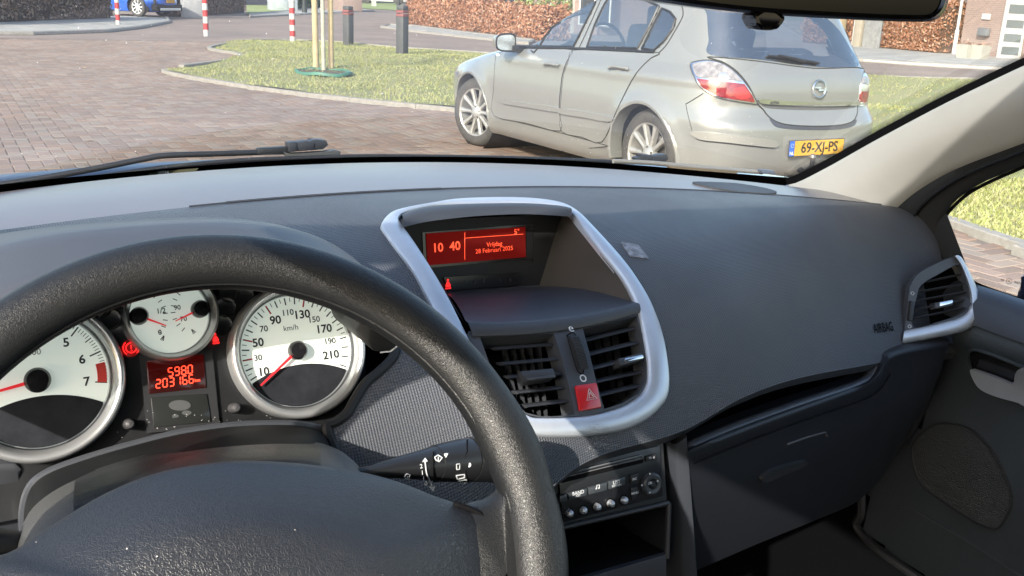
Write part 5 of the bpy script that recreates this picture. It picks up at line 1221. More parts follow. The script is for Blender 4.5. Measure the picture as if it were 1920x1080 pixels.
# rev counter
ct = (-.1015, .0005); Rt = .0625; Rj = Rt*.82
tc_ = dial(ct, Rt, 'rev_counter'); at_ = lambda k: 194-29.2*k
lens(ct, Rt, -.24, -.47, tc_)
ticks(ct, Rj, [at_(k) for k in range(0, 8)], .80, .97, .0011, M_INK, tc_); ticks(ct, Rj, [at_(k*.1+.1) for k in range(0, 69)], .90, .97, .0005, M_INK, tc_); ticks(ct, Rj, [at_(k+.5) for k in range(0, 7)], .86, .97, .0008, M_INK, tc_)
rz = [at_(6.35+.65*i/10) for i in range(11)]; obj('red_zone', loft([[CL.at(ct[0]+math.cos(math.radians(a))*Rj*r, ct[1]+math.sin(math.radians(a))*Rj*r, -.0053) for a in rz] for r in (.83, .965)]), mat('red zone', (.72, .06, .05), .5), tc_, False)
for k in range(0, 8): t = math.radians(at_(k)); dtext(str(k), ct, math.cos(t)*Rj*.68, math.sin(t)*Rj*.68, .0095, tc_, .025)
dtext('x 1000', ct, -.004, Rj*.42, .0066, tc_, 0); needle(ct, 189, Rj*.92, tc_, hub=.0095)
# fuel and temperature
cf = CL.ab(320, 590); Rf = .0375; fu = dial(cf, Rf, 'fuel_gauge'); Rk = Rf*.82
for sx_, a0, a1 in ((-1, -45, 45), (1, 135, 225)):
    cc = (cf[0]+sx_*Rk*.78, cf[1]+.002); angs = [a0+(a1-a0)*i/6 for i in range(7)]
    ticks(cc, Rk, angs, .62, .74, .0007, M_INK, fu)
    needle(cc, -28 if sx_ < 0 else 200, Rk*.72, fu, .0011, .0072)
dtext('1/2', cf, -Rk*.20, Rk*.14, .0058, fu, .02); dtext('0', cf, -Rk*.30, -Rk*.42, .0058, fu, .02); dtext('90', cf, Rk*.22, Rk*.18, .0055, fu, .02); dtext('70', cf, Rk*.34, -.14*Rk, .0055, fu, .02); dtext('1', cf, -Rk*.3, Rk*.6, .0058, fu, .02)
ticks((cf[0]-Rk*.2, cf[1]-Rk*.5), Rk, [225, 240, 255], .02, .16, .0006, M_INK, fu); ticks((cf[0]+Rk*.5, cf[1]-Rk*.42), Rk, [285, 300, 315], .02, .16, .0006, M_INK, fu)
# odometer windows
def win(P, name, m, l=-.004): return CL.plate(name, P, l, .004, m, clu, .0008)
obj('display_housing', prism([CL.p(x, y, -.0055) for x, y in ((262, 668), (398, 655), (412, 800), (276, 812))], -CL.n*.002), mat('housing plastic', (.022, .023, .026), .4), clu, False)
M_ODO = mat('odometer glass', (.008, .004, .004), .12, spec=.5, emit=((.10, .003, .002), .12)); M_ODG = mat('odometer digits', (.9, .04, .02), .5, emit=((1., .05, .02), .8))
od = win([(275, 677), (382, 664), (387, 727), (279, 739)], 'odometer', M_ODO); tw2 = win([(283, 745), (388, 738), (396, 791), (288, 802)], 'lower_display', mat('dark lcd', (.020, .022, .022), .15))
SEG = {'0': 'abcdef', '1': 'bc', '2': 'abged', '3': 'abgcd', '5': 'afgcd', '6': 'afgecd', '8': 'abcdefg', '9': 'abcdfg'}
def seg(txt, px, py, h, F, parent, l, m, pitch=.78):
    w = h*.5; g = []; x = 0; sl = .10
    o = F.p(px, py, l)
    S_ = dict(a=((0, 1), (1, 1)), b=((1, 1), (1, .5)), c=((1, .5), (1, 0)), d=((0, 0), (1, 0)), e=((0, 0), (0, .5)), f=((0, .5), (0, 1)), g=((0, .5), (1, .5)))
    for ch in txt:
        if ch == '.': q = quad2((x-w*.28, 0), (x-w*.28, h*.1), h*.1); g.append((q[0], q[1])); continue
        if ch == ' ': x += h*pitch; continue
        for k in SEG[ch]:
            (a, b), (c, d) = S_[k]; a, c = a*w, c*w; b, d = b*h, d*h
            aa, bb = Vector((a+b*sl+x, b)), Vector((c+d*sl+x, d)); v = (bb-aa)*.1; q = quad2(tuple(aa+v), tuple(bb-v), h*.13); g.append(q)
        x += h*pitch
    return obj('digits', put(merge(*g), o, F.ex, F.ey, .0002, F.n), m, parent, False)
seg('598.0', 316, 706, .0066, CL, od, -.0035, M_ODG); seg('203166', 293, 728, .0066, CL, od, -.0035, M_ODG)
obj('unit_text', put(text2('km', .0035, .03), CL.p(370, 713, -.0035), CL.ex, CL.ey, .0002, CL.n), M_ODG, od, False)
# a thumbed cloud of dust on the lower window, reset pins, lamps
obj('smudge', merge(*[([CL.p(x+r*math.cos(t)*1.3, y+r*.62*math.sin(t), -.0034+i*.0001) for t in np.linspace(0, 5.9, 18)], [tuple(range(18))]) for i, (x, y, r) in enumerate(((337, 760, 16), (350, 774, 7), (329, 780, 5)))]), mat('dust smudge', (.055, .06, .062), .7), tw2, False)
for x, y in ((240, 795), (438, 765)):
    rp = obj('reset_pin', lathe([(0, .011), (.003, .010), (.0042, .007), (.0042, -.004)], CL.p(x, y, -.004), CL.n, 16), mat('pin plastic', (.06, .06, .065), .3) if x == 240 else bpy.data.materials['pin plastic'], clu)
def lampshape(x, y, r, m=None):
    return obj('warning_lamp', lathe([(0, -.0045), (r*.8, -.0045), (r, -.0038), (r*1.05, -.006)], CL.p(x, y, 0), CL.n, 20), m or M_LENS, clu)
for x, y in ((207, 598), (226, 628), (433, 548), (425, 575), (418, 608), (460, 556), (190, 575)): lampshape(x, y, .0085)
# brake lamp: circle with exclamation and brackets; belt lamp
o = CL.p(246, 652, -.0035); ci = lambda r, a0, a1, n=16: [o+CL.ex*r*math.cos(a0+(a1-a0)*i/n)+CL.ey*r*math.sin(a0+(a1-a0)*i/n) for i in range(n+1)]
lampshape(246, 652, .0068, mat('lit lamp glow', (.10, .004, .004), .3, emit=((.6, .01, .01), .06)))
obj('brake_warning_light', merge(tube(ci(.0040, 0, 6.283), .0006, 4), tube(ci(.0060, -.9, .9), .0006, 4), tube(ci(.0060, 2.24, 4.04), .0006, 4), box(o+CL.ey*.0007, (.0010, .0008, .003)), box(o-CL.ey*.0022, (.001, .0008, .0009))), M_LEDR, clu)
belt_icon(CL, 404, 634, .0060, clu, -.0035)
# dust specks
sp2 = []
for k in range(90):
    x, y = (RNG.uniform(200, 650), RNG.uniform(770, 830)) if k < 55 else (RNG.uniform(300, 520), RNG.uniform(770, 850)); q = CL.p(x, y, -.0030); sp2.append(disc(q, CL.ex, CL.ey, RNG.uniform(.0002, .0005), 5))
obj('dust', merge(*sp2), mat('dust specks', (.4, .4, .4), .8), clu, False)['kind'] = 'stuff'
# ---- cluster hood
def hoodp(a, b, k=1., dy=0.):
    Y = ip(b, [0, .06, .35, .7, 1], [.668, .675, .75, .86, .97])+dy; top = ip(b, [0, .06, .35, .7, 1], [1.130, 1.137, 1.152, 1.132, 1.090]); base = ip(b, [0, .35, .7, 1], [1.062, 1.064, 1.077, 1.088]); hw = ip(b, [0, .5, 1], [.186, .186, .18])
    z = base+(top-base)*k*max(0, 1-abs(a)**2.7)**.5
    return Vector((-.372+hw*k*a-.005*b, Y, z))
aa = [math.copysign(abs(math.sin(t))**.8, math.sin(t)) for t in np.linspace(-math.pi/2, math.pi/2, 71)]
obj('cluster_hood', loft([[hoodp(a, b) for a in aa] for b in np.linspace(0, 1, 22)]), mat('hood vinyl', (.062, .067, .080), .44, bump=('noise', 800, .2, .0006), noise=(6, .12)), dash, angle=70)
obj('hood_lining', loft([[hoodp(a, 0) for a in aa], [hoodp(a, 0, .985, -.002) for a in aa], [hoodp(a, 0, .955, .004) for a in aa], [hoodp(a, 0, .95, .17) for a in aa]]), M_DARK, dash)
obj('opening_edge', tube([hs(x, y, .0) for x, y in c2([(735, 602), (742, 640), (738, 668), (712, 696), (686, 718), (664, 752), (650, 776), (628, 792), (612, 800), (622, 835), (645, 880)], 5)], .0045, 8), M_BLK2, dash)
obj('hood_foot', bevel(prism([atY(x, y, .69) for x, y in ((694, 586), (741, 611), (745, 650), (729, 661), (700, 660), (690, 640))], (0, .09, 0)), .003), M_BLK2, dash)
obj('hood_foot_edge', tube([atY(x, y, .686) for x, y in ((713, 661), (732, 659), (744, 650))], .0007, 5), M_PRINT, dash)
# ---- steering column shroud and surround line
YS = .66
rim_px = [(47, 1010), (44, 960), (58, 912), (95, 884), (170, 857), (260, 831), (340, 812), (430, 799), (520, 795), (580, 799), (610, 812), (622, 832)]
obj('column_surround', tube([atY(x, y, .735) for x, y in c2(rim_px, 5)], .0035, 8), mat('surround edge', (.05, .055, .065), .28, spec=.6), dash)
obj('column_tray', loft([[atY(x, y, .737) for x, y in c2(rim_px, 5)], [atY(x*.97+10, y+26, .66) for x, y in c2(rim_px, 5)], [atY(x*.93+25, y+150, .56) for x, y in c2(rim_px, 5)]]), mat('satin black tray', (.006, .007, .008), .6, spec=.2, bump=('noise', 250, .1, .0005)), dash)
ped = obj('dash_lower_left', bevel(prism([atY(x, y, .76) for x, y in ((-200, 865), (30, 868), (44, 880), (40, 940), (36, 1100), (-200, 1100))], (0, .05, 0)), .004), M_SOFT, dash)
shr = thing('steering_column', 'black plastic steering column shroud between wheel and instrument cluster', 'steering column', (-.36, .6, .85))
sh_rows = []
for (P, Y, dy) in (([(95, 1015), (108, 955), (168, 897), (260, 862), (360, 840), (460, 829), (550, 828), (606, 839), (644, 862), (662, 900)], .70, 0), ([(40, 1040), (58, 965), (128, 910), (240, 871), (350, 850), (460, 838), (560, 836), (628, 848), (668, 874), (684, 915)], .645, 0), ([(25, 1060), (48, 985), (122, 930), (236, 892), (350, 868), (460, 855), (560, 853), (635, 866), (676, 892), (692, 930)], .59, 0), ([(25, 1060), (48, 985), (122, 930), (236, 892), (350, 868), (460, 855), (560, 853), (635, 866), (676, 892), (692, 930)], .55, 60)):
    sh_rows.append([atY(x, y+dy, Y) for x, y in c2(P, 6)])
rows = [[p+Vector((0, .004, -.02)) for p in sh_rows[0]], sh_rows[0]]
for i in range(3):
    for t in (.33, .67, 1.): rows.append([a_.lerp(b_, t)+Vector((0, 0, .004*math.sin(math.pi*t))) for a_, b_ in zip(sh_rows[i], sh_rows[i+1])])
M_SHR = mat('shroud vinyl', (.010, .011, .013), .30, spec=.6, bump=('leather', 450, .3, .0008))
M_SHR_LIT = mat('sunlit grained vinyl', (.07, .071, .07), .38, spec=.8, bump=('leather', 520, .35, .0007), noise=(10, .15))  # paler than the centre: sun sheen on the shroud ends put into the colour
nr_ = len(rows[0]); rows = [r[:nr_] for r in rows]
obj('shroud', loft([r[13:40] for r in rows]), M_SHR, shr, angle=70)
obj('shroud_lit_end', loft([r[:14] for r in rows]), M_SHR_LIT, shr, angle=70); obj('shroud_lit_end', loft([r[39:] for r in rows]), M_SHR_LIT, shr, angle=70)
# ---- stalks
stk = thing('wiper_stalk', 'black wiper control stalk with white symbols right of the steering column', 'stalk', atY(700, 884, .62))
pa = [(640, 892, 9), (700, 884, 12), (745, 877, 20), (790, 872, 28), (815, 869, 33)]; pb = [(815, 869, 34.5), (860, 864, 40), (878, 862, 41)]; pc_ = [(880, 861.5, 42), (920, 859, 45), (960, 857, 45), (990, 856, 38), (996, 856, 20)]
def stalkpart(P, name, m, par, y0=.60, y1=.63):
    path, rr = [], []
    for x, y, h in P:
        Y = y0+(y1-y0)*(x-640)/360; p = atY(x, y, Y); path.append(p); rr.append(h/FPX*(p-CAMP).dot(FW))
    return obj(name, tube(path, rr, 28), m, par, angle=60)
M_STK = mat('stalk plastic', (.016, .017, .019), .34, spec=.55, bump=('noise', 500, .1, .0004))
stalkpart(pa, 'arm', M_STK, stk); s2 = stalkpart(pb, 'rotating_ring', M_STK, stk); s3 = stalkpart(pc_, 'end_grip', M_STK, stk)
def onstalk(x, y, lift=.003):
    # nearest point on the stalk skin facing the camera
    P = sorted(set(pa+pb+pc_)); cx = float(np.interp(x, [p[0] for p in P], [p[1] for p in P])); h = float(np.interp(x, [p[0] for p in P], [p[2] for p in P])); Y = .60+.03*(x-640)/360
    c = atY(x, cx, Y); r = h/FPX*(c-CAMP).dot(FW); v = max(-.97, min(.97, (y-cx)/h)); d = ray(x, y).normalized(); back = math.sqrt(1-v*v)*r
    q = CAMP+d*((c-CAMP).dot(FW)/d.dot(FW)); return q-FW*(back+lift)
def marks(name, lines, r=.0004, par=stk): return obj(name, merge(*[tube([onstalk(*p) for p in resample(L, 2, False)], r*1.25, 5) for L in lines]), M_PRINT, par)
marks('speed_arrow', [[(800, 857), (803, 880), (812, 913)], [(796, 860), (800, 854), (804, 859)], [(807, 910), (813, 917), (816, 908)]], .00045)
marks('wiper_symbol', [[(761, 888), (766, 883), (772, 885), (768, 895), (762, 892), (761, 888)], [(765, 896), (767, 888)]], .00035)
marks('washer_symbol', [[(818, 851), (824, 847), (832, 851), (827, 858), (821, 856), (818, 851)], [(825, 857), (825, 850)], [(836, 845), (842, 844), (839, 850), (836, 845)]], .0004)
marks('rear_wiper_symbols', [[(858, 862), (864, 861), (864, 871), (859, 872), (858, 862)], [(858, 884), (873, 881), (873, 888), (860, 892), (858, 884)], [(862, 896), (876, 893), (877, 900), (865, 903), (862, 896)]], .0004)
def stk_text(s, x, y, size, name='digit'): return obj(name, put(text2(s, size, .02), onstalk(x, y, .0032), (1, 0, 0), (0, .25, .97), .0002), M_PRINT, stk, False)
for s_, x, y in (('2', 793, 868), ('1', 795, 880), ('0', 800, 904), ('I', 797, 892)): stk_text(s_, x, y, .0046)
obj('index_dot', lathe([(0, .0006), (.0016, .0005), (.002, 0)], onstalk(881, 863), -FW, 14), M_PRINT, stk)
marks('ring_joints', [[(815, y) for y in range(842, 902, 4)], [(877, 822), (878, 838), (874, 850), (876, 880), (880, 900)]], .0005).data.materials[0] = M_DARK
st2 = thing('light_stalk', 'black light control stalk left of the steering column', 'stalk', atY(20, 1035, .60))
obj('arm', tube([atY(120, 1040, .62), atY(60, 1038, .60), atY(-10, 1036, .585), atY(-90, 1034, .57)], [.010, .012, .014, .014], 20), M_STK, st2)
# ---- steering wheel
WC = Vector((-.379, .461, 1.030)); WT = .629; WN = Vector((0, -math.cos(WT), math.sin(WT))); W = PF(WC, (1, 0, 0), (0, math.sin(WT), math.cos(WT)))
stw = thing('steering_wheel', 'black leather steering wheel with smooth airbag pad in front of the instruments', 'steering wheel', WC)
rows = []
for k in range(180):
    t = 2*math.pi*k/180; d = W.ex*math.cos(t)+W.ey*math.sin(t); sw_ = 1+.10*math.exp(-((abs(math.atan2(math.sin(t), abs(math.cos(t))))-.18)/.16)**2)
    rows.append([WC+d*(.172+.0158*sw_*math.cos(q))+WN*(.0172*sw_*math.sin(q)+.0012*math.cos(2*q)) for q in np.linspace(0, 2*math.pi, 29)[:-1]])
rows.append(rows[0]); obj('rim', loft(rows, True), M_LEATH, stw, angle=80)
obj('rim_seam', tube([WC+(W.ex*math.cos(t)+W.ey*math.sin(t))*.1565+WN*.0052 for t in np.linspace(0, 2*math.pi, 181)[:-1]], .0006, 4, True), M_LEATH, stw)
def padloft(pts, cx, cy, prof, m, name, parent, base=-.004, n=5):
    P = match(c2(pts, n, True)+[pts[0]], 140)[:-1]; rows = []
    for k, h in prof: rows.append([W.p(cx+(x-cx)*k, cy+(y-cy)*k, base+h) for x, y in P])
    g = loft(rows, True); return obj(name, g, m, parent, angle=80)
PAD = [(-60, 1060), (20, 1035), (100, 983), (200, 924), (300, 885), (400, 868), (480, 864), (560, 869), (640, 879), (700, 890), (760, 908), (820, 932), (870, 948), (905, 966), (921, 1000), (928, 1060), (930, 1180), (890, 1330), (700, 1420), (450, 1440), (150, 1400), (-60, 1290), (-120, 1160)]
padloft(PAD, 450, 1150, ((1.0, -.045), (1.0, -.006), (.995, -.001), (.98, .003), (.93, .010), (.82, .022), (.70, .031), (.60, .0365), (.52, .039), (.3, .041), (.02, .042)), M_PAD, 'airbag_pad', stw)
SPK = [(846, 985), (862, 952), (884, 941), (902, 937), (922, 926), (938, 905), (945, 870), (975, 860), (1005, 900), (1030, 980), (1035, 1080), (1010, 1200), (960, 1280), (880, 1330), (820, 1300), (830, 1100)]
padloft(SPK, 950, 1080, ((1.0, -.04), (1.0, -.012), (.985, -.004), (.95, .001), (.85, .006), (.6, .010), (.02, .011)), M_LEATH, 'spoke', stw, -.006, 4)
SPL = [(-260, 1060), (-160, 1060), (-60, 1075), (-20, 1090), (-40, 1250), (-120, 1300), (-260, 1260)]
padloft(SPL, -140, 1170, ((1.0, -.04), (1.0, -.010), (.98, -.004), (.85, .004), (.02, .008)), M_LEATH, 'spoke', stw, -.006, 3)
obj('pad_gap', tube([W.p(x, y, -.0008) for x, y in c2([(850, 944), (880, 954), (902, 966), (917, 985), (926, 1015), (930, 1060), (932, 1110), (931, 1180)], 5)], [.0006]+[.0018]*34+[.0018], 8), M_DARK, stw)
obj('hub', cyl(WC-WN*.06+W.ey*-.02, WC-WN*.015+W.ey*-.02, .06, .075, 32), M_BLK2, stw)

pv = BVHTree.FromPolygons([tuple(v.co) for v in bpy.data.objects['airbag_pad'].data.vertices], [tuple(p.vertices) for p in bpy.data.objects['airbag_pad'].data.polygons])
dust = []
for k in range(14):
    x, y = RNG.uniform(60, 900), RNG.uniform(870, 1078); loc, n, i_, t_ = pv.ray_cast(CAMP, ray(x, y).normalized())
    if loc is None: continue
    if n.dot(ray(x, y)) > 0: n = -n
    r = RNG.uniform(.00015, .0005); e1, e2, a_ = frame(n); dust.append(([loc+n*.0003+(e1*math.cos(t)*RNG.uniform(.4, 1.6)+e2*math.sin(t))*r for t in np.linspace(0, 5.2, 6)], [tuple(range(6))]))
obj('dust', merge(*dust), bpy.data.materials['dust specks'], stw, False)['kind'] = 'stuff'
# ---- radio and console below
R0 = atY(1150, 905, .695); RP = PF(R0, (1, -.02, 0), (0, .22, .975))
rad_ = thing('car_radio', 'black car radio with silver round buttons under the centre vents', 'radio', R0)
RP.plate('housing', [(1000, 895), (1243, 828), (1250, 938), (1055, 990), (1000, 1003)], 0, .05, M_BLK2, rad_)
RP.plate('face', [(1046, 876), (1238, 836), (1243, 930), (1056, 980)], .003, .004, mat('radio face', (.011, .012, .015), .32), rad_, .0008)
obj('cd_slot', prism([RP.p(x, y, .0034) for x, y in ((1052, 897), (1206, 861), (1206, 868), (1053, 906))], -RP.n*.001), M_DARK, rad_, False)
obj('slot_lip', merge(tube([RP.p(1050, 891, .005), RP.p(1203, 853.5, .005), RP.p(1206, 857, .004)], .0007, 6), tube([RP.p(1050, 897, .005), RP.p(1200, 860, .005)], .0005, 6)), mat('slot lip grey', (.16, .16, .17), .3), rad_)
M_KEY = mat('radio key', (.045, .052, .060), .35)
for P, s_, c_, z_ in (([(1066, 925), (1101, 915.5), (1101, 929), (1067, 938.5)], 'BAND', (1084, 924), .0048), ([(1104.5, 914), (1138.5, 904), (1139, 919), (1105, 928)], '', (1121, 915), .004), ([(1142, 903), (1172, 894), (1172.5, 909), (1142.5, 918)], 'LIST', (1156, 904), .0048), ([(1050, 930), (1063, 926), (1064, 939), (1050, 943)], '', (1057, 934), .004)):
    kb = obj('key', bevel(prism([RP.p(x, y, .006) for x, y in P], -RP.n*.005), .0007), M_KEY, rad_)
    if s_: obj('lettering', put(text2(s_, z_, .02), RP.p(*c_, .0064), RP.ex, RP.ey, .0002, RP.n), M_PRINT, kb, False)
obj('lettering', put(text2('AST', .0032, .02), RP.p(1084, 929, .0064), RP.ex, RP.ey, .0002, RP.n), M_PRINT, kb, False); obj('lettering', put(text2('REFRESH', .0028, .02), RP.p(1156, 910, .0064), RP.ex, RP.ey, .0002, RP.n), M_PRINT, kb, False)
obj('note_symbol', merge(tube([RP.p(1119, 916, .0065), RP.p(1119, 910, .0065), RP.p(1124, 909, .0065), RP.p(1124, 915, .0065)], .0004, 5), disc(RP.p(1118, 916, .0066), RP.ex, RP.ey, .0009, 8), disc(RP.p(1123, 915, .0066), RP.ex, RP.ey, .0009, 8)), M_PRINT, kb)
M_KNOB = mat('silver button', (.60, .63, .68), .28, .6)
for i, (x, y) in enumerate(((1065, 961), (1091, 955.5), (1117, 949.3), (1142.5, 943), (1167.5, 936.5))):
    kb = obj('round_button', lathe([(0, .0068), (.0018, .0066), (.0032, .0052), (.0037, .003), (.0037, -.002)], RP.p(x, y, .002), RP.n, 24), M_KNOB, rad_)
    obj('button_well', lathe([(.0038, .0012), (.0048, .0016), (.0050, .001)], RP.p(x, y, .002), RP.n, 24), M_DARK, kb)
    obj('numeral', put(text2(str(i+2), .003, 0), RP.p(x+.5, y+1, .0093), RP.ex, RP.ey, .0002, RP.n), M_INK, kb, False)
dl = obj('control_ring', lathe([(.0045, .003), (.0055, .0055), (.009, .006), (.0108, .0048), (.0112, .001)], RP.p(1218.5, 906, .002), RP.n, 40), M_KEY, rad_)
obj('ok_button', lathe([(0, .0060), (.003, .0058), (.0040, .0040), (.0041, 0)], RP.p(1218.5, 906, .002), RP.n, 24), M_BLK2, dl)
obj('lettering', put(text2('OK', .0034, .02), RP.p(1219, 906, .0084), RP.ex, RP.ey, .0002, RP.n), M_PRINT, dl, False)
g_ = []
for dx, dy, a in ((0, -18, 90), (0, 18, -90), (-15, 4, 180), (15, -4, 0)):
    c = RP.p(1218.5+dx, 906+dy, .0084); t = math.radians(a); e, u = RP.ex*math.cos(t)+RP.ey*math.sin(t), RP.ey*math.cos(t)-RP.ex*math.sin(t); g_.append(([c+e*.0012, c-e*.0008+u*.0011, c-e*.0008-u*.0011], [(0, 1, 2)]))
obj('arrows', merge(*g_), M_PRINT, dl, False)
for P, s_ in (([(1182, 891), (1197, 887), (1197, 906), (1183, 909)], 'SRC'), ([(1183, 915), (1195, 912), (1197, 934), (1186, 937)], 'MENU'), ([(1211, 856), (1231, 850), (1232, 861), (1212, 866)], 'TA  #')):
    kb = obj('key', bevel(prism([RP.p(x, y, .005) for x, y in P], -RP.n*.004), .0006), M_BLK2, rad_); cx, cy = sum(p[0] for p in P)/4, sum(p[1] for p in P)/4
    obj('lettering', put(text2(s_, .0030, .02), RP.p(cx, cy, .0054), RP.ex, RP.ey, .0002, RP.n), M_PRINT, kb, False)
# storage pocket below the radio
sto = thing('storage_pocket', 'empty black storage pocket under the car radio', 'storage pocket', RP.p(1150, 1020))
bar = lambda a, b, r, l=.002: cyl(RP.p(*a, l), RP.p(*b, l), r, r, 10)
obj('frame', merge(bar((1040, 993), (1254, 943), .0026), bar((1254, 943), (1250, 1046), .0030)), mat('pocket frame', (.030, .031, .034), .35), sto)
obj('lip', loft([[RP.p(1000, 1105, -.004), RP.p(1248, 1034, -.004)], [RP.p(1000, 1112, .006), RP.p(1249, 1040, .006)], [RP.p(1000, 1122, .006), RP.p(1249, 1050, .006)], [RP.p(1000, 1150, .0), RP.p(1249, 1080, .0)]]), M_SOFT, sto)
obj('inside', loft([[RP.p(1000, 1005, -.002), RP.p(1252, 945, -.002)], [RP.p(1000, 1005, -.002)+Vector((0, .12, 0)), RP.p(1252, 945, -.002)+Vector((0, .12, 0))], [RP.p(1000, 1120, -.002)+Vector((0, .12, -.01)), RP.p(1252, 1050, -.002)+Vector((0, .12, -.01))], [RP.p(1000, 1105, -.004), RP.p(1248, 1034, -.004)]]), M_DARK, sto, False)
obj('side', loft([[RP.p(1253, 944, -.002), RP.p(1253, 944, -.002)+Vector((0, .12, 0))], [RP.p(1249, 1046, -.002), RP.p(1249, 1046, -.002)+Vector((0, .12, 0))]]), M_BLK2, sto, False)
cp = thing('console_side', 'upright dark console side panel right of the radio', 'console panel', RP.p(1280, 940))
c0 = [atY(x, y, .700) for x, y in ((1262, 833), (1268, 905), (1274, 1000), (1279, 1110))]; c1 = [atY(x, y, .696) for x, y in ((1287, 815), (1295, 905), (1302, 1000), (1309, 1110))]
obj('panel', loft([[p+Vector((-.002, .10, 0)) for p in c0], c0, [a.lerp(b, .15)+Vector((0, -.003, 0)) for a, b in zip(c0, c1)], [a.lerp(b, .85)+Vector((0, -.003, 0)) for a, b in zip(c0, c1)], c1, [p+Vector((.004, .25, 0)) for p in c1]]), mat('console vinyl', (.035, .040, .050), .48, bump=('noise', 600, .2, .0006)), cp, angle=50)
# ---- lower dash: open shelf, lip, glove box lid
gb = thing('glovebox', 'dark glovebox with open shelf above it on the passenger side', 'glovebox', atY(1500, 850, .75))
A_ = [(1285, 838), (1362, 803), (1484, 758), (1607, 717), (1631, 701), (1648, 672), (1668, 655), (1776, 634)]; B_ = [(1290, 853), (1395, 810), (1518, 765), (1617, 731), (1647, 706), (1662, 684), (1685, 668), (1776, 652)]; C_ = [(1296, 900), (1405, 860), (1528, 815), (1620, 775), (1655, 755), (1680, 735), (1710, 715), (1765, 690)]; D_ = [(1300, 960), (1412, 920), (1530, 880), (1612, 850), (1648, 830), (1672, 805), (1700, 785), (1745, 742)]; E_ = [(1305, 1070), (1420, 1020), (1530, 975), (1600, 945), (1630, 920), (1652, 895), (1672, 865), (1700, 820)]
YA = [.70, .715, .74, .77, .778, .783, .79, .81]
rw = lambda P, dy: c2([(0, 0)], 1) and [atY(p[0], p[1], y+dy) for p, y in zip(P, YA)]
rows0 = [[p+Vector((0, .025, -.004)) for p in rw(A_, 0)], rw(A_, .004), [a.lerp(b, .5)+Vector((0, -.004, .002)) for a, b in zip(rw(A_, 0), rw(B_, -.010))], rw(B_, -.010), [a+Vector((0, .002, -.006)) for a in rw(B_, -.008)], rw(C_, -.004), rw(D_, .004), rw(E_, .05)]
rows1 = [catmull([tuple(p) for p in r], 5) for r in rows0]
obj('lid', loft([list(c) for c in zip(*[catmull([tuple(c[j]) for c in rows1], 4) for j in range(0)])]) if False else loft(rows1), M_LOW, gb, angle=80)
sh0 = [p+Vector((0, .025, -.004)) for p in catmull([tuple(p) for p in rw(A_, 0)], 5)]
obj('shelf', loft([sh0, [p+Vector((0, .03, -.03)) for p in sh0], [p+Vector((0, .20, -.03)) for p in sh0], [p+Vector((0, .22, .10)) for p in sh0]]), M_DARK, gb)
obj('shelf_rib', tube([atY(1374, 747, .78), atY(1450, 727, .79), atY(1525, 711, .80)], .0012, 6), M_LOW, gb)
lat = hs_l = None
lbv = BVHTree.FromPolygons([tuple(v.co) for v in bpy.data.objects['lid'].data.vertices], [tuple(p.vertices) for p in bpy.data.objects['lid'].data.polygons])
def hl(px, py, off=0.):
    loc, n, i, t_ = lbv.ray_cast(CAMP, ray(px, py).normalized()); 
    if loc is None: return atY(px, py, .76)
    if n.dot(ray(px, py)) > 0: n = -n
    return loc+n*off
obj('lid_reflection', patch(c2([(1422, 896), (1440, 880), (1490, 864), (1506, 862), (1502, 870), (1455, 890), (1432, 900)], 4, True), lambda x, y: hl(x, y, .006), 6, rim=lambda x, y: hl(x, y, 0)), mat('latch grey', (.022, .024, .027), .45), gb, angle=60)  # raised grey bar stands in for a reflection on the lid
obj('latch_gap', tube([hl(x, y, .001) for x, y in ((1474, 833), (1510, 820), (1546, 810), (1549, 818))], .0011, 6), mat('pale edge', (.09, .09, .095), .4), gb)  # thin line, paler than the lid
lipc = [a.lerp(b, .5)+Vector((0, .003, -.002)) for a, b in zip(catmull([tuple(p) for p in rw(A_, 0)], 5), catmull([tuple(p) for p in rw(B_, 0)], 5))][:30]
obj('shelf_lip', tube(lipc, [.004]+[.0085]*(len(lipc)-6)+[.008, .007, .006, .005, .004], 14), mat('lip sky sheen', (.055, .063, .080), .42, spec=.6, bump=('noise', 600, .2, .0006)), gb, angle=80)  # lid plastic made lighter and bluish, painting the sky highlight along the lip
obj('lid_seam', tube([hl(x, y, .0005) for x, y in c2([(1300, 868), (1404, 826), (1474, 799), (1546, 774), (1620, 748), (1650, 728), (1668, 700)], 5)], .0012, 6), M_DARK, gb)
# ---- passenger door
dor = thing('passenger_side_door', 'dark passenger door lining with silver handle and round speaker grille', 'car door', (.70, .5, .6))
def dx(y, z):     # door lining inner surface
    return .712-.030*math.exp(-((z-.905)/.035)**2)+.010*math.exp(-((z-.80)/.06)**2)-.02*max(0, min(1, (.70-z)/.2))
def dgrid(y0, y1, z0, z1, ny, nz):
    return loft([[Vector((dx(y, z), y, z)) for y in np.linspace(y0, y1, ny)] for z in np.linspace(z0, z1, nz)])
M_DOOR = mat('door lining vinyl', (.036, .045, .053), .5, bump=('leather', 260, .25, .0008), noise=(8, .2))
zt_ = lambda y: atX(1835, 545, .70).z+(y-.8)*-.0
ztop = atX(1880, 556, .71).z
SEAL = c2([(1790, 560), (1778, 640), (1766, 690), (1740, 760), (1700, 830), (1640, 868), (1626, 900), (1625, 958), (1616, 984), (1647, 1019), (1729, 1078), (1800, 1130)], 5)
GV, GF = dgrid(-.35, 1.28, .28, ztop-.012, 110, 90)
cutp = SEAL+[(1800, 1400), (1300, 1400), (1300, 560)]
GF = [f for f in GF if not inpoly(*toPX(sum((GV[i] for i in f), Vector())/4), cutp)]
obj('lining', (GV, GF), M_DOOR, dor, angle=80)
tp = [atX(x, y, .722) for x, y in ((1800, 527), (1835, 539), (1880, 553), (1920, 567), (2000, 592))]
tp += [Vector((.722, -.35, tp[-1].z-.01))]
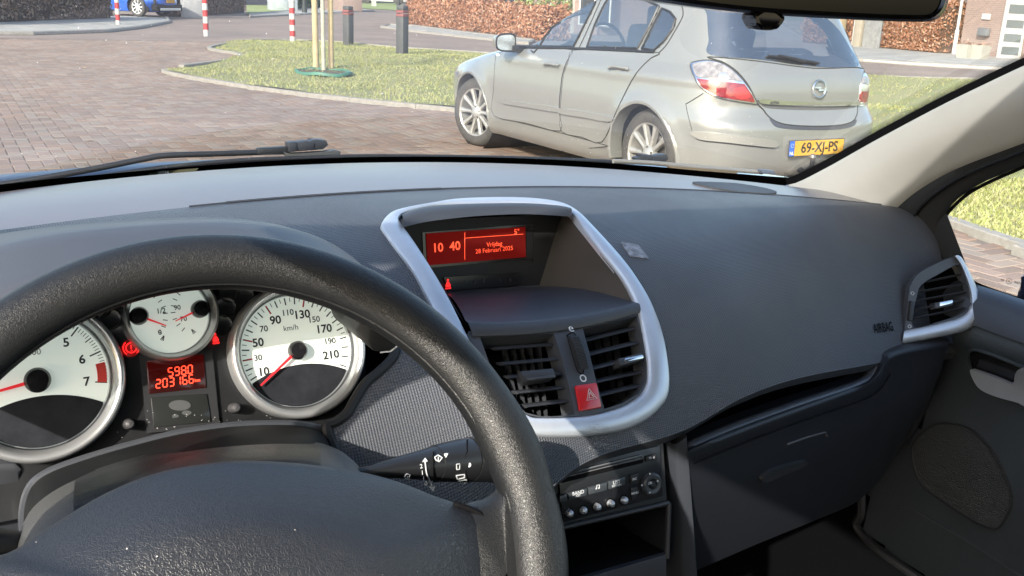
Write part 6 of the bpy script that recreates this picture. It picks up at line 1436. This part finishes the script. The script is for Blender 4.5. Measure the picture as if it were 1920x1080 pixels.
obj('top_rail', loft([[p+Vector((.015, 0, .0)) for p in tp], [p+Vector((-.002, 0, .003)) for p in tp], [p+Vector((-.018, 0, -.001)) for p in tp], [p+Vector((-.034, 0, -.014)) for p in tp], [p+Vector((-.040, 0, -.040)) for p in tp]]), mat('door top vinyl', (.040, .046, .060), .42, bump=('noise', 500, .2, .0006)), dor, angle=70)
def onX(P, X): return [atX(x, y, X) for x, y in P]
cupp = [(1817, 664), (1822, 657), (1834, 656), (1870, 668), (1920, 688), (1960, 705), (1960, 760), (1920, 750), (1860, 730), (1832, 708), (1820, 685)]
DXP = .684
HANDLE = (onX(c2([(1829, 692), (1840, 693), (1875, 705), (1908, 717), (1914, 700), (1922, 690), (1945, 690), (1950, 765), (1920, 753), (1880, 742), (1850, 729), (1836, 712)], 3, True), .668))
spk = c2([(1715, 844), (1729, 815), (1752, 798), (1778, 793), (1823, 803), (1863, 844), (1892, 901), (1900, 940), (1892, 966), (1870, 990), (1827, 974), (1770, 937.5), (1729, 901)], 4, True)
M_SPK = fine_grid('speaker mesh', (.030, .034, .036), .6)
dbv = BVHTree.FromPolygons(*[[tuple(v) for v in dgrid(-.35, 1.28, .28, ztop-.012, 60, 90)[0]], dgrid(-.35, 1.28, .28, ztop-.012, 60, 90)[1]])
def hd(px, py, off=0.):
    d = ray(px, py).normalized(); loc, n, i, t_ = dbv.ray_cast(CAMP, d)
    if loc is None: loc = atX(px, py, .69)
    return loc+Vector((-off, 0, 0))
sg = obj('speaker_grille', patch(spk, lambda x, y: hd(x, y, .006), 8, rim=lambda x, y: hd(x, y, -.002)), M_SPK, dor, angle=60)
uv = sg.data.uv_layers.new(name='UVMap')
for l in sg.data.loops: c = sg.data.vertices[l.vertex_index].co; uv.data[l.index].uv = (c.y*.8, c.z*.8)
obj('speaker_rim', tube([hd(x, y, .006) for x, y in resample(spk, 5)], .0018, 6, True), M_BLK2, dor)
obj('handle_recess', patch(c2(cupp, 4, True), lambda x, y: hd(x, y, .0015), 8, rim=lambda x, y: hd(x, y, -.004)), M_GLOSSB, dor, angle=60)
obj('recess_rim', tube([hd(x, y, .002) for x, y in resample(c2(cupp, 4, True), 4)], .0022, 8, True), M_DOOR, dor)
hp = c2([(1829, 692), (1840, 693), (1875, 705), (1908, 717), (1914, 700), (1922, 690), (1945, 690), (1950, 765), (1920, 753), (1880, 742), (1850, 729), (1836, 712)], 3, True)
obj('door_handle', patch(hp, lambda x, y: hd(x, y, .012), 8, rim=lambda x, y: hd(x, y, .004)), M_SATIN, dor, angle=60)
obj('pocket_edge', tube([hd(x, y, .004) for x, y in c2([(1690, 950), (1710, 953), (1735, 964), (1831, 1021), (1920, 1080), (1960, 1105)], 4)], .0016, 6), M_SOFT, dor)
obj('door_seal', tube([hd(x, y, .012) for x, y in c2([(1774, 645), (1766, 690), (1740, 760), (1700, 830), (1640, 870), (1626, 900), (1625, 958), (1616, 984), (1647, 1019), (1729, 1078), (1800, 1130)], 5)], .007, 8), M_BLK2, dor)
# door glass with its black dotted edge
GW = [(1761, 420), (1768, 405), (1790, 380), (1818, 357), (1860, 335), (1920, 309), (2000, 275), (2100, 240), (2160, 330), (2150, 640), (2000, 592), (1920, 567), (1835, 538), (1790, 510), (1766, 478), (1759, 445)]
xg = lambda z: .728-.32*max(0, z-1.0)
def og(px, py, o=0.):
    X = .70
    for k in range(6): p = atX(px, py, X); X = xg(p.z)+o
    return p
M_WGL = glass_mat('clear car glass', (.93, .95, .94), 1.35, .985)
gwc = c2(GW, 4, True)
dg = obj('door_glass', patch(gwc, lambda x, y: og(x, y), 25), M_WGL, dor)
P_ = resample(gwc, 4); inner = []
def inset(P, w):
    n = len(P); out = []
    area = sum(P[i][0]*P[(i+1) % n][1]-P[(i+1) % n][0]*P[i][1] for i in range(n)); s = 1 if area > 0 else -1
    for i in range(n):
        a, b = P[i-3], P[(i+3) % n]; dx_, dy_ = b[0]-a[0], b[1]-a[1]; L_ = math.hypot(dx_, dy_) or 1; out.append((P[i][0]-s*dy_/L_*w, P[i][1]+s*dx_/L_*w))
    return out
obj('frit_band', loft([[og(x, y, -.001) for x, y in P_+P_[:1]], [og(x, y, -.001) for x, y in (lambda q: q+q[:1])(inset(P_, 7))]]), M_DARK, dg, False)
dots = []
Pd = resample(gwc, 3.0)
for w, r in ((8.5, 1.15), (11, .95), (13.5, .8), (16, .6), (18.5, .45)):
    for x, y in inset(Pd, w)[:: 1]:
        if x < 1940 and y < 575: dots.append(disc(og(x+(w % 2), y, -.001), (0, 1, 0), (0, 0, 1), r*.0005, 6))
obj('frit_dots', merge(*dots), M_DARK, dg, False)['kind'] = 'stuff'
obj('approval_mark', merge(tube([og(1892+5.5*math.cos(t), 527.5+5*math.sin(t), -.002) for t in np.linspace(0, 6.28, 17)], .0003, 4), put(text2('20', .004, .02), og(1892, 527.5, -.002), (-.02, -1, 0), (0, 0, 1), .0003), put(text2('43R', .0035, .02), og(1880, 525, -.002), (-.02, -1, 0), (0, 0, 1), .0003), put(text2('000705', .0042, .02), og(1910, 531, -.002), (-.02, -1, 0), (0, 0, 1), .0003)), M_DARK, dg, False)
# window frame (rubber and black garnish) around the glass
GO = [(1650, 412), (1665, 398), (1700, 366), (1750, 333), (1800, 308), (1860, 285), (1920, 262), (2000, 230), (2100, 195)]; GI = [(1762, 468), (1759, 445), (1761, 420), (1775, 397), (1800, 370), (1840, 344), (1880, 326), (1920, 309), (2000, 275)]
go, gi = match(c2(GO, 5), 50), match(c2(GI, 5), 50)
obj('window_frame', loft([[og(x, y, -.012) for x, y in go], [og(*lerp2(a, b, .12), -.018) for a, b in zip(go, gi)], [og(*lerp2(a, b, .38), -.016) for a, b in zip(go, gi)], [og(*lerp2(a, b, .42), -.010) for a, b in zip(go, gi)], [og(*lerp2(a, b, .9), -.008) for a, b in zip(go, gi)], [og(*b, -.004) for b in gi], [og(*b, .002) for b in gi]]), mat('door frame black', (.022, .022, .022), .5), dor, angle=60)
obj('frame_rubber', tube([og(*lerp2(a, b, .40), -.016) for a, b in zip(go, gi)], .0022, 6), M_RUB, dor)
obj('frame_corner', loft([[og(1650, 412, -.012), og(1700, 440, -.012), og(1780, 470, -.01), og(1840, 545, -.01)], [og(1762, 450, -.006), og(1762, 468, -.005), og(1790, 512, -.005), og(1836, 540, -.005)]]), bpy.data.materials['door frame black'], dor)
obj('quarter_panel', loft([[og(1640, 405, -.004), og(1775, 400, -.004)], [og(1660, 480, -.004), og(1830, 545, -.004)]]), bpy.data.materials['door frame black'], dor)
# ---- windscreen pillar lining
pil = thing('windscreen_pillar', 'pale grey windscreen pillar lining on the passenger side', 'pillar', (.68, 1.1, 1.03))
def px_at(px, py, f, X=.66):
    for k in range(8): p = atX(px, py, X); X = f(p)
    return p
fglass = lambda p: .672-.34*max(0, p.z-1.05); fdoor = lambda p: .698-.33*max(0, p.z-1.03)
UE = c2([(1476, 347), (1500, 340), (1560, 309), (1640, 264), (1760, 200), (1850, 156), (1920, 123), (2020, 78), (2150, 20)], 6); LE = c2([(1640, 412), (1655, 408), (1680, 384), (1720, 352), (1780, 318), (1850, 290), (1920, 264), (2010, 228), (2150, 175)], 6)
ue, le = [px_at(x, y, fglass) for x, y in match(UE, 50)], [px_at(x, y, fdoor) for x, y in match(LE, 50)]
bul = Vector((-.8, -.45, .2)).normalized()
rows = [[p+Vector((.012, .012, .002)) for p in ue]]+[[a.lerp(b, t)+bul*(.016*math.sin(math.pi*t)) for a, b in zip(ue, le)] for t in np.linspace(0, 1, 12)]+[[p+Vector((.014, .0, -.006)) for p in le]]
obj('lining', loft(rows), M_PILLAR, pil, angle=80)
obj('pillar_foot', loft([[px_at(x, y, fdoor) for x, y in ((1476, 347), (1560, 330), (1650, 400))], [px_at(x, y, lambda p: .70) for x, y in ((1490, 372), (1570, 400), (1665, 440))]]), M_PILLAR, pil)
# ---- windscreen
def Wp(X, v, o=0.):
    q = (X/.7)**2; B = Vector((X*1.0, 1.365-.20*q, 1.090-.048*q)); T = Vector((X*.84, .40-.04*q, 1.462-.03*q)); p = B.lerp(T, v); p.z += .022*math.sin(math.pi*v)
    return p+Vector((0, .37, .93))*o
wsn = thing('windscreen', 'clear slightly dusty windscreen above the dashboard', 'windscreen', Wp(0, 0))
M_WS = glass_mat('windscreen glass', (.94, .96, .95), 1.35, .83)
tws, bws = M_WS.node_tree, None
for n_ in tws.nodes:
    if n_.type == 'BSDF_DIFFUSE': n_.inputs[0].default_value = (.85, .87, .90, 1)
    if n_.type == 'BSDF_TRANSPARENT': pass
xs_ = np.linspace(-.715, .70, 40)
obj('glass', loft([[Wp(x, v) for x in xs_] for v in np.linspace(0, 1, 24)]), M_WS, wsn)
WV = [tuple(Wp(x, v)) for v in np.linspace(-.12, 1, 60) for x in np.linspace(-.80, .74, 60)]; WF = [(i*60+j, i*60+j+1, (i+1)*60+j+1, (i+1)*60+j) for i in range(59) for j in range(59)]
wbv = BVHTree.FromPolygons(WV, WF)
def hw_(px, py, o=0.):
    d = ray(px, py).normalized(); loc, n, i, t_ = wbv.ray_cast(CAMP, d)
    if loc is None: loc = atY(px, py, 1.2)
    return loc-d*o
BT = c2([(-90, 358), (0, 346), (100, 335), (200, 326), (300, 317), (400, 309), (500, 302), (640, 296), (800, 293.5), (1000, 297.5), (1200, 310), (1300, 319), (1400, 327), (1450, 331), (1500, 334)], 6)
tops = [hw_(x, y, .002) for x, y in BT]
obj('lower_black_band', loft([tops, [Wp(p.x, -.10)+Vector((0, -.002, 0)) for p in tops]]), M_DARK, wsn)
be = [px_at(x, y, fglass) for x, y in match(UE, 120)]; bw = [px_at(x-5, y-13, lambda p: fglass(p)+.002) for x, y in match(UE, 120)]
obj('side_black_band', loft([be, bw]), M_DARK, wsn, False)
teeth = []
for a, (x, y) in zip(bw, match(UE, 120)): pass
for x, y in match(UE, 340):
    if x > 1925: continue
    a = px_at(x-5, y-13, lambda p: fglass(p)+.002); b = px_at(x-6, y-25, lambda p: fglass(p)+.002); c = px_at(x-3.6, y-13.5, lambda p: fglass(p)+.002); teeth.append(([a, c, b], [(0, 1, 2)]))
obj('side_band_dots', merge(*teeth), M_DARK, wsn, False)['kind'] = 'stuff'
dust = []
for k in range(260):
    if k < 160: x, y = RNG.uniform(980, 1560), RNG.normal(250, 70)
    else: x, y = RNG.uniform(0, 1600), RNG.uniform(5, 300)
    if y > 300 or y < 2: continue
    c = hw_(x, y, .001); r = RNG.uniform(.00012, .00036); dust.append(([c+(CR*math.cos(t)*RNG.uniform(.5, 1.5)+CU*math.sin(t))*r for t in np.linspace(0, 5.2, 6)], [tuple(range(6))]))
obj('dust_specks', merge(*dust), mat('glass dust', (.75, .76, .78), .8), wsn, False)['kind'] = 'stuff'
# chassis number plate window in the band
obj('number_window', prism([atY(x, y, 1.318) for x, y in ((278, 329), (283, 322.5), (340, 318), (372, 315.5), (368, 320), (340, 324))], (0, .001, 0)), mat('number window', (.10, .10, .06), .5), wsn, False)
obj('number_digits', put(text2('20734', .0055, .02), atY(306, 323.5, 1.316), (1, .0, .04), (0, 0, 1), .0002), M_PRINT, wsn, False)
# ---- scuttle, bonnet, wipers outside
car = thing('own_car', 'dark blue bonnet, scuttle and roof shell of the car the picture is taken from', 'car', (0, 1.6, 0))
M_BON = car_paint('dark blue paint', (.012, .020, .055), .2, .3)
bx = np.linspace(-.74, .74, 30)
crest = [atY(x, y, 1.60) for x, y in c2([(-120, 338), (0, 327.5), (110, 318), (219, 309), (365, 301), (530, 295), (700, 291.5), (850, 291), (1000, 294), (1200, 304), (1400, 322), (1550, 342)], 4)]
obj('bonnet', loft([[p+Vector((0, -.10, -.05)) for p in crest], [p+Vector((0, -.04, -.012)) for p in crest], crest, [p+Vector((0, .18, -.045)) for p in crest], [p+Vector((0, .42, -.16)) for p in crest], [p+Vector((0, .62, -.34)) for p in crest], [p+Vector((0, .70, -.60)) for p in crest]]), M_BON, car, angle=80)
obj('scuttle', loft([[Vector((x, Y-.16*(x/.7)**2, z-.05*(x/.7)**2)) for x in bx] for Y, z in ((1.36, 1.078), (1.42, 1.070), (1.50, 1.062), (1.53, 1.055))]), mat('scuttle plastic', (.05, .048, .045), .6), car)
M_WIP = mat('wiper black', (.022, .024, .028), .42)
wi = thing('windscreen_wiper', 'black driver side wiper arm and blade resting on the windscreen', 'wiper', atY(300, 292, 1.40))
yw_ = 1.40
obj('arm', tube([atY(x, y, yw_) for x, y in c2([(-40, 352), (60, 337), (125, 326), (200, 312), (270, 298), (310, 291.5), (400, 288.5), (490, 285.5)], 5)], .0042, 10), M_WIP, wi)
obj('arm_end', bevel(prism([atY(x, y, yw_-.006) for x, y in ((484, 279), (545, 275), (545, 290), (484, 291))], (0, .014, 0)), .002), M_WIP, wi)
cl_ = obj('clamp', merge(*[bevel(prism([atY(x, y, yw_-.012+k*.002) for x, y in P], (0, .02, 0)), .0012) for k, P in enumerate((((541, 268), (556, 266), (558, 284), (543, 286)), ((556, 268), (575, 264), (590, 268), (588, 282), (558, 284)), ((575, 267), (588, 264), (592, 262), (612, 263), (616, 272), (606, 280), (586, 282))))]), mat('clamp plastic', (.035, .04, .05), .4), wi)
obj('blade_carrier', bevel(prism([atY(x, y, yw_-.010) for x, y in ((532, 284), (545, 290), (612, 286), (628, 281), (640, 284), (638, 294), (540, 298))], (0, .012, 0)), .0012), mat('carrier grey', (.085, .09, .095), .4), wi)
obj('blade', tube([atY(x, y, 1.385) for x, y in c2([(150, 338), (300, 315), (450, 301), (560, 296.5), (700, 293), (900, 295), (1050, 299), (1190, 305)], 5)], .0034, 8), M_WIP, wi)
w2 = thing('windscreen_wiper', 'passenger side wiper with small black clamp below the silver car', 'wiper', atY(1225, 300, 1.33))
obj('clamp', merge(*[bevel(prism([atY(x, y, 1.33+k*.002) for x, y in P], (0, .016, 0)), .0011) for k, P in enumerate((((1194, 297), (1203, 294), (1206, 304), (1198, 306)), ((1203, 289), (1222, 291), (1224, 303), (1206, 304)), ((1222, 293), (1250, 289), (1254, 298), (1248, 303), (1224, 304))))]), bpy.data.materials['clamp plastic'], w2)
obj('arm', tube([atY(x, y, 1.325) for x, y in c2([(1150, 302), (1215, 305), (1260, 309), (1340, 316), (1430, 323)], 5)], .0040, 8), mat('pale wiper arm', (.22, .215, .20), .55), w2)  # pale grey beige, lighter than the driver side arm
obj('blade', bevel(prism([atY(x, y, 1.30) for x, y in ((1255, 311), (1385, 320), (1378, 334), (1262, 324))], (0, .01, 0)), .001), mat('sunlit cowl brown', (.16, .125, .085), .5), w2)  # patch of cowl rather than a blade, its sunlit brown put into the colour
obj('pivot_cap', bevel(prism([atY(x, y, 1.31) for x, y in ((1428, 318), (1452, 320), (1456, 327), (1430, 326))], (0, .012, 0)), .0015), mat('pivot cap', (.09, .11, .15), .4), w2)
# ---- rear view mirror
mn = Vector((-.36, -.93, 0)).normalized(); MP = PF(atY(1500, 10, .42), Vector((0, 0, 1)).cross(mn)*1, (0, 0, 1))
if MP.n.dot(CAMP-MP.o) < 0: MP.ex = -MP.ex; MP.n = -MP.n
mir2 = thing('rear_view_mirror', 'black interior rear view mirror at the top of the windscreen', 'mirror', MP.p(1500, 0))
MO = c2([(1150, -14), (1225, 1), (1320, 15), (1430, 27), (1600, 37), (1725, 41), (1755, 37), (1772, 20), (1780, -8), (1782, -60), (1740, -92), (1500, -112), (1250, -120), (1150, -110), (1130, -60)], 5, True)
MS = [(x, y) for x, y in inset(resample(MO, 5), 13)]
MOr = match(resample(MO, 5)+[MO[0]], 120)[:-1]; MSr = match(MS+[MS[0]], 120)[:-1]
obj('housing', loft([[MP.p(*p, .002) for p in MSr], [MP.p(*lerp2(a, b, .4), .004) for a, b in zip(MOr, MSr)], [MP.p(*a, .0) for a in MOr], [MP.p(*a, 0)-MP.n*.03 for a in MOr], [MP.p(*lerp2(a, (1480, -40), .5), 0)-MP.n*.045 for a in MOr], [MP.p(*lerp2(a, (1480, -40), .98), 0)-MP.n*.05 for a in MOr]], True), M_GLOSSB, mir2, angle=60)
obj('mirror_glass', ([MP.p(*p, .0012) for p in MSr], [tuple(range(120))]), mat('mirror silver', (.018, .02, .022), .03, 1.), mir2, False)
obj('anti_dazzle_lever', bevel(prism([MP.p(*p, .004) for p in c2([(1418, 24), (1469, 28), (1468, 42), (1460, 54), (1440, 57), (1424, 54), (1418, 42)], 3, True)], -MP.n*.02), .002), M_GLOSSB, mir2)
obj('stem', cyl(MP.p(1480, -60)-MP.n*.03, MP.p(1480, -60)+Vector((.02, .10, .06)), .012, .016, 12), M_BLK2, mir2)
# ---- shell around the cabin: roof, doors, pillars, tail
M_LIN = mat('roof lining', (.12, .12, .115), .9); M_SHELL = M_LOW
def slab(name, P, th, m): g = prism(P, th); return obj(name, g, m, car, False)
slab('roof_rail', [(-.61, .46, 1.375), (-.61, -2.1, 1.375), (-.60, -2.1, 1.47), (-.60, .42, 1.47)], (-.04, 0, 0), M_LIN)
slab('roof_rail', [(.61, .46, 1.375), (.61, -2.1, 1.375), (.60, -2.1, 1.47), (.60, .42, 1.47)], (.04, 0, 0), M_LIN)
slab('roof', [(-.60, .42, 1.47), (.60, .42, 1.47), (.60, -2.1, 1.46), (-.60, -2.1, 1.46)], (0, 0, .03), M_LIN)
slab('door_skin', [(-.74, 1.28, .22), (-.74, -2.1, .22), (-.74, -2.1, 1.01), (-.74, 1.28, 1.03)], (-.04, 0, 0), M_SHELL)
slab('door_skin', [(.745, 1.28, .22), (.745, -2.1, .22), (.745, -2.1, .94), (.745, .80, .94), (.745, 1.28, 1.02)], (.04, 0, 0), M_SHELL)
slab('floor', [(-.73, 1.3, .22), (.74, 1.3, .22), (.74, -2.1, .22), (-.73, -2.1, .22)], (0, 0, -.03), M_CARPET)
slab('kick_panel', [(.738, .70, .22), (.738, 1.28, .22), (.738, 1.28, 1.02), (.738, .85, .93)], (.006, 0, 0), M_CARPET)
slab('bulkhead', [(-.73, 1.28, .22), (.74, 1.28, .22), (.74, 1.28, 1.02), (-.73, 1.28, 1.02)], (0, .03, 0), M_CARPET)
slab('tail', [(-.73, -2.1, .22), (.74, -2.1, .22), (.74, -2.1, 1.0), (-.73, -2.1, 1.0)], (0, -.03, 0), M_SHELL)
slab('pillar', [(-.715, 1.10, 1.03), (-.715, 1.20, 1.03), (-.60, .44, 1.47), (-.60, .34, 1.47)], (-.05, 0, 0), M_PILLAR)
for s in (-1, 1): slab('pillar', [(s*.72, -.30, .95), (s*.72, -.42, .95), (s*.60, -.42, 1.47), (s*.60, -.30, 1.47)], (s*.04, 0, 0), M_LIN); slab('pillar', [(s*.72, -1.5, .95), (s*.72, -2.1, .95), (s*.60, -2.0, 1.47), (s*.60, -1.6, 1.47)], (s*.04, 0, 0), M_LIN)
slab('engine_bay', [(-.7, 1.35, .25), (.7, 1.35, .25), (.7, 2.3, .25), (-.7, 2.3, .25)], (0, 0, .6), M_CARPET)
# door mirror just seen in the corner of the side window
dm = thing('door_mirror', 'dark blue door mirror just visible through the passenger window', 'mirror', (.86, .62, 1.0))
q0 = atX(1935, 520, .80)
obj('housing', bevel(prism([atX(x, y, .80) for x, y in ((1896, 570), (1902, 545), (1914, 520), (1928, 500), (1990, 490), (2010, 575))], (.14, 0, 0)), .012, 3), M_BON, dm)
